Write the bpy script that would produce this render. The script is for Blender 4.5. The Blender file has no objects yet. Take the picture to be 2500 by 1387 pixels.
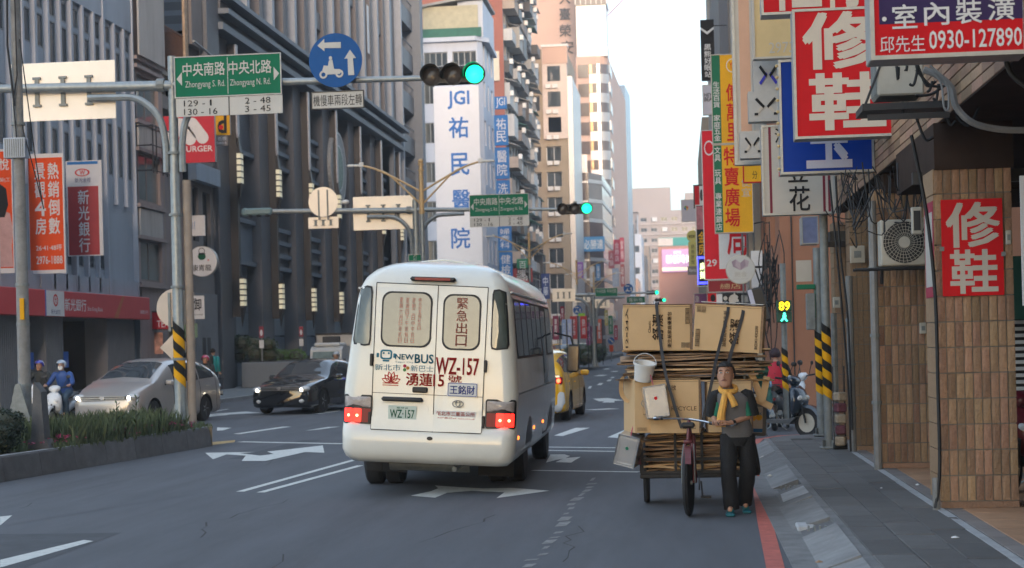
import bpy, math, random
from mathutils import Vector, Matrix
random.seed(7)
SC = bpy.context.scene
COL = SC.collection
R = math.radians
# ---------------------------------------------------------------- camera, sky, sun, exposure
F = 4000.; CX = 1250.; HV = 837.; H = 1.78
RHO = R(1.43); TH = math.atan(415/4000.)
cam_d = bpy.data.cameras.new('camera'); cam = bpy.data.objects.new('camera', cam_d); COL.objects.link(cam)
cam_d.sensor_width = 36.; cam_d.lens = F/2500*36.; cam_d.clip_end = 4000.; cam_d.clip_start = .1
cam_d.shift_y = (HV-693.5)/2500.
_f = Vector((-math.sin(TH), math.cos(TH), 0)); _r = Vector((math.cos(TH), math.sin(TH), 0)); _u = Vector((0, 0, 1))
_R = _r*math.cos(RHO)-_u*math.sin(RHO); _U = _r*math.sin(RHO)+_u*math.cos(RHO)
cam.matrix_world = Matrix(((_R.x, _U.x, -_f.x, 0), (_R.y, _U.y, -_f.y, 0), (_R.z, _U.z, -_f.z, H), (0, 0, 0, 1)))
cam_d.dof.use_dof = True; cam_d.dof.focus_distance = 18.5; cam_d.dof.aperture_fstop = 3.2
SC.camera = cam
SUN_EL = R(10); SUN_AZ = R(9)      # the sun stands low behind the camera, over the right-hand row of houses
world = bpy.data.worlds.new('World'); SC.world = world; world.use_nodes = True
wn = world.node_tree; wn.nodes.clear()
_o = wn.nodes.new('ShaderNodeOutputWorld'); _b = wn.nodes.new('ShaderNodeBackground')
_s = wn.nodes.new('ShaderNodeTexSky'); _s.sky_type = 'NISHITA'; _s.sun_disc = False
_s.sun_elevation = SUN_EL; _s.sun_rotation = math.pi-SUN_AZ; _s.dust_density = 1.2; _s.air_density = 1.0; _s.ozone_density = 1.0
_m = wn.nodes.new('ShaderNodeMix'); _m.data_type = 'RGBA'; _m.inputs[0].default_value = .30
_m.inputs[7].default_value = (5.2, 6.3, 7.8, 1)      # thin high cloud veil over the whole sky
wn.links.new(_s.outputs[0], _m.inputs[6]); wn.links.new(_m.outputs[2], _b.inputs[0]); wn.links.new(_b.outputs[0], _o.inputs[0])
_b.inputs[1].default_value = .10
sd = bpy.data.lights.new('sun', 'SUN'); sd.energy = .75; sd.angle = R(10); sd.color = (1, .72, .56)
sun = bpy.data.objects.new('sun', sd); COL.objects.link(sun)
_sv = Vector((math.sin(SUN_AZ)*math.cos(SUN_EL), -math.cos(SUN_AZ)*math.cos(SUN_EL), math.sin(SUN_EL)))
sun.rotation_euler = _sv.to_track_quat('Z', 'Y').to_euler()
SC.view_settings.view_transform = 'Standard'; SC.view_settings.look = 'None'
SC.view_settings.exposure = 2.12; SC.view_settings.gamma = 1; SC.view_settings.use_curve_mapping = False
SC.cycles.max_bounces = 6; SC.cycles.diffuse_bounces = 3; SC.cycles.glossy_bounces = 3; SC.cycles.transmission_bounces = 4
SC.cycles.volume_bounces = 0; SC.cycles.transparent_max_bounces = 8; SC.cycles.caustics_reflective = False; SC.cycles.caustics_refractive = False
SC.cycles.use_denoising = True

# ---------------------------------------------------------------- measuring helpers (photo pixel -> place at a known depth)
def ray(u, v):
    a = (u-CX)/F; b = (HV-v)/F
    r = a*math.cos(RHO)+b*math.sin(RHO); w = -a*math.sin(RHO)+b*math.cos(RHO)
    c, s = math.cos(TH), math.sin(TH)
    return (-s+r*c, c+r*s, w)
def P(u, v, Y):
    d = ray(u, v); k = Y/d[1]; return Vector((d[0]*k, Y, H+d[2]*k))
def G(u, v, z=0.):
    d = ray(u, v); k = (z-H)/d[2]; return Vector((d[0]*k, d[1]*k, z))
def PX(u, v, X):
    d = ray(u, v); k = X/d[0]; return Vector((X, d[1]*k, H+d[2]*k))
def RC(u0, v0, u1, v1, Y):
    um, vm = (u0+u1)/2, (v0+v1)/2
    return P(u0, vm, Y).x, P(u1, vm, Y).x, P(um, v1, Y).z, P(um, v0, Y).z

# ---------------------------------------------------------------- materials
MATS = {}
def mat(name, rgb, rough=.6, metal=0., var=.12, vs=3., bump=0., bs=40., rand=0., emit=0., spec=.5, coat=0., alpha=1., dirt=0., streak=False, huer=0.):
    if name in MATS: return MATS[name]
    m = bpy.data.materials.new(name); m.use_nodes = True; nt = m.node_tree; N = nt.nodes; L = nt.links
    b = N['Principled BSDF']; c4 = (*rgb, 1)
    b.inputs['Base Color'].default_value = c4; b.inputs['Roughness'].default_value = rough; b.inputs['Metallic'].default_value = metal
    b.inputs['Specular IOR Level'].default_value = spec
    if coat: b.inputs['Coat Weight'].default_value = coat; b.inputs['Coat Roughness'].default_value = .04
    geo = N.new('ShaderNodeNewGeometry'); src = geo.outputs['Position']
    if streak:
        vm = N.new('ShaderNodeVectorMath'); vm.operation = 'MULTIPLY'; vm.inputs[1].default_value = streak if isinstance(streak, tuple) else (1, 1, .12); L.new(src, vm.inputs[0]); src = vm.outputs[0]
    if var or rand or dirt or huer:
        hs = N.new('ShaderNodeHueSaturation'); hs.inputs['Color'].default_value = c4; val = None
        if var:
            nz = N.new('ShaderNodeTexNoise'); nz.inputs['Scale'].default_value = vs; nz.inputs['Detail'].default_value = 6.; nz.inputs['Roughness'].default_value = .65
            L.new(src, nz.inputs['Vector'])
            mr = N.new('ShaderNodeMapRange'); mr.inputs[1].default_value = .25; mr.inputs[2].default_value = .75
            mr.inputs[3].default_value = 1-var; mr.inputs[4].default_value = 1+var; L.new(nz.outputs[0], mr.inputs[0]); val = mr.outputs[0]
        if rand:
            oi = N.new('ShaderNodeObjectInfo'); m2 = N.new('ShaderNodeMapRange'); m2.inputs[3].default_value = 1-rand; m2.inputs[4].default_value = 1+rand
            L.new(oi.outputs['Random'], m2.inputs[0])
            if val is None: val = m2.outputs[0]
            else:
                mu = N.new('ShaderNodeMath'); mu.operation = 'MULTIPLY'; L.new(val, mu.inputs[0]); L.new(m2.outputs[0], mu.inputs[1]); val = mu.outputs[0]
            if huer:
                wn_ = N.new('ShaderNodeTexWhiteNoise'); wn_.noise_dimensions = '1D'; L.new(oi.outputs['Random'], wn_.inputs['W'])
                m3 = N.new('ShaderNodeMapRange'); m3.inputs[3].default_value = .5-huer; m3.inputs[4].default_value = .5+huer
                L.new(wn_.outputs['Value'], m3.inputs[0]); L.new(m3.outputs[0], hs.inputs['Hue'])
        if val is not None: L.new(val, hs.inputs['Value'])
        out = hs.outputs[0]
        if dirt:
            nd = N.new('ShaderNodeTexNoise'); nd.inputs['Scale'].default_value = 1.3; nd.inputs['Detail'].default_value = 8.; nd.inputs['Roughness'].default_value = .7
            L.new(src, nd.inputs['Vector']); cr = N.new('ShaderNodeMapRange'); cr.inputs[1].default_value = .52; cr.inputs[2].default_value = .72
            cr.inputs[3].default_value = 0; cr.inputs[4].default_value = dirt; L.new(nd.outputs[0], cr.inputs[0])
            mx = N.new('ShaderNodeMix'); mx.data_type = 'RGBA'; mx.inputs[7].default_value = (.045, .04, .035, 1)
            L.new(cr.outputs[0], mx.inputs[0]); L.new(out, mx.inputs[6]); out = mx.outputs[2]
        L.new(out, b.inputs['Base Color'])
    if bump:
        nb = N.new('ShaderNodeTexNoise'); nb.inputs['Scale'].default_value = bs; nb.inputs['Detail'].default_value = 4.; L.new(geo.outputs['Position'], nb.inputs['Vector'])
        bp = N.new('ShaderNodeBump'); bp.inputs['Strength'].default_value = bump; bp.inputs['Distance'].default_value = .02
        L.new(nb.outputs[0], bp.inputs['Height']); L.new(bp.outputs[0], b.inputs['Normal'])
    if emit:
        b.inputs['Emission Color'].default_value = c4; b.inputs['Emission Strength'].default_value = emit
    if alpha < 1: b.inputs['Alpha'].default_value = alpha
    MATS[name] = m; return m
def glassm(name='window_glass', rgb=(.05, .065, .075), rough=.06, rand=.35):
    return mat(name, rgb, rough, var=.3, vs=.9, rand=rand, spec=.9)
def paint(name, rgb, rough=.5, **k):
    return mat('paint_'+name, rgb, rough, var=k.pop('var', .09), vs=2.5, spec=k.pop('spec', .1), **k)
def lamp(name, rgb, e): return mat('light_'+name, rgb, .4, var=0, emit=e)

# ---------------------------------------------------------------- mesh building
class MB:
    def __init__(s, off=(0, 0, 0)): s.v = []; s.f = []; s.o = Vector(off)
    def add(s, vs, fs):
        n = len(s.v); ox, oy, oz = s.o
        s.v += [(p[0]-ox, p[1]-oy, p[2]-oz) for p in vs]; s.f += [tuple(i+n for i in f) for f in fs]; return s
    def box(s, x0, x1, y0, y1, z0, z1, b=0.):
        if x1 < x0: x0, x1 = x1, x0
        if y1 < y0: y0, y1 = y1, y0
        if z1 < z0: z0, z1 = z1, z0
        return s.obox(((x0+x1)/2, (y0+y1)/2, (z0+z1)/2), (x1-x0, y1-y0, z1-z0), None, b)
    def obox(s, c, sz, rot=None, b=0.):
        hx, hy, hz = sz[0]/2, sz[1]/2, sz[2]/2; c = Vector(c)
        T = (lambda p: c+rot@Vector(p)) if rot is not None else (lambda p: (c.x+p[0], c.y+p[1], c.z+p[2]))
        b = min(b, hx*.9, hy*.9, hz*.9)
        if b <= 0:
            vs = [T((i*hx, j*hy, k*hz)) for i in (-1, 1) for j in (-1, 1) for k in (-1, 1)]
            return s.add(vs, [(0, 1, 3, 2), (4, 6, 7, 5), (0, 4, 5, 1), (2, 3, 7, 6), (0, 2, 6, 4), (1, 5, 7, 3)])
        vs = []; ix = {}
        for i in (-1, 1):
            for j in (-1, 1):
                for k in (-1, 1):
                    for a in range(3):
                        p = [i*(hx-b), j*(hy-b), k*(hz-b)]; p[a] += (i, j, k)[a]*b; ix[(i, j, k, a)] = len(vs); vs.append(T(p))
        f = []
        for a in range(3):
            o1, o2 = [q for q in range(3) if q != a]
            for sg in (-1, 1):
                q = []
                for (m, n) in ((-1, -1), (1, -1), (1, 1), (-1, 1)):
                    t = [0, 0, 0]; t[a] = sg; t[o1] = m; t[o2] = n; q.append(ix[(*t, a)])
                if (sg > 0) == (a == 1): q.reverse()
                f.append(tuple(q))
            # edges parallel to axis a
            for m in (-1, 1):
                for n in (-1, 1):
                    t0 = [0, 0, 0]; t0[a] = -1; t0[o1] = m; t0[o2] = n; t1 = list(t0); t1[a] = 1
                    q = [ix[(*t0, o1)], ix[(*t1, o1)], ix[(*t1, o2)], ix[(*t0, o2)]]
                    if (m*n > 0) != (a == 1): q.reverse()
                    f.append(tuple(q))
        for i in (-1, 1):
            for j in (-1, 1):
                for k in (-1, 1):
                    q = [ix[(i, j, k, 0)], ix[(i, j, k, 1)], ix[(i, j, k, 2)]]
                    if i*j*k < 0: q.reverse()
                    f.append(tuple(q))
        return s.add(vs, f)
    def quad(s, a, b, c, d): return s.add([a, b, c, d], [(0, 1, 2, 3)])
    def tube(s, pts, r, n=8, caps=True):
        pts = [Vector(p) for p in pts]; rs = r if isinstance(r, (list, tuple)) else [r]*len(pts)
        vs = []; fs = []; up = None
        for i, p in enumerate(pts):
            t = (pts[min(i+1, len(pts)-1)]-pts[max(i-1, 0)]).normalized()
            if up is None:
                up = Vector((0, 0, 1)) if abs(t.z) < .9 else Vector((1, 0, 0))
            x = t.cross(up)
            if x.length < 1e-5: up = Vector((0, 1, 0)); x = t.cross(up)
            x.normalize(); y = x.cross(t).normalized(); up = y
            for k in range(n):
                a = 2*math.pi*k/n; vs.append(p+(x*math.cos(a)+y*math.sin(a))*rs[i])
        for i in range(len(pts)-1):
            for k in range(n):
                k2 = (k+1) % n; fs.append((i*n+k, i*n+k2, (i+1)*n+k2, (i+1)*n+k))
        if caps: fs.append(tuple(range(n-1, -1, -1))); fs.append(tuple((len(pts)-1)*n+k for k in range(n)))
        return s.add(vs, fs)
    def lathe(s, prof, c=(0, 0, 0), axis='z', n=20, rot=None):
        vs = []; fs = []; c = Vector(c)
        for (r, h) in prof:
            for k in range(n):
                a = 2*math.pi*k/n; x, y = r*math.cos(a), r*math.sin(a)
                p = Vector({'z': (x, y, h), 'x': (h, x, y), 'y': (y, h, x)}[axis])
                if rot is not None: p = rot@p
                vs.append(c+p)
        for i in range(len(prof)-1):
            for k in range(n):
                k2 = (k+1) % n; fs.append((i*n+k, i*n+k2, (i+1)*n+k2, (i+1)*n+k))
        if prof[0][0] > 1e-6: fs.append(tuple(range(n-1, -1, -1)))
        if prof[-1][0] > 1e-6: fs.append(tuple((len(prof)-1)*n+k for k in range(n)))
        return s.add(vs, fs)
    def sph(s, c, r, n=12, m=8, sc=(1, 1, 1), rot=None):
        prof = [(math.sin(math.pi*i/m), -math.cos(math.pi*i/m)) for i in range(m+1)]
        vs = []; fs = []; c = Vector(c)
        for (a, h) in prof:
            for k in range(n):
                t = 2*math.pi*k/n; p = Vector((a*math.cos(t)*sc[0], a*math.sin(t)*sc[1], h*sc[2]))*r
                if rot is not None: p = rot@p
                vs.append(c+p)
        for i in range(m):
            for k in range(n):
                k2 = (k+1) % n; fs.append((i*n+k, i*n+k2, (i+1)*n+k2, (i+1)*n+k))
        return s.add(vs, fs)
    def prism(s, poly, d0, d1, plane='xz'):
        """outline in local (x,z) extruded along y from d0 to d1 (plane 'xz'); 'xy' extrudes along z; 'yz' along x"""
        n = len(poly)
        m = {'xz': lambda a, b, d: (a, d, b), 'xy': lambda a, b, d: (a, b, d), 'yz': lambda a, b, d: (d, a, b)}[plane]
        vs = [m(a, b, d0) for a, b in poly]+[m(a, b, d1) for a, b in poly]
        fs = [tuple(range(n)), tuple(range(2*n-1, n-1, -1))]
        fs += [(i, i+n, (i+1) % n+n, (i+1) % n) for i in range(n)]
        return s.add(vs, fs)
def rrect(x0, x1, z0, z1, r, k=5):
    r = min(r, (x1-x0)/2*.98, (z1-z0)/2*.98); o = []
    for (cx, cz, a0) in ((x1-r, z1-r, 0), (x0+r, z1-r, 90), (x0+r, z0+r, 180), (x1-r, z0+r, 270)):
        for i in range(k+1):
            a = R(a0+90*i/k); o.append((cx+r*math.cos(a), cz+r*math.sin(a)))
    return o
def ell(cx, cz, rx, rz=None, n=28):
    rz = rx if rz is None else rz
    return [(cx+rx*math.cos(2*math.pi*i/n), cz+rz*math.sin(2*math.pi*i/n)) for i in range(n)]
def mesh_of(mb, m=None, smooth=False, fixn=True):
    me = bpy.data.meshes.new('mesh'); me.from_pydata([tuple(p) for p in mb.v], [], mb.f); me.update()
    if fixn:
        import bmesh
        bm = bmesh.new(); bm.from_mesh(me); bmesh.ops.recalc_face_normals(bm, faces=bm.faces[:]); bm.to_mesh(me); bm.free()
    if m is not None: me.materials.append(m)
    if smooth:
        for p in me.polygons: p.use_smooth = True
        try: me.set_sharp_from_angle(angle=R(38 if smooth is True else smooth))
        except Exception: pass
    return me
def link(name, me, parent=None, loc=(0, 0, 0), rot=None):
    o = bpy.data.objects.new(name, me); COL.objects.link(o)
    if parent is not None: o.parent = parent
    o.location = loc
    if rot is not None: o.rotation_euler = rot
    return o
def part(mb, name, m, parent=None, smooth=False, loc=(0, 0, 0), rot=None, fixn=True):
    return link(name, mesh_of(mb, m, smooth, fixn), parent, loc, rot)
def tag(o, label=None, cat=None, group=None, kind=None):
    if label: o['label'] = label
    if cat: o['category'] = cat
    if group: o['group'] = group
    if kind: o['kind'] = kind
    return o
def thing(name, label, cat, loc=(0, 0, 0), rz=0., group=None):
    o = bpy.data.objects.new(name, None); COL.objects.link(o); o.location = loc; o.rotation_euler = (0, 0, rz)
    o.empty_display_size = .2
    return tag(o, label, cat, group)
def struct(mb, name, m, parent=None, **k):
    o = part(mb, name, m, parent, **k)
    if parent is None: o['kind'] = 'structure'
    return o
def copy_tree(o, parent=None):
    c = o.copy(); COL.objects.link(c)
    if parent is not None: c.parent = parent
    for ch in list(o.children): copy_tree(ch, c)
    return c

# ---------------------------------------------------------------- lettering
TS = bpy.data.scenes.new('work')
def evalmesh(o, *others):
    for q in (o, *others): TS.collection.objects.link(q)
    vl = TS.view_layers[0]; vl.update(); me = bpy.data.meshes.new_from_object(o.evaluated_get(vl.depsgraph))
    for q in (o, *others): bpy.data.objects.remove(q)
    return me
_TX = {}
def text_geo(s, bold=0., latin_w=1.):
    key = s
    if key not in _TX:
        c = bpy.data.curves.new('t', 'FONT'); c.body = s;  c.resolution_u = 2
        me = evalmesh(bpy.data.objects.new('t', c))
        vs = [(v.co.x, v.co.y) for v in me.vertices]; fs = [tuple(p.vertices) for p in me.polygons]
        bpy.data.meshes.remove(me)
        _TX[key] = (vs, fs)
    return _TX[key]
def text_into(mb, s, x0, x1, z0, z1, y=0., bold=.01, vertical=False, aspect=None, sheet=None):
    """flat lettering filling the box x0..x1, z0..z1 in the local xz plane, facing -y"""
    if vertical:
        n = len(s); h = (z1-z0)/n
        for i, ch in enumerate(s):
            if ch == ' ': continue
            pad = h*.06; text_into(mb, ch, x0, x1, z1-(i+1)*h+pad, z1-i*h-pad, y, bold)
        return mb
    vs, fs = text_geo(s, bold)
    if not vs: return mb
    xa = min(p[0] for p in vs); xb = max(p[0] for p in vs); za = min(p[1] for p in vs); zb = max(p[1] for p in vs)
    sx = (x1-x0)/max(xb-xa, 1e-6); sz = (z1-z0)/max(zb-za, 1e-6); d = bold*.32
    for k, (a, b) in enumerate(((0, 0), (d, d), (-d, d), (d, -d), (-d, -d)) if bold >= .03 else ((0, 0),)):
        mb.add([(x0+(p[0]-xa+a)*sx, y-.0004*k, z0+(p[1]-za+b)*sz) for p in vs], fs)
    return mb
def lettering(s, x0, x1, z0, z1, y, m, parent, bold=.01, vertical=False, name='lettering'):
    mb = MB(); text_into(mb, s, x0, x1, z0, z1, y, bold, vertical); return part(mb, name, m, parent, fixn=False)

# ---------------------------------------------------------------- surface patches
def patch(mb, outline, fn, off=.004, thick=0., rings=4):
    """outline in (a,b) parameters, laid onto the surface fn(a,b,off)"""
    cx = sum(p[0] for p in outline)/len(outline); cz = sum(p[1] for p in outline)/len(outline); n = len(outline)
    vs = [fn(cx, cz, off)]
    for r in range(1, rings+1):
        t = r/rings; vs += [fn(cx+(a-cx)*t, cz+(b-cz)*t, off) for a, b in outline]
    fs = [(0, 1+i, 1+(i+1) % n) for i in range(n)]
    for r in range(1, rings):
        b0 = 1+(r-1)*n; b1 = 1+r*n; fs += [(b0+i, b1+i, b1+(i+1) % n, b0+(i+1) % n) for i in range(n)]
    if thick:
        b0 = 1+(rings-1)*n; k = len(vs); vs += [fn(a, b, off-thick) for a, b in outline]
        fs += [(b0+i, k+i, k+(i+1) % n, b0+(i+1) % n) for i in range(n)]
    return mb.add(vs, fs)
def ringpatch(mb, outline, fn, off, thick, w):
    cx = sum(p[0] for p in outline)/len(outline); cz = sum(p[1] for p in outline)/len(outline); n = len(outline)
    rx = max(abs(p[0]-cx) for p in outline); rz = max(abs(p[1]-cz) for p in outline)
    inn = [(cx+(a-cx)*(1-w/rx), cz+(b-cz)*(1-w/rz)) for a, b in outline]
    vs = [fn(a, b, off-thick) for a, b in outline]+[fn(a, b, off) for a, b in outline]+[fn(a, b, off) for a, b in inn]+[fn(a, b, off-thick) for a, b in inn]
    fs = []
    for k in range(3):
        fs += [(k*n+i, (k+1)*n+i, (k+1)*n+(i+1) % n, k*n+(i+1) % n) for i in range(n)]
    return mb.add(vs, fs)
def cr(p, t):
    """Catmull-Rom through a list of tuples, t in 0..len-1"""
    n = len(p); i = min(int(t), n-2); f = t-i
    a, b, c, d = p[max(i-1, 0)], p[i], p[i+1], p[min(i+2, n-1)]
    return tuple(.5*((2*q)+(-o+r)*f+(2*o-5*q+4*r-s)*f*f+(-o+3*q-3*r+s)*f**3) for o, q, r, s in zip(a, b, c, d))

# ---------------------------------------------------------------- common materials
ASPH = None
m_galv = mat('galvanised_steel', (.30, .33, .34), .45, .5, var=.18, vs=9, dirt=.25)
m_galvd = mat('weathered_pole_paint', (.22, .24, .24), .6, .2, var=.25, vs=8, dirt=.5)
m_dark = mat('dark_metal', (.035, .037, .04), .5, .3, var=.2)
m_black = mat('black_plastic', (.014, .014, .015), .45, var=.1)
m_rub = mat('tyre_rubber', (.018, .018, .019), .8, var=.15, bump=.2, bs=80)
m_cable = mat('black_cable', (.012, .012, .013), .6, var=.1)
m_white = paint('white', (.72, .72, .70), .45)
m_chrome = mat('chrome', (.7, .7, .7), .12, 1., var=.05)
m_glass = glassm()
m_carglass = mat('car_glass', (.025, .03, .035), .04, var=.15, spec=1.)
HAZE = True
# ================================================================ GROUND
m_asph = mat('asphalt', (.098, .104, .117), .82, var=.2, vs=2.2, bump=.35, bs=110, dirt=.38, streak=(1, .13, 1))
m_mark = mat('road_paint', (.60, .61, .58), .65, var=.22, vs=14)
m_redl = mat('red_kerb_paint', (.50, .13, .10), .7, var=.28, vs=9)
m_yell = mat('worn_yellow_paint', (.45, .30, .12), .7, var=.3, vs=9)
m_slab = mat('pavement_slab', (.112, .11, .108), .75, var=.22, vs=2.2, rand=.16, bump=.3, bs=70, dirt=.35)
m_joint = mat('pavement_joint', (.04, .04, .04), .9, var=.2)
m_conc = mat('worn_concrete', (.20, .20, .20), .8, var=.3, vs=3.2, rand=.2, bump=.35, bs=30, dirt=.4)
m_concl = mat('new_concrete_patch', (.42, .43, .44), .75, var=.3, vs=5, bump=.3, bs=30)
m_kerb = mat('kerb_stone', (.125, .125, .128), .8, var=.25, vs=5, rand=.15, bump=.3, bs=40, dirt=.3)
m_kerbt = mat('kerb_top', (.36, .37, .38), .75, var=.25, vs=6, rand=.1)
road = struct(MB().box(-600, 600, -60, 3200, -1, 0), 'road', m_asph)
for o_ in (road,): tag(o_, 'wide grey asphalt road')
def mark(pts, name='lane_line', m=m_mark, z=.004):
    mb = MB(); n = len(pts); mb.add([(p[0], p[1], z) for p in pts], [tuple(range(n))]); part(mb, name, m, road, fixn=False)
def markpx(px, name='lane_line', m=m_mark): mark([G(*q) for q in px], name, m)
def stripe(a, b, w, name='lane_line', m=m_mark):
    a, b = Vector(a[:2]), Vector(b[:2]); d = (b-a).normalized(); n = Vector((-d.y, d.x))*w/2
    mark([a+n, a-n, b-n, b+n], name, m)
def sp(q0, q1, w, **k): stripe(G(*q0), G(*q1), w, **k)
sp((586, 1201), (870, 1122), .11); sp((636, 1203), (880, 1137), .11)
markpx([(0, 1368), (205, 1319), (228, 1322), (0, 1387)])
markpx([(0, 1262), (30, 1259), (0, 1284)], 'lane_line')
sp((586, 1079), (840, 1084), .2, name='stop_line'); sp((1330, 1092), (1515, 1094), .16, name='stop_line'); sp((1330, 1100), (1515, 1103), .16, name='stop_line')
sp((1300, 1149), (1560, 1153), .13, name='stop_line')
markpx([(0, 1164), (240, 1123), (480, 1083), (575, 1075), (572, 1080), (480, 1092), (240, 1133), (0, 1175)], 'edge_line', m_yell)
# two-headed turn arrow on the left lane and the one under the bus
markpx([(501, 1106), (520, 1122), (553, 1110), (600, 1113), (590, 1126), (648, 1126), (706, 1113), (745, 1104), (792, 1106), (788, 1088), (700, 1098), (652, 1103), (668, 1109), (635, 1113), (585, 1107), (622, 1104)], 'turn_arrow')
markpx([(1003, 1211), (1062, 1216), (1092, 1204), (1150, 1199), (1231, 1203), (1212, 1217), (1342, 1199), (1250, 1192), (1180, 1193), (1120, 1190), (1062, 1186), (1070, 1193), (1052, 1200)], 'turn_arrow')
markpx([(1333, 1130), (1344, 1110), (1378, 1110), (1392, 1114), (1378, 1120), (1356, 1124)], 'number_marking')
markpx([(1356, 1129), (1378, 1119), (1418, 1116), (1404, 1124), (1395, 1130)], 'number_marking')
# crossing bars
for q in ([(568, 1060), (588, 1060), (712, 1042), (690, 1042)], [(530, 1052), (530, 1044), (565, 1045), (545, 1051)], [(745, 1052), (780, 1049), (830, 1042), (800, 1043)],
          [(1352, 1064), (1374, 1065), (1440, 1045), (1405, 1045)], [(1483, 1068), (1510, 1070), (1560, 1050), (1530, 1048)],
          [(505, 1012), (530, 1014), (640, 1008), (600, 1005)], [(420, 1024), (470, 1022), (560, 1013), (520, 1012)], [(760, 1008), (830, 1000), (830, 1004), (780, 1011)]):
    markpx(q, 'crossing_bar')
markpx([(1448, 974), (1462, 980), (1475, 980), (1470, 983), (1500, 983), (1500, 979), (1525, 978), (1483, 972)], 'turn_arrow')
sp((1440, 1001), (1500, 998), .5, name='crossing_bar')
for (u, v, w, h) in ((1440, 946, 9, 6), (1465, 938, 14, 5), (1487, 929, 12, 4), (1466, 917, 30, 3), (1500, 907, 18, 2), (1480, 901, 16, 2), (1495, 922, 10, 3)):
    markpx([(u-w*.6, v+h*.5), (u+w*.2, v+h*.5), (u+w*.6, v-h*.5), (u-w*.1, v-h*.5)])
for k in range(14):
    y = 150+k*18; stripe((-2.6, y), (-2.6, y+6), .15)
for k in range(20):
    y = 44+k*12; stripe((-13.6, y), (-13.6, y+4), .12)
# red no-parking line, bending round the corner into the side street
rl = [((-.01+.6), 9.), (.60, 12.7), (.68, 16.), (.80, 20.), (.93, 24.5), (1.05, 27.2), (1.22, 28.7), (1.65, 29.6), (2.4, 29.95), (4.5, 30.1), (9, 30.2)]
mb = MB(); L_ = []; Rr = []
for i, p in enumerate(rl):
    a = Vector(rl[max(i-1, 0)]); b = Vector(rl[min(i+1, len(rl)-1)]); d = (b-a).normalized(); n = Vector((d.y, -d.x)); p = Vector(p)
    L_.append((p.x-n.x*.0, p.y-n.y*.0, .004)); Rr.append((p.x+n.x*.14, p.y+n.y*.14, .004))
mb.add(L_+Rr, [(i, i+len(rl), i+1+len(rl), i+1) for i in range(len(rl)-1)]); part(mb, 'red_line', m_redl, road, fixn=False)
for (xa, ya, w, l, k) in ((-6.9, 12.5, 1.4, 3.2, 0), (-7.4, 26, .5, 5, 0), (-.6, 24, .5, 6, 1), (-4.6, 33, 1.6, 2.2, 0)): mark([(xa, ya), (xa+w, ya+.1), (xa+w-.05, ya+l), (xa+.04, ya+l)], 'asphalt_patch', mat('asphalt_patch_%d' % k, ((.07, .074, .083), (.125, .13, .14))[k], .85, var=.25, vs=3, bump=.3, bs=110), .002+.0005*k)
for (x, y) in ((-7.2, 38.),): mark([(x+.33*math.cos(i*.3142), y+.33*math.sin(i*.3142)) for i in range(20)], 'manhole_cover', m_dark, .0034)
rk = random.Random(12)
for (x, y, n_) in ((-3.2, 10.6, 9), (-7.6, 14.5, 12), (-1.0, 13.2, 8), (-4.6, 15.2, 10), (-6.6, 24, 9), (-2.4, 14.6, 6)):
    for _ in range(n_):
        x2, y2 = x+rk.uniform(-.13, .16), y+rk.uniform(.2, .5); w = rk.uniform(.004, .011); mark([(x-w, y), (x+w, y), (x2+w, y2), (x2-w, y2)], 'crack', m_joint if 'pavement_joint' in MATS else m_asph, .0012); x, y = x2, y2
# white worn filler along the pavement crack in the carriageway
m_fill = mat('crack_filler', (.22, .22, .215), .8, var=.5, vs=10)
cp = [(1290, 1387), (1325, 1345), (1355, 1305), (1385, 1260), (1400, 1225), (1432, 1195), (1452, 1165)]
rr = random.Random(3)
for i in range(len(cp)-1):
    a = G(*cp[i]); b = G(*cp[i+1])
    for k in range(3):
        t0 = k/3+rr.uniform(0, .08); t1 = t0+rr.uniform(.12, .3); p = a.lerp(b, t0); q = a.lerp(b, min(t1, 1)); o = rr.uniform(-.03, .03)
        w = rr.uniform(.02, .07); mark([(p.x-w+o, p.y), (p.x+w*.6+o, p.y+.05), (q.x+w+o, q.y), (q.x-w*.7+o, q.y-.04)], 'filler_patch', m_fill, .003)
mark([(G(90, 1025+260).x-9, 10), (-9, 10.4), (-6, 20), (-6.1, 20)], 'filler_patch', m_asph, .002)

# ---- right-hand pavement
pave = struct(MB().box(1.385, 2.40, 2, 26.9, .0, .10), 'pavement', m_joint)
tag(pave, 'grey slab pavement along the shophouse columns')
mb0 = MB().box(-.16, .16, -.44, .44, -.03, .018, .006); slabm = mesh_of(mb0, m_slab)
for i, cx in enumerate((1.545, 1.872, 2.2)):
    w = .316 if i < 2 else .37
    me = slabm
    y = 9.4+i*.31
    while y < 26.6:
        o = link('paving_slab', me, pave, (cx+(.02 if i == 2 else 0), y, .103+rr.uniform(-.003, .003)), (rr.uniform(-.006, .006), rr.uniform(-.008, .008), rr.uniform(-.006, .006)))
        if i == 2: o.scale = (1.14, 1, 1)
        y += .9
# rounded corner of the pavement towards the side street
mb = MB(); poly = [(1.385, 26.9), (2.4, 26.9), (12, 26.9), (12, 28.2), (2.4, 28.1), (1.75, 27.85), (1.45, 27.4)]
mb.prism(poly, 0, .11, 'xy'); struct(mb, 'pavement_corner', m_slab)
struct(MB().box(1.30, 1.383, 2, 27.1, 0, .112), 'kerb_edge', m_conc)
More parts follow.
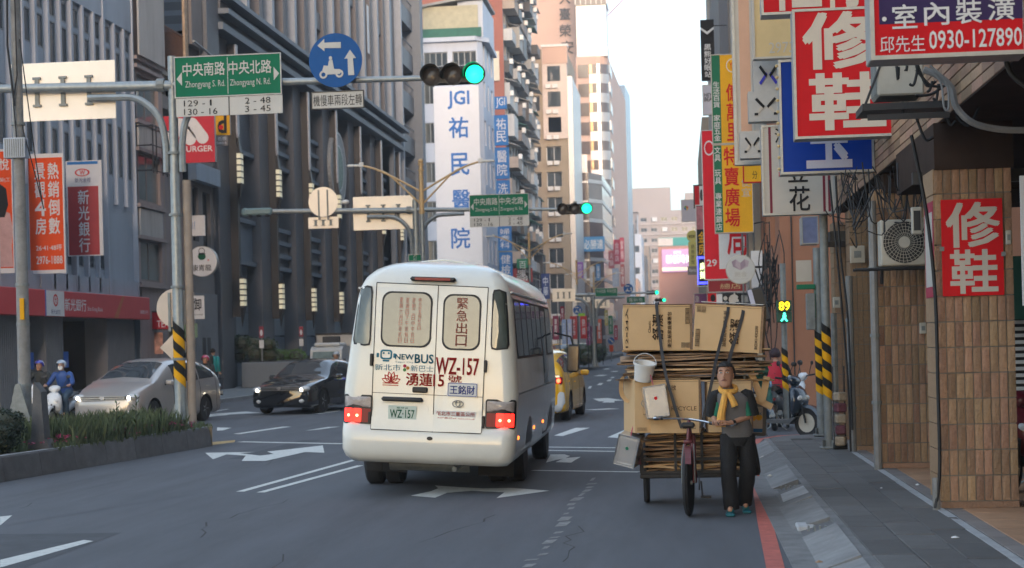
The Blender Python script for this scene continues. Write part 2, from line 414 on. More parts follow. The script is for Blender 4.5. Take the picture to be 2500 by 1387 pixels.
# concrete ramps laid in the gutter, one per shop front
def ramp(y0, y1, xa, xb, zt, m, tilt=0.):
    mb = MB(); e = .02
    mb.add([(xa, y0, .006), (xb, y0, zt), (xb, y1, zt+tilt), (xa+tilt, y1, .006), (xa, y0, -.02), (xb, y0, -.02), (xb, y1, -.02), (xa+tilt, y1, -.02)],
           [(0, 1, 2, 3), (0, 4, 5, 1), (3, 2, 6, 7), (0, 3, 7, 4), (1, 5, 6, 2)])
    return part(mb, 'kerb_ramp', m, pave)
struct(MB().box(.80, 1.30, 2, 27.2, 0, .012), 'gutter', m_conc)
for (y0, y1, xa, zt, m, tl) in ((8.5, 12.4, .95, .118, m_conc, 0), (12.5, 14.55, .98, .125, m_conc, .01), (14.62, 15.1, 1.0, .09, m_kerb, 0), (15.15, 17.1, .94, .122, m_conc, -.01), (17.15, 18.55, .98, .125, m_conc, .0),
                              (18.6, 19.1, 1.02, .07, m_kerb, 0), (19.2, 21.3, .98, .12, m_conc, .01), (21.4, 23.9, 1.02, .118, m_conc, 0), (24.0, 26.6, 1.05, .12, m_conc, 0)):
    ramp(y0, y1, xa, 1.298, zt, m, tl)
mb = MB(); mb.add([(1.02, 17.5, .026), (1.29, 17.5, .1265), (1.29, 18.3, .1265), (1.04, 18.3, .034)], [(0, 1, 2, 3)]); part(mb, 'concrete_patch', m_concl, pave)
part(MB().box(1.0, 1.16, 15.0, 15.35, .0, .055, .01), 'concrete_patch', m_concl, pave)
for y in (14.6, 18.57):
    for k in range(4): part(MB().box(1.06+k*.05, 1.075+k*.05, y-.02, y+.05, .06, .105), 'drain_bar', m_galvd, pave)
# arcade floor: orange stone tiles with grey bands
m_tileo = mat('orange_stone_tile', (.42, .24, .14), .55, var=.2, vs=4, rand=.12)
m_tileg = mat('grey_stone_tile', (.22, .20, .19), .55, var=.2, vs=4, rand=.1)
arc = struct(MB().box(2.405, 9, 2, 26.88, 0, .105), 'arcade_floor', m_joint)
ta = mesh_of(MB().box(-.29, .29, -.29, .29, -.02, .016, .004), m_tileo); tb = mesh_of(MB().box(-.075, .075, -.29, .29, -.02, .016, .004), m_tileg)
y = 9.7
while y < 26.4:
    x = 2.50; k = 0
    while x < 4.5:
        if k % 3 == 0: link('floor_tile', tb, arc, (x+.0, y, .108)); x += .08+.29
        else: link('floor_tile', ta, arc, (x, y, .108)); x += .595 if k % 3 == 1 else .29+.08
        k += 1
    y += .59
struct(MB().box(2.33, 2.404, 2, 26.89, .1, .126), 'pavement_trim', m_kerbt)
# pavement across the side street and beyond
mb = MB().box(2.05, 30, 36.2, 900, 0, .12); struct(mb, 'far_pavement', mat('pale_kerb', (.26, .25, .24), .8, var=.2, vs=3))
# left pavement
m_pvl = mat('left_pavement_stone', (.17, .19, .20), .75, var=.18, vs=1.5, bump=.2)
struct(MB().box(-60, -15.6, 20, 64.5, 0, .12), 'left_pavement', m_pvl)
struct(MB().box(-60, -15.2, 64.5, 1200, 0, .124), 'left_pavement_beyond', m_pvl)
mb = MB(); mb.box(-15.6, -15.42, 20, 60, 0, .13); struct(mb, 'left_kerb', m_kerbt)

# ---- planted median island on the left
def island(name, x0a, x1a, y0, y1, drift, seg, m_in):
    def cx(y): return (y-y0)*drift
    n = int((y1-y0)/seg)
    base = MB()
    base.add([(x0a+cx(y0)+.2, y0, .0), (x1a+cx(y0)-.2, y0, .0), (x1a+cx(y1)-.2, y1, .0), (x0a+cx(y1)+.2, y1, .0),
              (x0a+cx(y0)+.2, y0, .30), (x1a+cx(y0)-.2, y0, .30), (x1a+cx(y1)-.2, y1, .30), (x0a+cx(y1)+.2, y1, .30)],
             [(0, 1, 2, 3), (4, 5, 6, 7), (0, 1, 5, 4), (1, 2, 6, 5), (2, 3, 7, 6), (3, 0, 4, 7)])
    isl = struct(base, name, m_in)
    for sd, xe in ((1, x1a), (-1, x0a)):
        for i in range(n):
            ya = y0+i*seg+.005; yb = y0+(i+1)*seg-.005; xa, xb = xe+cx(ya), xe+cx(yb)
            mb = MB()
            for (xx, yy) in ((xa, ya), (xb, yb)):
                pr_ = [(0, 0), (0, .02), (-sd*.045, .335), (-sd*.065, .36), (-sd*.22, .36), (-sd*.22, 0)]
                mb.add([(xx+a, yy, b) for a, b in pr_], [])
            k = 6; mb.f = [(j, (j+1) % k, (j+1) % k+k, j+k) for j in range(k)]+[tuple(range(k)), tuple(range(2*k-1, k-1, -1))]
            part(mb, 'kerb_stone', m_kerb, isl)
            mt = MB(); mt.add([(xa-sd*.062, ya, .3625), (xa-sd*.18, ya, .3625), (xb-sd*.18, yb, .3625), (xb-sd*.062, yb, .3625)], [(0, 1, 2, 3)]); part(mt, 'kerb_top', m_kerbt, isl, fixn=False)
    xa, xb = x0a+cx(y1), x1a+cx(y1)
    mb = MB(); poly = [(xa, y1+.01), (xb, y1+.01), (xb-.1, y1+.32), (xb-.45, y1+.5), (xa+.45, y1+.5), (xa+.1, y1+.32)]
    mb.prism(poly, 0, .36, 'xy'); part(mb, 'island_nose', mat('yellowed_concrete', (.30, .23, .14), .8, var=.45, vs=5, dirt=.5), isl)
    return isl
m_soil = mat('planting_soil', (.05, .042, .03), .95, var=.4, vs=8, bump=.5)
median = island('median_island', -11.3, -9.66, 21.2, 29.7, (9.66-8.78)/8.0, 1.06, m_soil)
median2 = island('far_median_island', -9.6, -8.1, 55, 115, .012, 2.5, m_soil)
median3 = island('distant_median_island', -8.7, -7.4, 118, 175, .02, 3., m_soil)

# ================================================================ BUILDING TOOLS
_WM = {}
def window_meshes(w, h, nm, mf, mp, fw=.05, nz=1, dep=.06):
    key = (round(w, 2), round(h, 2), nm, mf.name, mp.name, fw, nz)
    if key not in _WM:
        f = MB(); f.box(0, w, -.0, dep, 0, fw); f.box(0, w, 0, dep, h-fw, h); f.box(0, fw, 0, dep, fw, h-fw); f.box(w-fw, w, 0, dep, fw, h-fw)
        for i in range(1, nm): x = w*i/nm; f.box(x-fw/2, x+fw/2, .002, dep-.002, fw, h-fw)
        for i in range(1, nz): z = h*i/nz; f.box(fw, w-fw, .004, dep-.004, z-fw/2, z+fw/2)
        g = MB().box(fw*.5, w-fw*.5, dep*.4, dep*.7, fw*.5, h-fw*.5)
        _WM[key] = (mesh_of(f, mf), mesh_of(g, mp))
    return _WM[key]
def facade(root, org, rz, W, Ht, wins, mw, mf, mp, depth=.18, z0=0., nm=2, fw=.05, nz=1, name='wall', thick=.0):
    """wall with real openings; local x along it, outward -y"""
    xs = sorted(set([0., W]+[w[0] for w in wins]+[w[1] for w in wins])); zs = sorted(set([z0, Ht]+[w[2] for w in wins]+[w[3] for w in wins]))
    def inside(x, z): return any(w[0] < x < w[1] and w[2] < z < w[3] for w in wins)
    mb = MB()
    for j in range(len(zs)-1):
        run = None
        for i in range(len(xs)):
            op = i < len(xs)-1 and not inside((xs[i]+xs[i+1])/2, (zs[j]+zs[j+1])/2)
            if op and run is None: run = xs[i]
            if not op and run is not None:
                mb.quad((run, 0, zs[j]), (xs[i], 0, zs[j]), (xs[i], 0, zs[j+1]), (run, 0, zs[j+1])); run = None
    for w in wins:
        a, b, c, d = w[:4]
        mb.quad((a, 0, c), (b, 0, c), (b, depth, c), (a, depth, c)); mb.quad((a, 0, d), (a, depth, d), (b, depth, d), (b, 0, d))
        mb.quad((a, 0, c), (a, depth, c), (a, depth, d), (a, 0, d)); mb.quad((b, 0, c), (b, 0, d), (b, depth, d), (b, depth, c))
    wall = part(mb, name, mw, root, loc=org, rot=(0, 0, rz), fixn=False)
    Mx = Matrix.Translation(Vector(org))@Matrix.Rotation(rz, 4, 'Z')
    for w in wins:
        fm, pm = window_meshes(w[1]-w[0], w[3]-w[2], w[4] if len(w) > 4 else nm, mf, mp, fw, nz)
        o = link('window', fm, root, Mx@Vector((w[0], depth-.03, w[2])), (0, 0, rz)); link('pane', pm, o)
    return wall
def grid(W, z0, z1, nx, nz, ww, wh, sill=.9, mx=.0, my=0.):
    out = []; px = (W-2*mx)/nx; pz = (z1-z0)/nz
    for j in range(nz):
        for i in range(nx):
            x = mx+(i+.5)*px; z = z0+j*pz+sill; out.append((x-ww/2, x+ww/2, z, z+wh))
    return out
def building(name, label, poly, z1, mw, edges, group=None, roofm=None, base=None):
    """poly: ground outline counter-clockwise (seen from above) ; edges {i: dict(wins..., mf, mp)}"""
    ox, oy = poly[0]; root = thing(name, label, 'building', (ox, oy, 0), 0, group)
    n = len(poly)
    for i in range(n):
        p, q = Vector(poly[i]), Vector(poly[(i+1) % n]); d = q-p; W = d.length; rz = math.atan2(d.y, d.x); e = edges.get(i)
        if e: facade(root, (p.x-ox, p.y-oy, 0), rz, W, z1, e['wins'](W) if callable(e['wins']) else e['wins'], e.get('mw', mw), e['mf'], e['mp'], e.get('depth', .2), nm=e.get('nm', 2), fw=e.get('fw', .07), nz=e.get('nz', 1))
        else:
            mb = MB().quad((p.x-ox, p.y-oy, 0), (q.x-ox, q.y-oy, 0), (q.x-ox, q.y-oy, z1), (p.x-ox, p.y-oy, z1)); part(mb, 'wall', mw, root, fixn=False)
    mb = MB(); mb.add([(x-ox, y-oy, z1) for x, y in poly], [tuple(range(n))]); part(mb, 'roof', roofm or mw, root, fixn=False)
    return root

# ================================================================ BANK BUILDING (left edge)
m_bank = mat('blue_grey_render', (.36, .42, .49), .7, var=.12, vs=.7, dirt=.2, streak=True)
m_bankf = mat('pale_concrete_fin', (.42, .47, .54), .7, var=.15, vs=2, dirt=.2, streak=True)
m_bankin = mat('brown_grey_reveal', (.19, .185, .19), .75, var=.15)
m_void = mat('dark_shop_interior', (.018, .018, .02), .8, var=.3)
m_alu = mat('aluminium_frame', (.22, .25, .27), .45, .4, var=.1)
XL = -19.3
bank = thing('bank_building', 'blue grey bank building with tall concrete fins behind the red fascia', 'building', (XL, 36, 0), math.pi/2)
wins = []
for i in range(21):
    x = .27+i*1.0
    g = i % 9
    for (a, b) in ((7.9, 9.7), (11.25, 12.30), (12.45, 13.04)) if g < 4 else ((4.6+.0, 6.0), (6.4, 8.9), (9.15, 12.25), (12.4, 13.04)):
        wins.append((x, x+.73, a, b, 1))
    wins.append((x, x+.73, 14.4, 17.0, 1))
facade(bank, (0, .15, 0), 0, 21.3, 24, wins, m_bank, m_alu, m_glass, .03, z0=3.7)
for i in range(22):
    x = -.03+i*1.0
    if i % 3 == 0: part(MB().box(x-.02, x+.06, -.02, .15, 3.8, 24), 'fin', m_bankf, bank)
    part(MB().box(x+.08, x+.22, .0, .148, 3.8 if i % 9 > 3 else 6.9, 13.2), 'fin', m_bankf, bank)
for z in (13.2, 17.2, 20.8): part(MB().box(-.1, 21.3, .03, .146, z, z+1.15), 'spandrel', m_bank, bank)
part(MB().box(-.1, 21.32, .0, .5, 3.70, 4.3), 'spandrel', m_bank, bank)
part(MB().box(-.1, 21.3, .5, 12, 23.7, 24), 'roof', m_bank, bank)
part(MB().quad((21.3, 0, 0), (21.3, 12, 0), (21.3, 12, 24), (21.3, 0, 24)), 'side_wall', m_bank, bank)
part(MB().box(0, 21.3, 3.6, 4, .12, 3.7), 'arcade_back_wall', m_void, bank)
part(MB().box(0, 21.3, .2, 4, 2.95, 3.69), 'soffit', m_bankin, bank)
# fluted arcade piers
m_flute = mat('fluted_grey_stone', (.20, .205, .215), .7, var=.15, vs=2)
for (ua, ub) in ((0, 62), (115, 165), (265, 337)):
    ya = PX(ua, 900, XL).y-36; yb = PX(ub, 900, XL).y-36-.15
    mb = MB().box(ya, yb, .06, .8, .12, 2.95); k = int((yb-ya)/.14)
    for j in range(k): mb.box(ya+j*.14+.02, ya+j*.14+.10, .02, .06, .2, 2.9)
    part(mb, 'pier', m_flute, bank)
m_wood = mat('warm_wood_door', (.30, .17, .09), .5, var=.2, vs=2)
part(MB().box(12.7, 13.1, 3.3, 3.5, .12, 2.5), 'door', m_wood, bank); part(MB().box(15.9, 16.6, 3.3, 3.5, .12, 2.4), 'door', m_wood, bank); part(MB().box(16.9, 17.2, 3.3, 3.5, .12, 2.4), 'door', m_wood, bank)
for yy in (10.9, 13.7): part(MB().box(yy, yy+.38, .0, .015, 1.35, 1.85), 'wheelchair_sign', paint('info_blue', (.03, .10, .36)), bank)
# fascia sign of the bank
m_bred = mat('bank_fascia_red', (.54, .06, .065), .45, var=.06, spec=.2); m_sgw = paint('sign_white', (.70, .71, .72), .45)
m_tred = paint('sign_red', (.58, .05, .05)); m_tblk = paint('sign_black', (.02, .02, .022)); m_tnavy = paint('sign_navy', (.03, .045, .16))
fs = thing('bank_fascia_sign', 'long red bank fascia sign with white logo panel above the arcade', 'sign', (XL+.02, 36, 0), math.pi/2)
zb, zt = 2.93, 3.72
part(MB().box(0, 21.05, -.35, -.02, zb, zt, .02), 'cabinet', m_bred, fs)
y0 = PX(83, 740, XL).y-36; y1 = PX(128, 745, XL).y-36
part(MB().box(y0-.06, y0+.02, -.358, -.35, zb, zt), 'blue_stripe', paint('stripe_blue', (.05, .12, .4)), fs); part(MB().box(y0+.02, y1, -.362, -.35, zb+.01, zt-.01), 'logo_panel', m_sgw, fs)
def ring(cx, cz, r0, r1, y, name, m, par, n=28, sz=1.):
    o = [(cx+r1*math.cos(2*math.pi*i/n), y, cz+r1*sz*math.sin(2*math.pi*i/n)) for i in range(n)]; q = [(cx+r0*math.cos(2*math.pi*i/n), y, cz+r0*sz*math.sin(2*math.pi*i/n)) for i in range(n)]
    mb = MB().add(o+q, [(i, (i+1) % n, (i+1) % n+n, i+n) for i in range(n)]); return part(mb, name, m, par, fixn=False)
ym = (y0+y1)/2+.02
ring(ym, 3.42, .13, .19, -.364, 'logo', m_tred, fs)
text_l = lettering('大', ym-.09, ym+.09, 3.31, 3.53, -.364, m_tred, fs, .03)
lettering('新光金控', ym-.38, ym+.36, 3.0, 3.14, -.364, m_tnavy, fs, .02)
lettering('新光銀行', PX(130, 740, XL).y-36, PX(183, 745, XL).y-36, 3.12, 3.5, -.353, m_sgw, fs, .03)
lettering('Shin Kong Bank', PX(186, 745, XL).y-36, PX(224, 750, XL).y-36, 3.1, 3.28, -.353, m_sgw, fs, .01)
lettering('埔墘分行', PX(317, 750, XL).y-36, PX(337, 755, XL).y-36, 3.12, 3.26, -.353, m_sgw, fs, .02)
lettering('24', 9.2, 9.7, 3.15, 3.4, -.353, m_sgw, fs, .02)
part(MB().add([(17.3, -.355, zb+.02), (17.7, -.355, zb+.02), (18.4, -.355, zt-.02), (18.15, -.355, zt-.02)], [(0, 1, 2, 3)]), 'stripe', paint('stripe_orange', (.48, .16, .08)), fs)

# ================================================================ BEIGE HOUSE with corrugated bay
m_beige = mat('pinkish_tile_band', (.30, .25, .24), .7, var=.15, vs=3, dirt=.3, streak=True)
m_corr = mat('corrugated_cladding', (.40, .41, .41), .6, var=.14, vs=2.5, dirt=.45, streak=True)
m_tan = mat('tan_render', (.33, .27, .22), .75, var=.15, dirt=.2)
m_brn = mat('brown_grey_render', (.20, .18, .17), .75, var=.15, vs=1)
m_rust = mat('rusted_steel', (.20, .10, .06), .8, var=.5, vs=20)
m_clear = mat('bay_window_glass', (.16, .20, .20), .08, var=.35, vs=.6, spec=.9)
bh = thing('narrow_house', 'narrow old house with corrugated bay and big windows beside the bank', 'house', (XL, 57.05, 0), math.pi/2)
facade(bh, (0, 0, 0), 0, 3.1, 20, [(.25, 2.7, 4.35, 5.85, 2), (.25, 2.7, 7.25, 9.0, 2), (.25, 2.7, 10.2, 11.85, 2)], m_beige, m_brn, m_clear, .15, z0=.1, fw=.08)
mb = MB()
def corr(mb, x0, x1, z0, z1, y=-.05, p=.14):
    k = int((x1-x0)/p); 
    for j in range(k): mb.box(x0+j*p+.01, x0+j*p+p*.62, y-.03, y+.02, z0, z1)
    mb.box(x0, x1, y, y+.04, z0, z1)
corr(mb, .0, 3.0, 12.45, 19.5, -.2); part(mb, 'corrugated_panel', m_corr, bh)
mb = MB(); corr(mb, .15, 2.75, 9.15, 10.0, -.05); part(mb, 'corrugated_panel', m_corr, bh)
mb = MB(); corr(mb, .15, 2.75, 5.98, 6.95, -.05); part(mb, 'corrugated_panel', m_corr, bh)
for z in (4.12, 5.86, 7.0, 9.02, 10.02, 12.0, 12.3): part(MB().box(-.02, 3.05, -.13, .0, z, z+.13), 'ledge', m_beige, bh)
# steel cage on the bay
mb = MB()
for x in (.1, .5, 1.2, 1.7): mb.tube([(x, -.6, 8.2), (x, -.6, 9.95)], .025, 4)
for z in (8.3, 9.2, 9.9): mb.tube([(-.1, -.6, z), (2.0, -.6, z)], .025, 4); mb.tube([(.1, -.6, z), (.1, 0, z)], .025, 4)
part(mb, 'window_cage', m_dark, bh)
part(MB().box(3.1, 3.2, 0, 10, .1, 20), 'side_wall', m_tan, bh)
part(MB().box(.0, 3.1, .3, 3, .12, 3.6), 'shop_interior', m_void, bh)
for k, (x, z) in enumerate(((.55, 5.3), (.95, 5.2))): part(MB().sph((x, .35, z), .07), 'bulb', lamp('bulb', (1, .72, .4), 14), bh)
hb = thing('recessed_house', 'brown recessed house with rusted balcony railing and steel canopy', 'house', (XL, 60.25, 0), math.pi/2)
facade(hb, (0, .9, 0), 0, 3.3, 20, [(.5, 1.6, 13.9, 15.6, 2), (.5, 2.6, 9.8, 11.4, 2), (.5, 2.6, 6.4, 8.2, 2)], m_tan, m_brn, m_clear, .15, z0=.1)
mb = MB()
for i in range(22): mb.box(.05+i*.13, .07+i*.13, -.02, 0, 12.5, 14.2)
mb.box(0, 3., -.03, .01, 14.15, 14.2); mb.box(0, 3, -.03, .01, 12.5, 12.55); part(mb, 'balcony_railing', m_rust, hb)
part(MB().box(0, 3.1, 0, .9, 12.3, 12.48), 'balcony_slab', m_tan, hb)
part(MB().box(2.75, 3.15, -.1, .0, 12.0, 20), 'rust_stained_strip', mat('rust_stained_panel', (.45, .33, .22), .8, var=.45, vs=6), hb)
part(MB().box(.0, 3.3, .0, 3, 11.0, 11.5), 'ledge', m_brn, hb)
part(MB().box(.1, 3.3, .3, 1.2, 3.4, 9.2), 'lower_bay', m_beige, hb)
hc = thing('dark_narrow_house', 'dark grey narrow house with steel brackets before the black tower block', 'house', (XL, 63.6, 0), math.pi/2)
facade(hc, (0, .1, 0), 0, 3.4, 20, [(.4, 1.4, 11.9, 13.3, 1), (.5, 1.3, 6.2, 8.4, 1), (1.9, 3.0, 4.9, 8.3, 2)], m_brn, m_dark, m_glass, .2, z0=.1)
part(MB().box(.0, 1.5, -.2, .1, 14.0, 20), 'upper_bay', m_brn, hc); part(MB().box(1.6, 3.3, -.35, .1, 12.1, 20), 'upper_bay', mat('slate_panel', (.13, .14, .155), .6, var=.12), hc)
mb = MB(); mb.tube([(-.8, -.5, 13.95), (3.3, -.5, 13.7)], .05, 6); mb.tube([(0, -.5, 13.9), (1.8, 0, 12.5)], .02, 4); mb.tube([(3.2, -.5, 13.6), (1.8, 0, 12.4)], .02, 4); part(mb, 'canopy_bracket', m_galv, hc)
part(MB().box(0, 3.4, -.25, .1, 8.6, 9.3), 'ledge', m_bank, hc)
part(MB().box(0.1, 3.3, -.02, .1, .12, 4.1), 'shop_front', m_flute, hc)
for x in (1.0, 1.7): part(MB().box(x, x+.45, -.03, -.0, .12, 2.3), 'door', m_dark, hc)

# ================================================================ BLACK PODIUM BLOCK
m_blk = mat('charcoal_stone_tile', (.078, .088, .104), .5, var=.12, vs=.8, dirt=.05)
m_blk2 = mat('charcoal_stone_pier', (.108, .116, .13), .5, var=.12, vs=.8)
m_mold = mat('grey_moulding', (.15, .18, .215), .55, var=.1)
m_band = mat('blue_grey_stone_panel', (.21, .245, .275), .55, var=.12, vs=.5)
m_strip = mat('pale_marble_strip', (.40, .40, .43), .4, var=.3, vs=4)
m_lampsh = lamp('pier_lantern', (.62, .58, .42), .12)
m_tower = mat('taupe_tower_tile', (.175, .165, .165), .65, var=.1, vs=.6)
bb = thing('black_office_block', 'charcoal office block with tall piers and stepped cornice on the left side', 'building', (XL, 67.0, 0), math.pi/2)
LB = 50.; PD = 6.9
part(MB().box(.0, LB, .95, 2, .12, 15.4), 'recessed_wall', m_blk, bb)
part(MB().quad((0, 0, 0), (0, 12, 0), (0, 12, 40), (0, 0, 40)), 'side_wall', m_blk, bb)
for k in range(8):
    x = 2.4+k*PD-.9
    if x+2 > LB: break
    part(MB().box(x-.9, x+.95, .0, 1.5, .12, 15.2, .03), 'pier', m_blk2, bb)
    part(MB().box(x+2.5, x+3.1, .5, 1., .12, 15.2), 'pier', m_blk, bb)
    lx = x+.95
    part(MB().box(lx-.17, lx+.17, -.34, -.002, 3.2, 15.0), 'lamp_mast', m_black, bb)
    for (za, zb_) in ((3.64, 4.87), (8.95, 10.3)):
        ln = part(MB().box(lx-.2, lx+.24, -.52, -.345, za, zb_), 'lantern', m_lampsh, bb)
        mb = MB()
        for j in range(6): zz = za+(zb_-za)*j/5; mb.box(lx-.22, lx+.26, -.54, -.34, zz-.03, zz+.03)
        part(mb, 'lantern_band', m_black, ln)
        mb = MB(); mb.add([(lx-.2, -.5, za-.03), (lx+.24, -.5, za-.03), (lx+.24, -.34, za-.03), (lx-.2, -.34, za-.03), (lx, -.36, za-.95)], [(0, 1, 2, 3), (0, 1, 4), (1, 2, 4), (2, 3, 4), (3, 0, 4)]); part(mb, 'lantern_tip', m_black, ln)
        if za > 5:
            mb = MB(); mb.add([(lx-.2, -.5, zb_+.03), (lx+.24, -.5, zb_+.03), (lx+.24, -.34, zb_+.03), (lx-.2, -.34, zb_+.03), (lx, -.36, zb_+1.)], [(0, 1, 2, 3), (0, 1, 4), (1, 2, 4), (2, 3, 4), (3, 0, 4)]); part(mb, 'lantern_tip', m_black, ln)
    mb = MB(); mb.prism([(lx-.16, 15.0), (lx-.16, 11.2), (lx, 10.75), (lx+.2, 11.2), (lx+.2, 15.0)], -.40, -.345); part(mb, 'marble_strip', m_strip, bb)
    # recess between this pier and the next: stone panels, ledges, windows
    a, b = x+1.0, x+PD-.95
    for (z0, z1) in ((5.7, 7.6), (10.7, 12.9)):
        part(MB().box(a, b, .42, 1.0, z0, z1), 'balcony_front', m_mold if k == 0 and z0 < 6 else m_blk, bb)
        for j in range(4 if k else 2):
            zz = z0+(z1-z0)*j/(3 if k else 1)-.1; part(MB().box(a, b, .24, .44, zz, zz+.2), 'moulding', m_mold, bb)
    part(MB().box(a+2.2, b-.1, .88, 1.0, 7.9, 10.5), 'window', m_glass, bb); part(MB().box(a+3.4, a+3.52, .8, .96, 7.8, 10.6), 'mullion', m_mold, bb)
    part(MB().box(a+2.2, b-.1, .88, 1.0, 13.0, 15.2), 'window', m_glass, bb); part(MB().box(a+3.4, a+3.52, .8, .96, 13, 15.2), 'mullion', m_mold, bb)
    for j, zz in enumerate((.15, 1.35, 2.45, 3.5, 4.6)): part(MB().box(a, b, .7+.01*(j % 2), 1.0, zz, zz+1.02), 'stone_panel', m_band if j % 2 == 0 else m_mold, bb)
part(MB().box(.2, 1.2, 1.0, 1.5, .12, 2.3), 'door', m_dark, bb)
part(MB().box(0.05, 1.45, .8, 1.5, 2.5, 8.3), 'stone_panel', m_band, bb)
for (z, h, d) in ((15.2, .3, -.55), (15.5, .35, -.35), (15.85, .22, -.8), (16.07, .35, -.45), (16.42, .2, -.95)): part(MB().box(-.1, 45, d, 2, z, z+h), 'cornice', m_mold if d < -.5 else m_blk, bb)
# tower above the cornice
wins = []
for k in range(9):
    for j in range(5):
        z = 17.6+j*3.15; wins.append((.9+k*4.6, 1.7+k*4.6, z, z+2.0, 1)); wins.append((3.1+k*4.6, 4.0+k*4.6, z-.2, z+1.9, 1))
facade(bb, (0, .5, 0), 0, 42, 34, wins, m_tower, m_mold, m_glass, .3, z0=16.6)
for k in range(10):
    x = .2+k*4.6
    part(MB().box(x-.2, x+.25, -.35, .5, 16.62, 34), 'tower_fin', mat('pale_blue_strip', (.30, .34, .39), .55, var=.1), bb)
    if k < 9:
        part(MB().box(x+2.15, x+2.75, -.3, .5, 16.62, 34), 'tower_fin', m_tower, bb)
        if k % 2 == 0:
            for j in range(6): part(MB().box(x+.3, x+2.1, -.15, .49, 19.0+j*3.15, 19.9+j*3.15), 'balcony', m_blk2 if k % 4 else m_tower, bb)
part(MB().box(42.5, 46.2, .2, 2, 3, 40), 'corner_wall', m_tower, bb); part(MB().box(42.0, 42.5, -.3, 2, .12, 40), 'corner_fin', m_mold, bb); part(MB().box(46.2, 46.6, -.3, 2, .12, 40), 'corner_fin', mat('pale_blue_strip', (.3, .3, .3)), bb)
part(MB().box(46.6, 53, 1.8, 3, .12, 40), 'recessed_wall', m_blk, bb); part(MB().box(53., 54.2, -.6, 3, .12, 40), 'corner_fin', m_mold, bb)
for j in range(11):
    z = 3.3+j*3.1
    part(MB().box(46.6, 52.9, .0, 1.8, z, z+1.25), 'balcony', m_blk2, bb)
    mb = MB()
    for i in range(9): mb.box(46.8+i*.75, 46.84+i*.75, .02, .06, z+1.25, z+1.9)
    mb.box(46.6, 52.9, .01, .07, z+1.86, z+1.92); part(mb, 'balcony_rail', m_mold, bb)
part(MB().box(0, 54, 3, 14, 39.5, 40), 'roof', m_blk, bb)
part(MB().box(33.2, 33.9, -.36, -.352, 20.0, 23), 'notice', m_sgw, bb)
# ================================================================ FAR LEFT BUILDINGS
m_hosp = mat('white_render', (.50, .56, .65), .6, var=.08, vs=.5, streak=True, dirt=.1)
m_brick = mat('red_brown_tile', (.27, .09, .06), .7, var=.12, vs=.6)
m_beige2 = mat('warm_beige_tile', (.34, .28, .20), .7, var=.1, vs=.5)
m_pink = mat('pink_granite', (.52, .36, .29), .6, var=.08, vs=.3)
m_grey = mat('grey_render', (.30, .30, .29), .7, var=.15, vs=.6)
m_bglass = mat('bronze_glass', (.10, .075, .07), .12, var=.4, vs=.25, spec=1.)
m_gold = mat('gold_reflection_colour', (.55, .38, .22), .18, .7, var=.25, vs=.3)  # gold light on the glass, put into the colour
m_silver = mat('silver_panel', (.42, .43, .44), .35, .4, var=.1)
m_blueg = mat('blue_curtain_glass', (.05, .16, .30), .25, var=.2, vs=.3)
hosp = building('hospital', 'white hospital block carrying the tall blue lettered sign board', [(-20.9, 135), (-16.3, 135), (-15.95, 135.5), (-15.9, 143.5), (-24, 150), (-24, 135.0)], 26.9, m_hosp,
    {0: dict(wins=[(.05, .95, 2.2+i*3.27, 3.9+i*3.27, 2) for i in range(7)]+[(.1, 2.1, 24.9, 26.1, 4), (2.5, 4.5, 24.9, 26.1, 4)], mf=m_alu, mp=m_glass),
     2: dict(wins=[(x, x+w, 2.0+i*3.27, 4.1+i*3.27, 1) for i in range(8) for x, w in ((.4, 1.1), (3.2, .8), (5.6, 1.2))], mf=m_alu, mp=m_glass)})
rp = hosp
part(MB((-20.9, 135, 0)).prism([(-20.9, 134.6), (-16.4, 134.6), (-15.4, 136), (-15.6, 143.6), (-20.9, 143)], 26.9, 27.25, 'xy'), 'roof_slab', m_hosp, rp)
part(MB((-20.9, 135, 0)).box(-20.8, -16.2, 135.0, 143, 27.25, 29.9), 'penthouse', mat('faded_yellow_sheet', (.42, .40, .28), .7, var=.2, vs=2), rp)
part(MB((-20.9, 135, 0)).box(-20.8, -15.9, 134.75, 134.9, 27.25, 28.0), 'green_parapet', mat('green_canvas', (.03, .14, .10), .7, var=.2), rp)
part(MB((-20.9, 135, 0)).box(-17.9, -15.8, 135.3, 143.4, 27.25, 30.3), 'penthouse', m_hosp, rp)
part(MB((-20.9, 135, 0)).prism([(-21, 29.8), (-15.6, 30.6), (-15.6, 30.8), (-21, 30.0)], 134.6, 143), 'shed_roof', m_grey, rp)
sgb = thing('hospital_sign_board', 'tall white board with blue characters on the hospital front', 'sign', (0, 134.55, 0))
bx0, bx1, _, bz1 = RC(1062, 210, 1174, 640, 134.5)
part(MB().box(bx0, bx1, 0, .4, 3, bz1, .04), 'board', mat('sign_board_white', (.66, .69, .73), .5, var=.04), sgb)
m_hblue = paint('hospital_blue', (.03, .16, .48))
def lpx(s, q, Y, m, par, yo=-.01, bold=.03, vertical=False, y0=None):
    a, b, c, d = RC(*q, Y); return lettering(s, a-par.location.x, b-par.location.x, c-par.location.z, d-par.location.z, yo, m, par, bold, vertical)
lpx('JGI', (1093, 222, 1145, 265), 134.5, m_hblue, sgb, bold=.06)
for ch, q in (('祐', (1096, 286, 1143, 336)), ('民', (1100, 374, 1145, 428)), ('醫', (1104, 464, 1148, 512)), ('院', (1102, 556, 1147, 606))): lpx(ch, q, 134.5, m_hblue, sgb, bold=.04)
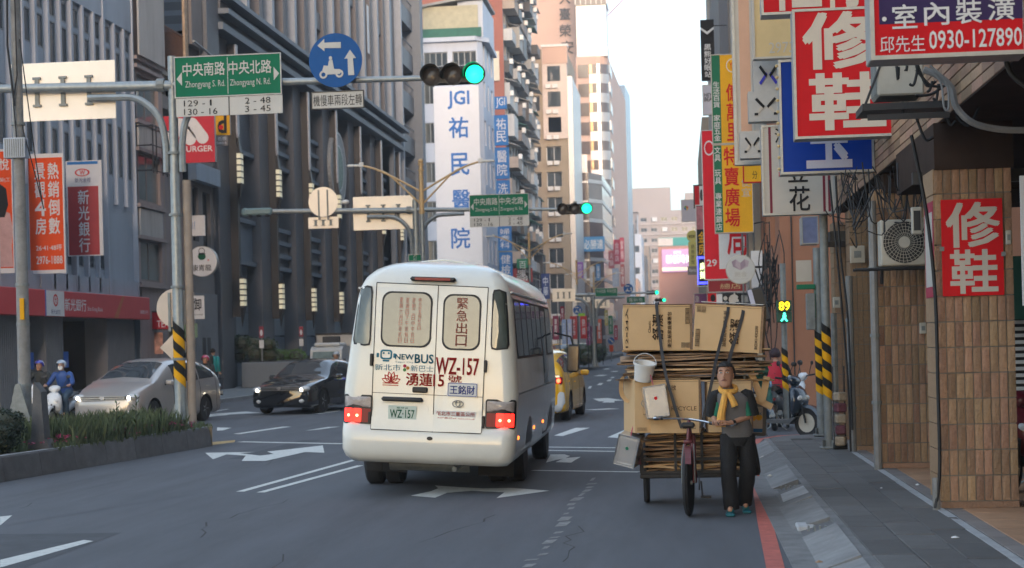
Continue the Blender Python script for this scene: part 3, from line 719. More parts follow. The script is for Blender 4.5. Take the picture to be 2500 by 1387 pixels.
def sign(name, label, q, Y, m_face, m_frame, texts=(), dep=.25, fr=.03, group=None, cat='sign', z=None, tubes=()):
    x0, x1, z0, z1 = RC(*q, Y); t = thing(name, label, cat, ((x0+x1)/2, Y, z0), 0, group); w = (x1-x0)/2; h = z1-z0
    part(MB().box(-w, w, .012, dep, 0, h, .008), 'cabinet', m_frame, t)
    if fr:
        mb = MB(); mb.box(-w, w, -.02, .012, 0, fr); mb.box(-w, w, -.02, .012, h-fr, h); mb.box(-w, -w+fr, -.02, .012, fr, h-fr); mb.box(w-fr, w, -.02, .012, fr, h-fr); part(mb, 'frame', m_frame, t)
    part(MB().box(-w+fr, w-fr, -.004, .0115, fr, h-fr), 'face', m_face, t)
    if x0 > -1 and Y < 70 and 2.2-x1 > .02 and x1 < 2.3:
        mb = MB(); mb.tube([(w, .08, h*.9), (w+2.3-x1, .08, h*.9)], .018, 5); mb.tube([(w, .08, h*.1), (w+2.3-x1, .08, h*.12)], .018, 5); part(mb, 'bracket', m_dark, t)
    for tx in texts:
        s, a, b, c, d, m = tx[:6]; bold = tx[6] if len(tx) > 6 else .03; vert = len(tx) > 7 and tx[7]
        lettering(s, -w+2*w*a, -w+2*w*b, h*(1-d), h*(1-c), -.008, m, t, bold, vert)
    return t, w, h
def band(t, w, h, a, b, c, d, m, name='colour_band', y=-.006):
    return part(MB().box(-w+2*w*a, -w+2*w*b, y, y+.004, h*(1-d), h*(1-c)), name, m, t)
m_sfr = mat('sign_frame_steel', (.40, .41, .40), .45, .4, var=.15, vs=8)
m_sblu = paint('clinic_blue', (.03, .17, .46)); 
for s, q, lab in (('JGI', (1207, 236, 1237, 266), 'small blue hospital logo box topmost of the vertical sign'), ('祐民', (1207, 281, 1240, 355), 'blue vertical sign box reading the hospital name, below the logo box'),
             ('醫院', (1209, 360, 1243, 437), 'blue vertical sign box with two white characters, third from top'), ('洗腎', (1212, 440, 1245, 510), 'blue vertical sign box partly behind the green road sign'),
             ('婦產科', (1216, 552, 1249, 612), 'blue vertical sign box just below the green road sign'), ('健檢', (1219, 616, 1251, 676), 'lowest blue vertical sign box above the bus roof')):
    sign('clinic_sign', lab, q, 141, m_sblu, m_sblu, [(s, .14, .86, .08, .92, m_sgw, .02, len(s) < 4 and s != 'JGI')], group='blue hospital sign boxes')
# brick-red tower with balconies on its street side
def tower_side_junk(root, X0, Y0, Y1, z0, z1, fl, seed, mats, ox, oy, st=2.6):
    r = random.Random(seed); z = z0
    while z < z1:
        y = Y0
        while y < Y1-st:
            w = st*.86; d = r.choice((.5, .9, 1.2)); h = r.choice((1.1, 1.2, 2.2)); m = r.choice(mats)
            part(MB((ox, oy, 0)).box(X0-.01, X0+d, y, y+w, z, z+h), 'balcony', m, root)
            if r.random() < .6: part(MB((ox, oy, 0)).box(X0+d, X0+d+.35, y+.3, y+.95, z+.9, z+1.4), 'air_conditioner', m_white, root)
            if r.random() < .4: part(MB((ox, oy, 0)).prism([(X0, z+2.6), (X0+1.3, z+2.2), (X0+1.3, z+2.25), (X0, z+2.7)], y, y+w), 'awning', r.choice((mat('green_awning', (.05, .16, .12), .7), m_grey)), root)
            y += st
        z += fl
bt = building('brick_tower', 'brick red residential tower with cluttered balconies behind the hospital', [(-27, 166), (-17.35, 166), (-17.35, 199), (-27, 199)], 52, m_brick,
    {1: dict(mw=m_grey, wins=lambda W: grid(W, 1, 50, 11, 15, 1.9, 1.6, .9), mf=m_dark, mp=m_glass)})
part(MB((-27, 166, 0)).box(-19.2, -17.8, 165.8, 166.0, 28.5, 31.5), 'notice', mat('pale_cream', (.55, .50, .40), .6), bt)
part(MB((-27, 166, 0)).box(-25.2, -22.0, 165, 166, 32.5, 35), 'water_tank_room', m_corr, bt)
tower_side_junk(bt, -17.34, 166.3, 198.5, 3.4, 45, 3.25, 5, [m_grey, m_brn, m_dark, m_tan, m_corr], -27, 166, 4.5)
# low grey house under it
lg = building('grey_annex', 'low grey house with flat roof beside the brick tower foot', [(-19, 146), (-16.4, 146), (-16.4, 158), (-19, 158)], 14, m_grey, {0: dict(wins=lambda W: grid(W, 1, 13, 1, 4, 1.5, 1.4), mf=m_dark, mp=m_glass), 1: dict(wins=lambda W: grid(W, 1, 13, 4, 4, 1.8, 1.5), mf=m_dark, mp=m_glass)})
# beige tower facing the camera
bg = building('beige_tower', 'beige apartment tower with white top corner and air conditioners under each window', [(-18.4, 205), (-13.6, 205), (-13.6, 222), (-18.4, 222)], 38.5, m_beige2,
    {0: dict(wins=lambda W: [(w+x0, w+x1, 2+i*3.2, 3.9+i*3.2, 2) for i in range(11) for x0, x1, w in ((.1, 1.4, 0), (2.05, 3.95, 0))], mf=m_white, mp=m_glass, depth=.5),
     1: dict(wins=lambda W: grid(W, 1, 37, 5, 11, 1.4, 1.5), mf=m_dark, mp=m_glass)})
part(MB((-18.4, 205, 0)).box(-16.6, -13.5, 204.7, 206, 27.2, 38.6), 'white_top_corner', mat('pale_pink_render', (.60, .52, .47), .6, var=.1), bg)
for i in range(7): part(MB((-18.4, 205, 0)).box(-15.95, -14.35, 204.66, 204.7, 28+i*3.2 if i < 3 else 28, 29.9+i*3.2 if i < 3 else 29.9), 'window', m_glass, bg)
part(MB((-18.4, 205, 0)).box(-16.5, -13.4, 204.6, 206, 36.6, 38.7), 'parapet', m_pink, bg); part(MB((-18.4, 205, 0)).box(-16.7, -13.3, 204.5, 206, 38.7, 39.0), 'cornice', m_sgw, bg)
for i in range(11):
    for k in (0, 1): part(MB((-18.4, 205, 0)).box(-16.2+k*.85, -15.55+k*.85, 204.3, 204.65, 1.5+i*3.2, 2.0+i*3.2), 'air_conditioner', m_white, bg)
    part(MB((-18.4, 205, 0)).box(-18.1, -17.4, 204.4, 204.9, 1.6+i*3.2, 2.1+i*3.2), 'air_conditioner', m_white, bg)
part(MB((-18.4, 205, 0)).box(-13.55, -12.9, 205, 222, .1, 35), 'service_shaft', m_silver, bg)
# pink tower with vertical dark characters
pt = building('pink_tower', 'pale pink office tower with dark vertical characters down its face', [(-27, 262), (-15.2, 262), (-15.2, 275), (-27, 275)], 95, m_pink,
    {1: dict(wins=lambda W: grid(W, 2, 90, 4, 26, 2., 1.9), mf=m_dark, mp=m_glass)})
for ch, q in (('大', (1366, -20, 1392, 10)), ('臺', (1366, 20, 1392, 48)), ('榮', (1366, 60, 1394, 90)), ('安', (1370, 100, 1400, 132))):
    a, b, c, d = RC(*q, 261.9); lettering(ch, a+27, b+27, c, d, -.25, m_dark, pt, .03)
# glass corner tower, its gold reflections put on as coloured panes
gx = -12.2
poly = [(-15.2, 252), (-12.0, 252)]+[(-12.0+1.6*math.sin(R(a)), 253.6-1.6*math.cos(R(a))) for a in (20, 45, 70)]+[(-10.3, 254), (-9.2, 300), (-15.2, 300)]
gt = building('glass_corner_tower', 'pink stone tower with rounded glass corner and painted gold glints', poly, 45.5, m_pink, {})
gp = (-15.2, 252, 0)
for i in range(14):
    z = 3+i*2.95
    part(MB(gp).box(-14.9, -13.3, 251.85, 252.05, z+.9, z+2.9), 'window', m_bglass, gt)
    mb = MB(gp); pts = [(-13.2, 251.9)]+[(-12.0+1.75*math.sin(R(a)), 253.65-1.75*math.cos(R(a))) for a in (0, 15, 30, 45, 60, 75, 90)]
    for (zz0, zz1, mm, nn) in ((z, z+1.45, m_silver, 'spandrel'), (z+1.45, z+2.95, m_bglass, 'glass_band')):
        mb = MB(gp); mb.add([(x, y, zz0) for x, y in pts]+[(x, y, zz1) for x, y in pts], [(j, j+1, j+1+len(pts), j+len(pts)) for j in range(len(pts)-1)]); part(mb, nn, mm, gt, fixn=False)
    part(MB(gp).box(-13.15, -12.75, 251.8, 251.9, z+1.5, z+2.9), 'gold_glint_pane', m_gold, gt)
for i in range(15): part(MB(gp).box(-10.28, -10.1, 254.5, 299, 2+i*2.95, 3.5+i*2.95), 'side_glass_band', m_silver if i % 2 else m_bglass, gt)
part(MB(gp).box(-15.0, -10.3, 252.1, 258, 45.5, 47.4), 'white_crown', m_sgw, gt); part(MB(gp).box(-15, -10.4, 252.3, 258, 47.4, 53.5), 'crown_panel', m_silver, gt)
part(MB(gp).box(-15.1, -10.2, 252.0, 258, 53.5, 56.2), 'crown_glass', m_bglass, gt)
mb = MB(gp); 
for k in range(7): mb.box(-15.1+k*.8, -15.0+k*.8, 251.9, 252, 53.5, 56.3)
mb.box(-15.1, -10.2, 251.88, 252, 56.2, 56.5); part(mb, 'crown_mullion', m_silver, gt)
part(MB(gp).prism([(-15.2, 56.5), (-10.2, 56.5), (-15.2, 61.5)], 252, 258), 'sloped_roof', m_grey, gt)
# lower bronze glass building in front of it
lp = (-15.9, 226, 0)
lo = building('bronze_glass_block', 'lower bronze glass block with blue cram school banner', [(-15.9, 226), (-12.3, 226), (-10.6, 229.5), (-10.2, 250), (-15.9, 250)], 25.0, m_bglass, {})
for i in range(9):
    part(MB(lp).box(-15.9, -12.4, 225.9, 226, 2+i*2.7, 2.25+i*2.7), 'spandrel', m_silver, lo)
    mb = MB(lp); mb.prism([(-12.3, 225.9), (-10.5, 229.4), (-10.1, 250), (-10.2, 250), (-10.62, 229.5), (-12.35, 226.0)], 2+i*2.7, 2.5+i*2.7, 'xy'); part(mb, 'spandrel', m_silver, lo)
part(MB(lp).box(-15.9, -12.4, 225.85, 226, 25, 27.5), 'parapet', m_silver, lo)
for x in (-14.9, -13.9): part(MB(lp).box(x, x+.35, 225.88, 225.95, 8, 25), 'gold_glint_pane', m_gold, lo)  # panes in the same painted gold reflection colour
sign('cram_school_banner', 'pale blue banner with white characters on the bronze glass block', (1404, 578, 1476, 614), 224.5, paint('banner_blue', (.07, .25, .48)), m_sblu, [('賀', .02, .22, .1, .9, m_sgw), ('必勝達', .3, .95, .2, .85, m_sgw)], group=None)
# slim blue tower with ornaments
sb = building('slim_blue_tower', 'slim blue glass tower with spiky ornaments at the street end', [(-12.2, 330), (-10.2, 330), (-9.6, 345), (-12.2, 345)], 53, m_blueg, {})
for q in ((1502, 338), (1500, 530)):
    c = P(q[0]+5, q[1], 329); mb = MB((-12.2, 330, 0))
    for a in range(0, 360, 60): mb.tube([c, c+Vector((math.cos(R(a))*2.0, 0, math.sin(R(a))*1.1))], [.4, .05], 5)
    part(mb, 'ornament', m_dark, sb)
a, b, c, d = RC(1508, 515, 1518, 560, 329); part(MB((-12.2, 330, 0)).box(a, b, 328.8, 329, c, d), 'led_panel', lamp('blue_led', (.1, .25, .9), .4), sb)
a, b, c, d = RC(1506, 395, 1512, 412, 329); part(MB((-12.2, 330, 0)).box(a, b, 328.8, 329, c, d), 'led_panel', m_sgw, sb)
# strip of vertical signs at the far left street edge
rr = random.Random(11)
fsg = [(1250, 655, 1300, 690, 150, (.35, .06, .06)), (1262, 632, 1290, 682, 150, (.03, .22, .12)), (1322, 668, 1342, 730, 165, (.03, .05, .16)), (1407, 640, 1424, 680, 178, (.25, .10, .42)), (1425, 640, 1432, 690, 185, (.6, .6, .6)), (1498, 585, 1514, 645, 215, (.45, .06, .10)), (1486, 612, 1500, 655, 205, (.4, .10, .12)),
       (1495, 655, 1511, 700, 210, (.45, .50, .60)), (1513, 580, 1524, 640, 240, (.45, .08, .12)), (1440, 650, 1452, 700, 180, (.5, .5, .5)), (1455, 645, 1466, 685, 190, (.07, .22, .45)), (1515, 645, 1525, 700, 250, (.3, .08, .08))]
labs = ['pink and red shop sign above the bus roof', 'green diamond patterned vertical sign above the bus roof', 'dark navy vertical sign with red emblem right of the bus roof', 'purple vertical sign by the third street lamp', 'thin white vertical sign by the third street lamp', 'tall red vertical sign below the slim blue tower', 'dark red vertical sign left of the slim blue tower', 'pale blue vertical sign low beneath the slim blue tower', 'crimson vertical sign at the foot of the slim blue tower', 'white vertical sign near the fourth street lamp', 'small blue vertical sign near the fourth street lamp', 'small brown vertical sign farthest along the left side']
for i, (a, b, c, d, Y, rgb) in enumerate(fsg):
    sign('vertical_shop_sign', labs[i], (a, b, c, d), Y, paint('far_sign_%d' % i, rgb), m_dark, [(['牙醫', '百事', '中華', '房屋', '旅店', '金飾店', '火鍋', '補習班', '當鋪', '眼鏡', '藥局', '銀樓'][i], .2, .8, .1, .9, m_sgw, .02, True)], fr=0, group='far shop signs along the left side')
# filler street houses behind those signs
gr = random.Random(21); y = 224
fh = [(-16.4, 146), ]
hl = ['grey', 'cream', 'brown', 'pink', 'white', 'dark']
for i in range(7):
    y = 304+i*26; w = 24; x1 = -11.2+i*.45; hh = gr.choice((18, 24, 16, 28, 21)); mm = [m_grey, m_beige2, m_brn, m_pink, m_hosp, m_blk2, m_tan][i]
    building('street_house', 'distant %s street house beyond the slim blue tower' % ['grey', 'beige', 'brown', 'pink', 'white', 'dark', 'tan'][i], [(x1-12, y), (x1, y), (x1, y+w), (x1-12, y+w)], hh, mm,
        {0: dict(wins=lambda W: grid(W, 1, hh, 4, 5, 1.8, 1.6), mf=m_dark, mp=m_glass), 1: dict(wins=lambda W: grid(W, 1, hh, 8, 5, 1.8, 1.6), mf=m_dark, mp=m_glass)}, group='distant street houses')
# far apartment slab closing the view
m_far = mat('far_pale_tile', (.40, .35, .33), .7, var=.08, vs=.1)
ap = building('apartment_slab', 'large pale pink apartment block closing the far end of the street', [(-17.5, 520), (-12.6, 520), (-12.6, 515), (16, 515), (16, 540), (-17.5, 540)], 42, m_far,
    {0: dict(wins=lambda W: grid(W, 2, 41, 3, 12, .9, 1.3), mf=m_white, mp=m_glass), 2: dict(wins=lambda W: grid(W, 2, 41, 9, 12, 2.0, 1.3), mf=m_white, mp=m_glass)})
part(MB((-17.5, 520, 0)).box(-14.5, -2.5, 518, 532, 42, 49.5), 'stair_tower', m_far, ap); part(MB((-17.5, 520, 0)).box(2, 14, 518, 532, 42, 47.5), 'stair_tower', m_far, ap)
part(MB((-17.5, 520, 0)).box(-13.1, -12.7, 514.9, 515, 3, 41), 'drain_stack', m_bankf, ap)
for k in range(12):
    z = 2+k*3.25; part(MB((-17.5, 520, 0)).box(-12, 15.5, 514.5, 515, z-.1, z+.15), 'floor_band', mat('far_band', (.55, .50, .47), .7), ap)
    for j in range(9):
        if (j*7+k*3) % 4 == 0: part(MB((-17.5, 520, 0)).box(-11.5+j*3.1, -9.9+j*3.1, 514.2, 514.6, z+.9, z+2.2), 'enclosed_balcony', m_sgw if k % 3 else m_bankf, ap)
# pink commercial block with big advertising screen
m_salm = mat('salmon_tile', (.60, .36, .30), .7, var=.08, vs=.2)
cb = building('screen_block', 'salmon coloured block carrying a bright lilac advertising screen', [(-3.9, 300), (5.0, 300), (5.0, 312), (-3.9, 312)], 18.6, m_salm, {})
part(MB((-3.9, 300, 0)).box(-3.8, 3, 299.6, 300, 18.7, 20.2), 'roof_sign', paint('teal_board', (.10, .40, .40)), cb)
part(MB((-3.9, 300, 0)).box(-3.85, -1.2, 299.5, 299.6, 18.75, 20.1), 'roof_sign', m_sgw, cb)
x0, x1, z0, z1 = RC(1616, 608, 1698, 664, 299.5)
sc = thing('advertising_screen', 'lit lilac advertising screen with white characters on the salmon block', 'screen', ((x0+x1)/2, 299.4, z0)); w = (x1-x0)/2
part(MB().box(-w, w, 0, .5, 0, z1-z0), 'display', lamp('lilac', (.50, .30, .56), .14), sc)
lettering('新板時尚', -w*.75, w*.75, (z1-z0)*.38, (z1-z0)*.75, -.05, lamp('white_led', (1, 1, 1), .3), sc, .06)
lettering('遠百站', -w*.3, w*.15, (z1-z0)*.8, (z1-z0)*.92, -.05, lamp('white_led', (1, 1, 1), 1), sc, .03)
part(MB().box(-w, w, -.04, -.01, (z1-z0)*.06, (z1-z0)*.2), 'light_band', lamp('cream_led', (1, .85, .6), .22), sc)
# low clutter of houses in front of it, across the road end
for i, (x, w, h, rgb) in enumerate(((-9.5, 4, 5.5, (.42, .36, .32)), (-5.3, 3.5, 7, (.25, .33, .42)), (-1.6, 4, 5.8, (.52, .34, .28)), (2.6, 5, 8, (.40, .38, .36)))):
    building('low_house', ['low cream', 'low blue roofed', 'low salmon', 'low grey'][i]+' house standing before the salmon screen block', [(x, 285), (x+w, 285), (x+w, 296), (x, 296)], h, mat('low_house_%d' % i, rgb, .7), {0: dict(wins=lambda W: grid(W, 1, h, 3, 2, .8, 1.1), mf=m_white, mp=m_glass)}, group='low houses at the road end')
# red construction crane jib far right of the towers
cj = thing('tower_crane', 'red lattice crane jib rising beyond the glass corner tower', 'crane', (0, 400, 0))
p0, p1 = P(1462, 62, 400), P(1550, -30, 400); mb = MB((0, 400, 0)); up = Vector((-.5, 0, .7))
for o in (Vector((0, 0, 0)), up, Vector((0, .8, .3))): mb.tube([p0+o, p1+o], .08, 4)
for k in range(14): a = p0.lerp(p1, k/14); b = p0.lerp(p1, (k+.5)/14); c = p0.lerp(p1, (k+1)/14); mb.tube([a, b+up, c], .05, 3)
part(mb, 'jib', paint('crane_red', (.45, .10, .08)), cj)
part(MB((0, 400, 0)).tube([P(1440, 100, 400), P(1440, 840, 400)], .8, 4), 'mast', m_dark, cj)

# ================================================================ RIGHT-HAND SHOPHOUSES
m_tile = mat('rough_brown_tile', (.31, .19, .115), .75, var=.16, vs=30, rand=.3, huer=.014, bump=.5, bs=60, dirt=.2)
m_tilej = mat('tile_joint', (.19, .18, .165), .85, var=.2)
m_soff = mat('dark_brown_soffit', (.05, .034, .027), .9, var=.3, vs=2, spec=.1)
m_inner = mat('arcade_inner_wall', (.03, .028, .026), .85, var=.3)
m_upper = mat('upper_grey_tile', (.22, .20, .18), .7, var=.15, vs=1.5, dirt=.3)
def pillar(par, x0, x1, y0, y1, cols, zt, ox, oy, single=True, zs=None):
    pl = part(MB((ox, oy, 0)).box(x0+.012, x1-.012, y0+.012, y1, .12, zt), 'pillar', m_tilej, par)
    tw = (x1-x0)/cols; th = .2405; rows = int((zt-.18)/th)+1
    meshes = []
    for k in range(3):
        r = random.Random(k+int(x1*10)); mb = MB(); a, b = tw/2-.0055, th/2-.006
        n = 3; vs = []; fs = []
        for i in range(n+1):
            for j in range(n+1):
                e = i in (0, n) or j in (0, n); vs.append((-a+2*a*i/n, -.006 if e else -.011+r.uniform(-.002, .002), -b+2*b*j/n))
        for i in range(n):
            for j in range(n): q = i*(n+1)+j; fs.append((q, q+n+1, q+n+2, q+1))
        mb.add(vs, fs); m0 = len(mb.v); mb.add([(-a, .012, -b), (a, .012, -b), (a, .012, b), (-a, .012, b), (-a, -.006, -b), (a, -.006, -b), (a, -.006, b), (-a, -.006, b)], [(0, 1, 5, 4), (1, 2, 6, 5), (2, 3, 7, 6), (3, 0, 4, 7)])
        meshes.append(mesh_of(mb, m_tile, fixn=False))
    r = random.Random(9); mbj = MB()
    part(MB((ox, oy, 0)).box(x0-.004, x1+.0, y0-.006, y0+.3, .125, .185, .003), 'base_tile', m_tile, pl)
    for j in range(rows):
        for i in range(cols):
            c = (x0+tw*(i+.5)-ox, y0-oy, .19+th*(j+.5))
            if single: link('tile', r.choice(meshes), pl, c)
            else: mbj.box(c[0]-tw/2+.004, c[0]+tw/2-.004, c[1]-.01, c[1]+.01, c[2]-th/2+.005, c[2]+th/2-.005)
    if not single: tag(part(mbj, 'tiles', m_tile, pl), kind='stuff')
    mbs = MB((ox, oy, 0)); nd = int((y1-y0)/tw)
    for j in range(rows):
        for i in range(nd): mbs.box(x0-.008, x0+.012, y0+.01+tw*i+.004, y0+.01+tw*(i+1)-.004, .19+th*j+.005, .19+th*(j+1)-.005)
    tag(part(mbs, 'side_tiles', m_tile, pl), kind='stuff')
    return pl
def shophouse(label, y0, y1, seed, piers, fas=True):
    ox, oy = 2.46, y0; t = thing('shophouse', label, 'building', (ox, oy, 0), 0); O = (ox, oy, 0)
    for pz in piers: pillar(t, *pz[:5], pz[5], ox, oy, pz[6])
    part(MB(O).box(2.475, 12, y0, y1, 3.76, 30), 'upper_wall', m_upper, t)  # carried up above the frame to cast shade on the street
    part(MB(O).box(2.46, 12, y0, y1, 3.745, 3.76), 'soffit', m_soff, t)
    fb = part(MB(O).box(2.465, 2.475, y0, y1, 3.75, 4.9), 'fascia', m_tilej, t)
    me = mesh_of(MB().box(0, .016, .004, .49, .004, .092, .003), m_tile)
    if fas:
        for j in range(7):
            k = int((y1-y0)/.5)
            for i in range(k): link('tile', me, fb, (2.452-ox, .25*(j % 2)*0+i*.5, 3.755+j*.098))
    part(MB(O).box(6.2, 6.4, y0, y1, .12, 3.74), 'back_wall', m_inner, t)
    return t
sh1 = shophouse('near shophouse with rough brown tiled pillar and red repair sign', 9.5, 18.5, 1, [(2.39, 3.10, 15.72, 16.4, 9, 3.3, True)])
sh2 = shophouse('second shophouse with tiled pillars behind the downpipe and air conditioner', 18.5, 26.9, 2, [(2.40, 3.04, 20.5, 21.1, 8, 3.5, True), (2.42, 3.05, 23.75, 24.35, 8, 3.5, False), (2.42, 3.1, 26.2, 26.85, 8, 3.5, False)], True)
shb = building('unseen_sun_block', 'unseen block added behind the viewer to shade the street', [(2.6, -260), (40, -260), (40, 9.4), (2.6, 9.4)], 38, m_upper, {})  # added out of view to keep the low sun off the street
part(MB((2.46, 9.5, 0)).box(2.395, 3.12, 15.7, 18.4, 3.3, 3.74), 'cross_beam', m_soff, sh1)
part(MB((2.46, 18.5, 0)).box(2.5, 6, 20.4, 21.2, 3.5, 3.74), 'cross_beam', m_soff, sh2)
part(MB((2.46, 9.5, 0)).box(2.3, 6, 16.45, 16.55, 3.24, 3.36), 'beam_pipe', m_dark, sh1)
# shutter and clutter inside the arcade, right of the first pillar
st = thing('roller_shutter', 'black and white striped shutter deep in the arcade right of the tiled pillar', 'shutter', (3.2, 19.0, .5))
mb = MB()
for k in range(26): mb.box(0, 1.6, 0, .03, k*.075, k*.075+.04)
part(mb, 'slat', m_white, st); part(MB().box(0, 1.6, .03, .06, 0, 2.), 'backing', m_black, st)
part(MB().box(3.14, 3.9, 18.6, 18.65, 1.9, 2.6), 'green_meter_cabinet', mat('dark_green_paint', (.02, .09, .06), .6)); tag(bpy.context.scene.objects['green_meter_cabinet'], 'dark green cabinet above the striped shutter in the arcade', 'cabinet')
pg = thing('pennant_sign', 'narrow red and white pennant hanging at the right picture edge', 'sign', (2.93, 14.5, 1.99))
part(MB().box(0, .35, 0, .02, 0, 1.12), 'board', m_sgw, pg); part(MB().box(.035, .35, -.006, 0, .08, 1.08), 'face', paint('faded_red', (.45, .09, .10)), pg)
lettering('←', .045, .15, .88, .98, -.009, m_sgw, pg, .02); lettering('停車場', .06, .14, .3, .8, -.009, m_sgw, pg, .02, True)
tr_ = thing('hand_trolley', 'small maroon trolley of bundled goods beside the third tiled pillar', 'trolley', (2.24, 24.0, .12)); m_mr = mat('maroon_goods', (.12, .035, .05), .7, var=.6, vs=14)
for k in range(5): part(MB().box(-.07, .08, -.08, .08, .06+k*.16, .19+k*.16, .02), 'bundle', m_mr if k % 2 else mat('pale_goods', (.30, .24, .17), .7, var=.5, vs=12), tr_, rot=(0, 0, .2*k-.3))
part(MB().tube([(-.08, .1, .0), (-.08, .1, 1.2), (.08, .1, 1.2), (.08, .1, 0)], .01, 5), 'frame', m_dark, tr_); part(MB().lathe([(.05, -.1), (.05, .1)], (0, .05, .05), 'x', 12), 'wheel', m_rub, tr_)
# wall beyond the side street: tan side wall, then cream house
m_tanw = mat('terracotta_tile_wall', (.38, .165, .09), .7, var=.1, vs=1.2, dirt=.1)
m_cream = mat('cream_render', (.55, .50, .42), .7, var=.15, vs=1, dirt=.2)
tw = building('terracotta_corner_house', 'corner house with plain terracotta side wall across the side street', [(2.30, 38.2), (14, 38.2), (14, 47), (2.30, 47)], 34, m_tanw, {3: dict(wins=[(1, 3, 4, 5.6, 2), (5, 7, 4, 5.6, 2), (1, 3, 7.5, 9, 2), (5, 7, 7.5, 9, 2)], mf=m_dark, mp=m_glass)})  # made taller above the frame to hold back the low sun
part(MB((2.3, 38.2, 0)).box(2.55, 2.58, 38.17, 38.2, .12, 13), 'expansion_joint', m_dark, tw); part(MB((2.3, 38.2, 0)).box(4.3, 4.33, 38.17, 38.2, .12, 13), 'expansion_joint', m_dark, tw)
ch = building('cream_house', 'stained cream house wall beyond the terracotta corner house', [(1.95, 47.3), (14, 47.3), (14, 58), (1.95, 58)], 30, m_cream, {3: dict(wins=lambda W: grid(W, 3, 14, 3, 4, 2, 1.6), mf=m_dark, mp=m_glass)})  # height raised above the frame for its shadow
mb = MB((1.95, 47.3, 0))
for x in (1.78, 1.92, 2.1):
    mb.tube([(x, 47.1, .1), (x, 47.1, 11)], .03, 5)
for k in range(30): mb.tube([(1.78, 47.1, .5+k*.35), (1.92, 47.1, .5+k*.35)], .012, 4)
part(mb, 'drain_pipe', m_galvd, ch)
hrow = [(58.5, 70, 29, 'brown', m_brn, 1.9), (70.5, 88, 33, 'grey', m_grey, 1.9), (88.5, 103, 36, 'pale', m_cream, 2.0), (118, 150, 26, 'taupe', m_tower, 3.2), (151, 190, 22, 'beige', m_beige2, 2.3), (191, 230, 16, 'tan', m_tan, 2.5), (231, 296, 20, 'grey', m_grey, 5.5)]  # nearer houses raised above the frame to shade the left-hand blocks
for i, (ya, yb, hh, cn, mm, xx) in enumerate(hrow):
    building('row_house', 'distant %s row house on the right side, %s one past the cream house' % (cn, ['first', 'second', 'third', 'fourth', 'fifth', 'sixth', 'seventh'][i]), [(xx, ya), (16, ya), (16, yb), (xx, yb)], hh, mm, {3: dict(wins=lambda W: grid(W, 3, hh, 4, 4, 2, 1.6), mf=m_dark, mp=m_glass)}, group='row houses beyond the side street')
# round-fronted tower with curved balconies
x0 = P(1752, 60, 108).x
cy = thing('round_balcony_tower', 'grey tower with curved balcony bands behind the black bear sign', 'building', (x0+7, 108, 0))
part(MB().lathe([(6.6, 0), (6.6, 40)], n=40), 'core', m_dark, cy, smooth=30)
for i in range(12):
    z = 2.4+i*3.3
    for j in range(40):
        pass
    part(MB().lathe([(6.7, z), (7.0, z), (7.0, z+1.55), (6.7, z+1.55)], n=40), 'balcony_band', mat('grey_mosaic_band', (.20, .20, .20), .7, var=.2, vs=4), cy, smooth=30)
for k in range(3):
    a = P(1738, 55+k*28, 107); part(MB((x0+7, 108, 0)).tube([a, a+Vector((.9, 0, 0))], .12, 4), 'sign_bracket', m_tan, cy)
# ================================================================ SIGNS ON THE RIGHT
m_sred = paint('shop_red', (.60, .012, .018)); m_scr = mat('sign_cream', (.60, .54, .46), .5, var=.06); m_snav = paint('shop_navy', (.045, .03, .10)); m_mar = paint('maroon', (.20, .03, .05))
m_sblue = paint('shop_blue', (.006, .045, .32)); m_syel = paint('shop_yellow', (.78, .42, .02)); m_sgrn = paint('shop_green', (.02, .17, .09)); m_pale = mat('pale_yellow_panel', (.60, .45, .22), .5, var=.08)
m_stan = mat('shop_offwhite', (.50, .47, .42), .5, var=.06, dirt=.12); m_lil = mat('pale_lilac_paint', (.50, .50, .60), .5, var=.05)
t, w, h = sign('decorator_sign', 'navy and red hanging sign with white characters and a phone number, nearest at top right', (2122, -150, 2506, 140), 11.9, m_sred, m_sfr, dep=.3)
band(t, w, h, .06, .985, .02, .70, m_snav); a, b, c, d = RC(2178, 18, 2500, 78, 11.9)
cx_ = t.location.x; cz_ = t.location.z
for ch, (u0, u1, v0, v1) in zip('室內裝潢', ((2178, 2238, 12, 70), (2256, 2316, 6, 62), (2333, 2396, -2, 58), (2412, 2476, -6, 50))): 
    q = RC(u0, v0, u1, v1, 11.9); lettering(ch, q[0]-cx_, q[1]-cx_, q[2]-cz_, q[3]-cz_, -.012, m_sgw, t, .03)
q = RC(2153, 42, 2164, 53, 11.9); lettering('●', q[0]-cx_, q[1]-cx_, q[2]-cz_, q[3]-cz_, -.012, m_sgw, t, 0)
q = RC(2178, -60, 2476, -10, 11.9); lettering('油漆隔間', q[0]-cx_, q[1]-cx_, q[2]-cz_, q[3]-cz_, -.012, m_sgw, t, .03)
q = RC(2148, 88, 2258, 128, 11.9); lettering('邱先生', q[0]-cx_, q[1]-cx_, q[2]-cz_, q[3]-cz_, -.012, m_sgw, t, .02)
q = RC(2268, 72, 2494, 116, 11.9); lettering('0930-127890', q[0]-cx_, q[1]-cx_, q[2]-cz_, q[3]-cz_, -.012, m_sgw, t, .03)
t, w, h = sign('shoe_repair_sign', 'big red hanging sign with two cream brush characters, above the blue sign', (1937, 18, 2192, 336), 19.2, m_sred, m_sfr, dep=.3)
lettering('修', -w*.78, w*.62, h*.54, h*.96, -.012, m_scr, t, .075); lettering('鞋', -w*.68, w*.72, h*.07, h*.49, -.012, m_scr, t, .075)
t, w, h = sign('upper_red_sign', 'red sign cut off by the top edge above the shoe repair sign', (1856, -170, 2122, 32), 20.2, m_sred, m_sfr, dep=.3)
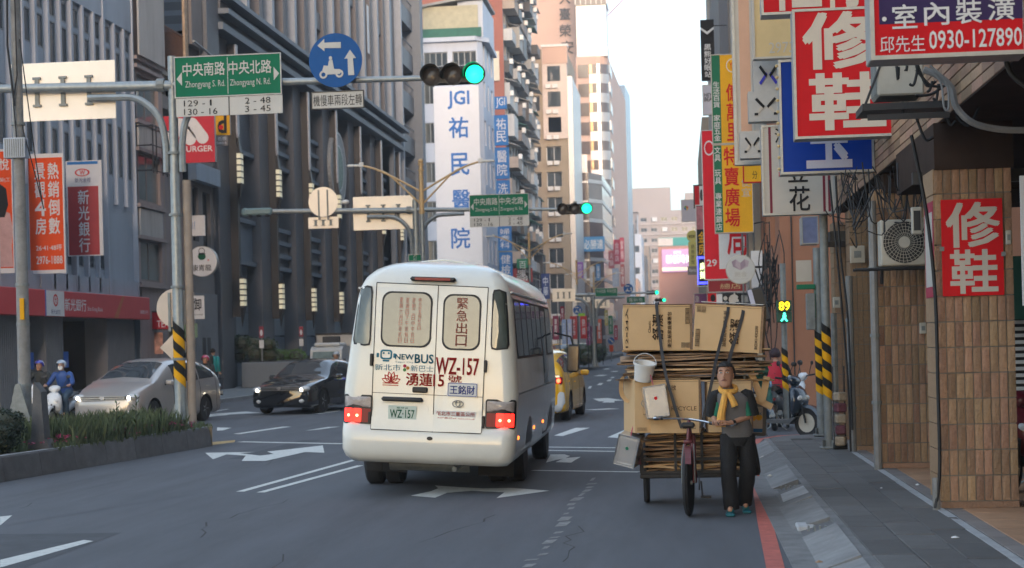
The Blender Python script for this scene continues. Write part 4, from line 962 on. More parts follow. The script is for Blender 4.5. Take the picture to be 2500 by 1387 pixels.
lettering('鞋', -w*.85, w*.1, h*.06, h*.9, -.012, m_scr, t, .06); lettering('行', w*.15, w*.9, h*.06, h*.9, -.012, m_scr, t, .06)
t, w, h = sign('blue_jade_sign', 'deep blue hanging sign with white jade character behind the shoe repair sign', (1903, 142, 2132, 423), 20.8, m_sblue, m_sfr, dep=.3)
lettering('玉', -w*.42, w*.5, h*.06, h*.5, -.012, m_lil, t, .09)
t2 = t
for k in range(10): part(MB().sph((-w-.02, -.0, h*(.05+.1*k)), .022, 6, 4), 'edge_bulb', m_pale, t)
t, w, h = sign('tofu_pudding_sign', 'off white hanging sign with maroon stripes and two black characters, below the blue sign', (1860, 303, 2038, 524), 24.0, m_stan, m_sfr, dep=.25)
for a in (.10, .83, .90): band(t, w, h, a, a+.035, 0.02, .98, m_mar, 'stripe')
lettering('豆', -w*.28, w*.25, h*.36, h*.58, -.012, m_tblk, t, .03); lettering('花', -w*.26, w*.3, h*.04, h*.31, -.012, m_tblk, t, .03); lettering('涼', -w*.62, -w*.25, h*.80, h*.96, -.012, m_tblk, t, .03); lettering('故', -w*.55, -w*.3, h*.42, h*.53, -.012, m_sred, t, .02)
t, w, h = sign('insurance_sign', 'pale yellow hanging sign with faint white number behind the red signs', (1836, -120, 1990, 142), 25.3, m_pale, m_stan, dep=.2)
lettering('新保險', -w*.5, w*.9, h*.36, h*.45, -.012, m_stan, t, .0); lettering('2973', -w*.5, w*.3, h*.05, h*.15, -.012, m_stan, t, .0)
t, w, h = sign('tall_white_frame_sign', 'tall white framed sign with a salmon strip cut off by the top edge', (1787, -200, 1866, 402), 27.2, m_stan, m_sfr, dep=.2, fr=.05)
band(t, w, h, .22, .55, .02, .9, mat('salmon_panel', (.62, .36, .24), .5, var=.06)); band(t, w, h, .62, .66, .02, .9, m_sfr, 'trim')
for i, (q, lab, c1) in enumerate((((1839, 140, 1912, 226), 'grey box sign with a black and blue cross, topmost of three', paint('royal_blue', (.06, .06, .50))), ((1827, 222, 1912, 296), 'grey box sign with a small cross face, middle of three', m_stan), ((1807, 320, 1866, 386), 'grey box sign with a small cross face, lowest of three', m_stan))):
    t, w, h = sign('cross_box_sign', lab, q, 26.2-.1*i, mat('light_grey_panel', (.45, .45, .44), .5, var=.12, vs=5), m_sfr, dep=.3, fr=.0, group='grey cross box signs')
    for sx in (-1, 1):
        mb = MB(); mb.prism([(sx*.015, h*.5), (sx*w*.5, h*.78), (sx*w*.62, h*.72), (sx*w*.14, h*.42)], -.02, -.006); part(mb, 'cross_arm', m_tblk, t)
        mb = MB(); mb.prism([(sx*.012, h*.5), (sx*w*.5, h*.22), (sx*w*.62, h*.28), (sx*w*.14, h*.58)], -.018, -.005); part(mb, 'cross_leg', c1, t)
        if c1 is m_stan: part(MB().box(sx*w*.45, sx*w*.66, -.02, -.006, h*.2, h*.28), 'cross_foot', m_tblk, t)
# yellow bargain store sign across the side street
t, w, h = sign('bargain_store_sign', 'upper half of the yellow and green store sign across the side street', (1737, 131, 1862, 350), 45, m_syel, m_sfr, dep=.3, fr=.02, group='yellow store signs')
band(t, w, h, .01, .18, .01, .99, m_sgrn); lettering('億萬里', -w*.42, w*.06, h*.02, h*.68, -.014, m_sred, t, .04, True); lettering('生活百貨 家庭五金', -w*.93, -w*.68, h*.03, h*.70, -.014, m_sgw, t, .03, True); ring(-w*.15, h*.87, w*.22, w*.25, -.012, 'emblem', m_sgw, t, sz=1.1); lettering('YI', -w*.28, -w*.1, h*.83, h*.91, -.014, m_sred, t, .02)
t, w, h = sign('bargain_store_sign', 'lower half of the yellow and green store sign across the side street', (1743, 352, 1838, 569), 45, m_syel, m_sfr, dep=.3, fr=.02, group='yellow store signs')
band(t, w, h, .01, .22, .01, .99, m_sgrn); lettering('特賣廣場', -w*.45, w*.3, h*.06, h*.98, -.014, m_sred, t, .04, True); lettering('文具 玩具 專業連鎖店', -w*.93, -w*.62, h*.03, h*.98, -.014, m_sgw, t, .03, True); lettering('便宜', w*.42, w*.88, h*.40, h*.62, -.014, m_sfr, t, .0, True)
sign('orange_parking_sign', 'small orange sign tucked under the tall white framed sign', (1814, 402, 1864, 446), 34, m_syel, m_sred, [('分', .45, .7, .35, .8, m_tblk, .0)], dep=.15, fr=.02)
# pharmacy sign
t, w, h = sign('pharmacy_sign', 'tall red and white pharmacy sign behind the yellow store sign', (1716, 316, 1838, 682), 50, paint('bright_red', (.70, .02, .035)), m_sgw, dep=.3, fr=.02)
band(t, w, h, .30, .99, .01, .93, m_sgw); lettering('藥', -w*.1, w*.75, h*.44, h*.64, -.014, m_sred, t, .05); lettering('局', -w*.05, w*.72, h*.16, h*.40, -.014, m_sred, t, .05)
lettering('29', -w*.9, -w*.5, h*.09, h*.135, -.014, m_sgw, t, .04); ring(-w*.7, h*.88, w*.16, w*.2, -.012, 'emblem', m_sgw, t, sz=1.5)
sign('main_store_board', 'dark red board with cream characters hanging under the pharmacy sign', (1728, 683, 1836, 713), 49.9, paint('dull_red', (.30, .035, .04)), m_stan, [('總店', .28, .75, .3, .75, m_pale, .02)], dep=.25, fr=.02)
t, w, h = sign('bear_sign', 'black vertical sign with a white chevron and white characters against the sky', (1711, 48, 1744, 196), 60, m_tblk, m_sfr, dep=.25, fr=0)
lettering('黑熊好眠站', -w*.5, w*.5, h*.04, h*.60, -.012, m_sgw, t, .04, True); mb = MB().prism([(-w, h*.84), (-w, h*.88), (0, h*.80), (w, h*.88), (w, h*.84), (0, h*.755)], -.015, -.006); part(mb, 'chevron', m_sgw, t)
sign('hostel_sign', 'small pale sign with black latin letters below the black vertical sign', (1715, 207, 1746, 280), 60, m_lil, m_sfr, [('HEY', .15, .75, .28, .40, m_tblk, .05), ('BEAR', .15, .98, .42, .55, m_tblk, .05)], dep=.25, fr=.02)
t, w, h = sign('fried_chicken_sign', 'small square red and white sign at the right end of the far slab', (1693, 451, 1722, 508), 75, m_sred, m_dark, dep=.25, fr=.06); band(t, w, h, .5, .97, .05, .98, m_sgw)
mb = MB().prism(ell(w*.35, h*.55, w*.28, h*.25), -.015, -.005); part(mb, 'plain_oval', m_dark, t)
t, w, h = sign('yellow_tag_sign', 'olive yellow tag shaped sign left of the pharmacy sign', (1681, 590, 1702, 652), 70, mat('olive_yellow', (.48, .45, .12), .5, var=.05), m_dark, [('商務旅館', .3, .7, .1, .9, m_tblk, .01, True)], fr=0, dep=.12)
part(MB().prism(ell(0, h*1.22, w*1.35, w*1.35), -.01, .1), 'round_head', MATS['olive_yellow'], t); lettering('wow', -w*.9, w*.6, h*1.13, h*1.27, -.02, m_tblk, t, .03)
t, w, h = sign('coffee_sign', 'dark brown oval sign under the olive yellow tag', (1679, 650, 1707, 671), 69.8, m_brn, m_brn, fr=0, dep=.1, texts=[('Barista', .15, .85, .25, .65, m_sgw, .02)])
t, w, h = sign('dark_banner_sign', 'dark vertical sign with pink top and gold brush characters left of the pharmacy sign', (1700, 500, 1727, 700), 64, m_tblk, m_sgw, dep=.2, fr=.03)
band(t, w, h, .05, .95, .02, .3, mat('rose_print', (.40, .12, .16), .5, var=.5, vs=6)); lettering('金房', -w*.6, w*.7, h*.38, h*.68, -.012, m_syel, t, .03, True)
m_ledb = lamp('blue_neon', (.05, .06, 1.), .8); mb = MB()
for q in ((-.85, -.7, .03, .36), (-.85, .9, .34, .37), (-.85, .9, .03, .06)): mb.box(w*q[0], w*q[1], -.03, -.012, h*q[2], h*q[3])
part(mb, 'neon_frame', m_ledb, t); lettering('麻辣', -w*.45, w*.6, h*.09, h*.30, -.02, lamp('neon_yellow', (.85, 1, .45), .5), t, .06, True)
t, w, h = sign('round_ball_logo_sign', 'pale board with a colourful ball logo left of the pharmacy sign', (1663, 487, 1718, 541), 92, m_lil, m_sfr, fr=.02, texts=[('ITE', .62, .98, .28, .45, m_mar, 0)], dep=.2)
for k, rgb in enumerate(((.6, .1, .05), (.1, .35, .1), (.05, .15, .5), (.7, .4, .03))):
    mb = MB().prism([(-w*.55, h*.62)]+[(-w*.55+w*.2*math.cos(R(90*k+a)), h*.62+w*.2*math.sin(R(90*k+a))) for a in (0, 30, 60, 90)], -.016, -.006); part(mb, 'logo_sector', paint('ball_%d' % k, rgb), t)
t, w, h = sign('phone_shop_sign', 'black sign with round white fruit logo just above the right cardboard box', (1764, 716, 1810, 747), 44, m_tblk, m_tblk, fr=0, dep=.2)
part(MB().prism(ell(w*.2, h*.5, h*.40), -.015, -.006), 'logo_disc', m_stan, t); part(MB().prism(ell(w*.2+h*.43, h*.58, h*.13), -.018, -.010), 'logo_bite', m_tblk, t); part(MB().prism(ell(w*.27, h*.97, h*.06, h*.1), -.016, -.006), 'logo_leaf', m_stan, t)
part(MB().prism(ell(-w*.7, h*.62, h*.16), -.015, -.006), 'logo_dot', m_sfr, t); part(MB().prism(ell(-w*.7, h*.25, h*.16), -.015, -.006), 'logo_dot', m_sfr, t)
sign('white_notice_sign', 'small white sign left of the black phone shop sign', (1749, 718, 1765, 745), 46, m_sgw, m_sfr, fr=0, dep=.1); sign('small_red_sign', 'small red sign with dark round print left of the white notice', (1728, 716, 1749, 745), 47, m_sred, m_dark, [('●', .3, .9, .1, .7, m_tblk, 0)], fr=0, dep=.1)
sign('purple_sign', 'grey and purple sign low beside the pharmacy sign foot', (1694, 716, 1727, 743), 66, paint('plum', (.16, .06, .16)), m_sfr, [('旅', .1, .4, .2, .8, m_sfr, 0)], fr=.02, dep=.1)
# round bun shop sign
dx, _, _, _ = RC(1808, 622, 1844, 694, 40); a, b, c, d = RC(1772, 622, 1844, 694, 40); rr_ = (b-a)/2
t = thing('round_bun_shop_sign', 'round white sign with pale folded heart and two characters above the boxes', 'sign', ((a+b)/2, 40, (c+d)/2))
part(MB().lathe([(rr_, 0), (rr_, .16)], axis='y', n=40), 'drum', m_sfr, t, smooth=30); part(MB().prism(ell(0, 0, rr_*.95, n=40), -.012, 0), 'face', mat('disc_white', (.52, .54, .53), .5, var=.04), t)
m_mauve = paint('mauve', (.33, .26, .32)); m_mauve2 = paint('light_mauve', (.45, .38, .43)); k = 0
for (p, q, r_) in (((-.6, .55), (-.3, .7), (-.35, .25)), ((-.3, .7), (0, .45), (-.35, .25)), ((0, .45), (.3, .7), (.35, .25)), ((.3, .7), (.6, .55), (.35, .25)), ((-.6, .55), (-.35, .25), (-.5, .2)), ((-.35, .25), (0, .45), (0, -.05)), ((0, .45), (.35, .25), (0, -.05)), ((.6, .55), (.5, .2), (.35, .25)), ((-.5, .2), (-.35, .25), (0, -.05)), ((.35, .25), (.5, .2), (0, -.05))):
    part(MB().prism([(p[0]*rr_, p[1]*rr_), (q[0]*rr_, q[1]*rr_), (r_[0]*rr_, r_[1]*rr_)], -.018, -.013), 'heart_facet', (m_mauve, m_mauve2)[k % 2], t); k += 1
lettering('飽舍', -rr_*.42, rr_*.42, -rr_*.5, -rr_*.15, -.016, m_sfr, t, .0); lettering('BUN HOUSE', -rr_*.5, rr_*.5, -rr_*.68, -rr_*.62, -.016, m_sfr, t, .0)
mb = MB(); mb.tube([(rr_, .1, .05), (rr_+.6, .2, .05)], .03, 6); mb.tube([(rr_, .1, 0), (rr_+.25, .2, -.8)], .02, 5); part(mb, 'bracket', m_dark, t)
sign('blank_white_board', 'plain white upright board right of the round white sign', (1834, 612, 1862, 702), 42, m_sgw, m_sfr, fr=0, dep=.15)
t = thing('black_speaker_cabinet', 'dark tilted cabinet on the wall below the white upright board', 'cabinet', P(1852, 745, 37)); rot = Matrix.Rotation(R(-14), 3, 'Y')
part(MB().obox((0, 0, 0), (.36, .3, .78), rot, .03), 'box', m_black, t); part(MB().obox((-.12, -.16, 0), (.1, .02, .7), rot), 'light_strip', m_lil, t)
mb = MB(); cx0 = P(1880, 640, 37)
for k in range(26):
    rz_ = random.Random(k); a = P(1858+rz_.uniform(0, 45), 560+rz_.uniform(0, 90), 37.2); b = P(1862+rz_.uniform(0, 30), 700+rz_.uniform(0, 190), 37.2); m_ = a.lerp(b, .5)+Vector((rz_.uniform(-.2, .2), rz_.uniform(-.1, .1), rz_.uniform(-.4, .1)))
    mb.tube([cr([tuple(a), tuple(m_), tuple(b)], s/4) for s in range(9)], .012, 4)
tag(part(mb, 'cable_tangle', m_cable), 'tangle of thin black cables hanging before the cream wall', 'cables', kind='stuff')
t = thing('steel_ladder_frame', 'slender dark steel frame on the cream wall beside the cables', 'frame', P(1874, 640, 36.8)); mb = MB()
for x in (-.06, .06): mb.box(x-.012, x+.012, -.01, .01, -.9, .9)
for k in range(5): mb.box(-.06, .06, -.01, .01, -.9+k*.44, -.88+k*.44)
part(mb, 'frame', m_dark, t)
# purple lit sign box and small shop fittings
t, w, h = sign('blue_white_box_sign', 'blue and white box sign under the tofu pudding sign', (1957, 528, 1998, 596), 28.5, mat('blue_print', (.20, .24, .42), .4, var=.3, vs=5), m_sfr, fr=.02, dep=.5)
part(MB().box(2.2, 3.0, 24.4, 26, 3.15, 3.3), 'grey_canopy', m_dark); tag(bpy.context.scene.objects['grey_canopy'], 'dark flat canopy below the off white striped sign', 'canopy')
# pedestrian signal with count down
t = thing('pedestrian_signal', 'green pedestrian signal with yellow 89 countdown on a grey pole', 'signal', (P(1914, 750, 31).x, 31, .12)); z = P(1914, 760, 31).z-.12
part(MB().tube([(0, .12, 0), (0, .12, z+.9)], .055, 10), 'pole', m_galvd, t, smooth=True)
part(MB().box(-.14, .14, -.08, .06, z+.0, z+.2, .015), 'countdown_housing', mat('signal_green', (.01, .08, .05), .5), t); part(MB().box(-.14, .14, -.08, .06, z-.21, z-.005, .015), 'walk_housing', MATS['signal_green'], t)
for q, zz in (((0, .2), 0), ((0, .2), -.21)): part(MB().box(-.13, .13, -.16, -.08, z+zz+.19, z+zz+.2), 'visor', MATS['signal_green'], t)
lettering('89', -.095, .1, z+.02, z+.175, -.085, lamp('count_yellow', (1, .6, .01), 1.1), t, .03)
mb = MB(); mb.prism(ell(0, z-.05, .025, n=12), -.086, -.083); mb.prism([(-.03, z-.075), (.035, z-.075), (.02, z-.13), (.06, z-.185), (.03, z-.19), (-.005, z-.14), (-.05, z-.19), (-.075, z-.175), (-.03, z-.12)], -.086, -.083); part(mb, 'walking_figure', lamp('walk_green', (.05, .9, .6), 1.2), t)
m_yst = paint('stripe_yellow', (.72, .36, .01), .6, dirt=.3); m_bst = paint('stripe_black', (.02, .02, .02), .6, dirt=.2)
def stripes(par, x, y, r, z0, z1, n=8, tw=.25, nm='stripe'):
    """helical hazard stripes round a pole"""
    for k in range(n):
        za = z0+(z1-z0)*k/n; zb = z0+(z1-z0)*(k+1)/n; mb = MB(); m = 16; vs = []
        for i in range(m):
            a = 2*math.pi*i/m; dz = tw*abs(((i/m+.5) % 1)*2-1)
            vs += [(x+r*math.cos(a), y+r*math.sin(a), za+dz), (x+r*math.cos(a), y+r*math.sin(a), zb+dz)]
        mb.add(vs, [(2*i, 2*((i+1) % m), 2*((i+1) % m)+1, 2*i+1) for i in range(m)]); part(mb, nm, m_yst if k % 2 == 0 else m_bst, par, smooth=True)
stripes(t, 0, .12, .06, .6, 1.35, 6, .12)
for (q, top, Y0, r_, zz, lab, zt) in (((2024, 1095), 5.2, None, .062, (.68, 1.72), 'yellow and black banded grey pole, the nearer of the corner pair', 3.6), ((2006, 1064), 3.4, None, .07, (.62, 1.62), 'yellow and black banded grey pole with a grey box, farther of the pair', 3.1)):
    g = G(*q, .12); t = thing('banded_street_pole', lab, 'pole', g, group='banded poles at the corner'); part(MB().tube([(0, 0, 0), (0, 0, zt)], r_, 12), 'pole', m_galvd, t, smooth=True); part(MB().box(-.13, .13, -.13, .13, 0, .03, .01), 'base_plate', m_galvd, t)
    for a in range(4): part(MB().box(-.005+.0, .005, .06, .12, .03, .13), 'rib', m_galvd, t, rot=(0, 0, a*math.pi/2+.6))
    stripes(t, 0, 0, r_+.006, zz[0], zz[1], 8, .14)
    if zt < 3.4:
        part(MB().box(-.2, -.06, -.1, .1, 1.75, 2.35, .01), 'control_box', m_galvd, t); part(MB().box(-.35, -.05, -.1, .05, 2.42, 2.5, .01), 'green_bracket', m_sgrn, t); part(MB().prism([(-.05, 2.42), (-.12, 1.95), (-.02, 1.95), (0, 2.42)], -.05, .02), 'green_bracket', m_sgrn, t)
        part(MB().box(-.35, -.1, -.02, .0, 2.55, 2.9), 'paper_notice', m_stan, t)
# downpipes on the shophouses
def pipe(label, pts, r, m, name='downpipe', cat='pipe', rings=True, n=8):
    p0 = Vector(pts[0]); t = thing(name, label, cat, p0); part(MB(p0).tube(pts, r, n), 'tube', m, t, smooth=True)
    if rings:
        for k in range(1, 4):
            c = Vector(pts[0]).lerp(Vector(pts[-1]), k/4); part(MB(p0).tube([c-Vector((0, 0, .02)), c+Vector((0, 0, .02))], r*1.25, n), 'clip', m_galvd, t)
    return t
m_pvc = mat('grey_pvc', (.22, .22, .215), .55, var=.2, vs=6, dirt=.4)
pipe('grey plastic downpipe in front of the second tiled pillar', [(2.345, 20.35, .12), (2.345, 20.35, 3.4)], .05, m_pvc)
pipe('grey downpipe with black cables before the third tiled pillar', [(2.36, 23.45, .12), (2.36, 23.45, 2.6)], .05, m_pvc)
pipe('short capped grey pipe stub at the foot of the nearest pillar', [(2.325, 15.62, .12), (2.325, 15.62, .42)], .035, m_pvc, rings=False)
pipe('dark rusty pipe standing between the banded poles and the third pillar', [(2.24, 24.6, .12), (2.24, 24.6, 2.1)], .045, m_galvd, rings=False)
pipe('thin grey conduit right behind the nearer banded pole', [(2.17, 25.3, .12), (2.17, 25.3, 2.9)], .03, m_galvd, rings=False)
def cable(label, pts, r=.012, m=None, name='cable'):
    pp = [cr([tuple(p) for p in pts], s/5) for s in range((len(pts)-1)*5+1)]; mb = MB(); mb.tube(pp, r, 6); return tag(part(mb, name, m or m_cable, smooth=True), label, 'cable')
cable('thick black cable running down the left edge of the nearest pillar', [P(2225, 330, 15.6), P(2262, 520, 15.6), P(2283, 720, 15.6), P(2290, 950, 15.6), P(2294, 1150, 15.6), (2.31, 15.6, .14)], .018)
cable('thin black cable beside the third pillar downpipe', [P(2025, 440, 23.3), P(2045, 640, 23.3), P(2060, 800, 23.3), P(2072, 960, 23.3), (2.31, 23.3, .14)], .016)
cable('second black cable crossing towards the third pillar downpipe', [P(2040, 430, 23.2), P(2052, 620, 23.2), P(2070, 780, 23.2), P(2081, 1050, 23.2)], .016)
cable('stiff grey conduit curving from the upper air conditioner to the arcade', [P(2255, 170, 14.2), P(2290, 185, 14.2), P(2322, 215, 14.2), P(2335, 262, 14.2), P(2375, 300, 14.2), P(2440, 316, 14.2), P(2510, 318, 14.2)], .03, m_pvc, 'conduit')
cable('white cable loops hanging beside the upper air conditioner', [P(2262, 170, 14.1), P(2296, 200, 14.1), P(2305, 262, 14.1), P(2316, 262, 14.1), P(2310, 200, 14.1), P(2270, 160, 14.1)], .01, m_pvc)
cable('black cable loop drooping below the navy sign', [P(2452, 130, 12.2), P(2468, 180, 12.2), P(2510, 215, 12.2)], .02)
mb = MB(); r = random.Random(5)
for k in range(60):
    u = r.uniform(2060, 2270); v = r.uniform(395, 470); Y = r.uniform(17.5, 23); a = P(u, v, Y); b = P(u+r.uniform(-60, 70), v+r.uniform(0, 140), Y+r.uniform(-.5, .5)); c = a.lerp(b, .5)+Vector((r.uniform(-.15, .15), 0, -r.uniform(.05, .35)))
    mb.tube([cr([tuple(a), tuple(c), tuple(b)], s/4) for s in range(9)], r.uniform(.004, .010), 4)
for k in range(14):
    u = r.uniform(2190, 2340); v = r.uniform(155, 330); a = P(u, v, 14.6); b = P(u+r.uniform(-20, 90), v+r.uniform(-50, 60), 14.6); c = a.lerp(b, .5)+Vector((0, 0, -r.uniform(.02, .15))); mb.tube([cr([tuple(a), tuple(c), tuple(b)], s/4) for s in range(9)], .012, 4)
tag(part(mb, 'cable_bundle', m_cable), 'messy bundles of black cables under the shophouse overhang', 'cables', kind='stuff')
# air conditioners
m_acw = mat('yellowed_ac_casing', (.48, .45, .38), .5, var=.12, vs=4, dirt=.25)
def ac(label, x0, x1, y, z0, z1, dep=.3, fan=True):
    t = thing('air_conditioner', label, 'air conditioner', ((x0+x1)/2, y, z0)); w = (x1-x0)/2; h = z1-z0
    part(MB().box(-w, w, 0, dep, 0, h, .015), 'casing', m_acw, t)
    if fan:
        part(MB().box(-w+.03, w*.86, -.004, .0, .03, h-.03), 'grille_recess', m_acw, t); R_ = min(w*.86, h*.46); cx = -w*.05
        part(MB().prism(ell(cx, h/2, R_, n=32), -.006, -.002), 'fan_opening', m_black, t)
        mb = MB()
        for k in range(30): a = R(12*k); mb.tube([(cx+R_*.25*math.cos(a), -.02, h/2+R_*.25*math.sin(a)), (cx+R_*math.cos(a+.25), -.012, h/2+R_*math.sin(a+.25))], .0028, 4)
        for q in (.45, .6, .75, .9, 1.): mb.tube([(cx+R_*q*math.cos(R(a)), -.018, h/2+R_*q*math.sin(R(a))) for a in range(0, 361, 15)], .0025, 4)
        part(mb, 'grille', m_acw, t); part(MB().lathe([(0, -.03), (R_*.26, -.028), (R_*.28, -.01)], (cx, 0, h/2), 'y', 24), 'hub_cap', m_acw, t)
    return t, w, h
x0, x1, z0, z1 = RC(2150, 535, 2272, 648, 19.6)
t, w, h = ac('outdoor air conditioner with round fan grille beside the nearest pillar', x0, x1, 19.6, z0, z1)
mb = MB(); mb.tube([(-w-.3, .05, -.03), (w+.1, .05, -.03)], .018, 6); mb.tube([(-w-.3, .28, -.03), (w+.1, .28, -.03)], .018, 6); mb.tube([(-w+.02, .1, -.03), (-w+.02, .2, -.2)], .02, 5); part(mb, 'bracket', m_dark, t)
x0, x1, z0, z1 = RC(2142, 150, 2256, 232, 14.6)
t, w, h = ac('boxy white air conditioner on a steel bracket under the navy sign', x0, x1, 14.6, z0, z1+.12, .45, False)
mb = MB(); mb.box(-w-.14, w+.2, -.05, .5, -.13, -.07); mb.tube([(-w-.12, .0, -.1), (-w+.08, .0, h*.95)], .012, 5); part(mb, 'bracket_tray', m_dark, t); mb = MB()
for k in range(8): mb.box(-w-.012, -w-.004, .03+k*.05, .05+k*.05, .02, h-.03)
part(mb, 'fin', m_galvd, t)
mb = MB(); mb.box(-w-.1, w+.2, -.07, -.05, -.22, -.17); part(mb, 'angle_iron', m_dark, t)
x0, x1, z0, z1 = RC(2226, 505, 2252, 572, 17.5); t = thing('white_flood_lamp', 'white framed flood lamp above the fan air conditioner', 'lamp', (x0, 17.5, z0)); part(MB().box(0, x1-x0, 0, .07, 0, z1-z0, .01), 'casing', m_acw, t); part(MB().box(.02, x1-x0-.02, -.005, .0, .04, z1-z0-.04), 'lens', m_dark, t); mb = MB().tube([(x1-x0, .03, .15), (x1-x0+.15, .05, .22)], .02, 5); part(mb, 'arm', m_acw, t)
def smallbox(name, label, cat, q, Y, m, dep=.06):
    a, b, c, d = RC(*q, Y); t = thing(name, label, cat, ((a+b)/2, Y, c)); part(MB().box(-(b-a)/2, (b-a)/2, 0, dep, 0, d-c, .008), 'casing', m, t); part(MB().box(-(b-a)/4, (b-a)/4, -.004, .0, (d-c)*.3, (d-c)*.7), 'plate', m_galvd, t); return t
smallbox('junction_box', 'small cream junction box on the second tiled pillar', 'box', (2246, 788, 2262, 815), 20.42, m_acw)
smallbox('meter_box', 'small pale box with blue lid high on the third tiled pillar', 'box', (2076, 600, 2112, 642), 23.5, m_acw)
smallbox('doorbell_box', 'small cream box on the right edge of the red shoe repair plate', 'box', (2456, 562, 2470, 597), 15.68, m_acw)
smallbox('fuse_box', 'grey fuse box between the banded poles and third pillar', 'box', (2034, 725, 2052, 752), 25.8, m_acw)
# red plate on the nearest pillar
x0, x1, z0, z1 = RC(2299, 486, 2449, 722, 15.69); t = thing('shoe_repair_plate', 'flat red plate with two white characters on the nearest tiled pillar', 'sign', ((x0+x1)/2, 15.685, z0)); w = (x1-x0)/2; h = z1-z0
part(MB().box(-w, w, 0, .01, 0, h), 'plate', m_sred, t); lettering('修', -w*.82, w*.88, h*.51, h*.96, -.003, m_stan, t, .06); lettering('鞋', -w*.72, w*.78, h*.03, h*.47, -.003, m_stan, t, .06)
for sx, zz in ((-1, .47), (1, .4)): part(MB().box(sx*w-.02, sx*w+.02, -.012, .0, h*zz, h*zz+.04), 'clip', m_galvd, t)
part(MB().box(2.376, 2.381, 15.75, 16.3, z0, z1), 'side_plate', paint('magenta_red', (.36, .05, .08))); tag(bpy.context.scene.objects['side_plate'], 'narrow crimson plate on the street side of the nearest pillar', 'sign')
part(MB().box(2.374, 2.376, 15.8, 16.25, z0+.1, z1-.1), 'print', m_stan, bpy.context.scene.objects['side_plate'])

# ================================================================ SIGNS ON THE LEFT
def wallsign(*a, **k): return sign(*a, **k)
m_orng = paint('estate_orange', (.66, .075, .012)); m_banw = mat('banner_white', (.58, .60, .63), .6, var=.06)
t, w, h = sign('estate_banner', 'orange red property banner with white characters and phone number, middle of three', (70, 375, 158, 668), 47.4, m_banw, m_banw, fr=0, dep=.03)
band(t, w, h, .02, .96, .035, .97, m_orng); lettering('熱銷倒數', w*.12, w*.72, h*.32, h*.93, -.012, m_banw, t, .04, True); lettering('景觀4房', -w*.62, -w*.04, h*.32, h*.93, -.012, m_banw, t, .04, True)
lettering('26·41·48坪', -w*.62, w*.8, h*.19, h*.24, -.012, m_banw, t, .03); lettering('2976-1888', -w*.62, w*.82, h*.08, h*.145, -.012, m_banw, t, .03)
t, w, h = sign('estate_banner', 'orange red banner with a figure in pale pink cut by the left picture edge', (-70, 365, 32, 668), 45.0, m_banw, m_banw, fr=0, dep=.03)
band(t, w, h, .02, .98, .02, .96, m_orng); lettering('悅', w*.4, w*.85, h*.83, h*.92, -.012, m_banw, t, .04); lettering('築|工', w*.4, w*.9, h*.73, h*.77, -.012, m_banw, t, .02)
mb = MB(); mb.prism([(w*.2, h*.05), (w*.95, h*.05), (w*.9, h*.22), (w*.98, h*.35), (w*.85, h*.48), (w*.6, h*.5), (w*.3, h*.5)], -.012, -.008); part(mb, 'printed_dress', mat('pink_print', (.48, .30, .30), .6, var=.2), t)
mb = MB(); mb.prism([(w*.3, h*.45), (w*.6, h*.45), (w*.78, h*.55), (w*.7, h*.68), (w*.4, h*.72), (w*.25, h*.6)], -.016, -.012); part(mb, 'printed_hair', m_tblk, t)
t, w, h = sign('bank_banner', 'white and dark red bank banner with blue top edge, rightmost of three', (163, 392, 250, 625), 50.2, m_banw, m_banw, fr=0, dep=.05)
band(t, w, h, .04, .90, .01, .04, m_sblu); band(t, w, h, .04, .90, .27, .99, mat('bank_dark_red', (.35, .03, .035), .55)); ring(-w*.08, h*.875, w*.32, w*.42, -.012, 'emblem', m_tred, t, sz=.5); lettering('W', -w*.22, w*.08, h*.85, h*.9, -.014, m_tred, t, .05)
lettering('新光金控', -w*.5, w*.4, h*.77, h*.82, -.014, m_tnavy, t, .02); lettering('新光銀行', -w*.34, w*.26, h*.03, h*.70, -.014, m_banw, t, .03, True)
t, w, h = sign('burger_sign', 'square red burger shop sign with white rounded M behind the green road sign', (385, 282, 524, 398), 60.4, paint('burger_red', (.55, .04, .06)), m_sfr, fr=0, dep=.2)
def capsule(p, q, r): 
    p, q = Vector(p), Vector(q); d = (q-p).normalized(); a0 = math.atan2(d.y, d.x); return [(q.x+r*math.cos(a0+R(a)), q.y+r*math.sin(a0+R(a))) for a in range(-90, 91, 20)]+[(p.x+r*math.cos(a0+R(a)), p.y+r*math.sin(a0+R(a))) for a in range(90, 271, 20)]
part(MB().prism(capsule((w*.22, h*.82), (w*.58, h*.52), h*.13), -.015, -.005), 'logo_stroke', m_sgw, t); part(MB().prism(capsule((-w*.2, h*.82), (w*.14, h*.5), h*.13), -.015, -.006), 'logo_stroke', m_sgw, t)
part(MB().prism(capsule((-w*.2, h*.82), (-w*.55, h*.52), h*.13), -.013, -.004), 'logo_stroke', m_sgw, t); lettering('MOS BURGER', -w*.85, w*.92, h*.23, h*.35, -.012, m_sgw, t, .05)
t, w, h = sign('yellow_d_sign', 'yellow sign with a dark letter d and red dot right of the burger sign', (523, 280, 561, 330), 62.5, paint('deep_yellow', (.70, .38, .02)), m_sfr, fr=0, dep=.15)
lettering('d', -w*.5, w*.55, h*.12, h*.98, -.012, m_tblk, t, .08); part(MB().prism(ell(-w*.12, h*.38, w*.3), -.02, -.014), 'red_dot', m_sred, t)
sign('brown_sub_sign', 'brown sign with pale characters under the yellow d sign', (526, 331, 556, 356), 62.5, m_brn, m_brn, [('板橋', .2, .9, .1, .5, m_sgw, .01), ('0855', .1, .9, .62, .85, m_sgw, 0)], fr=0, dep=.1)
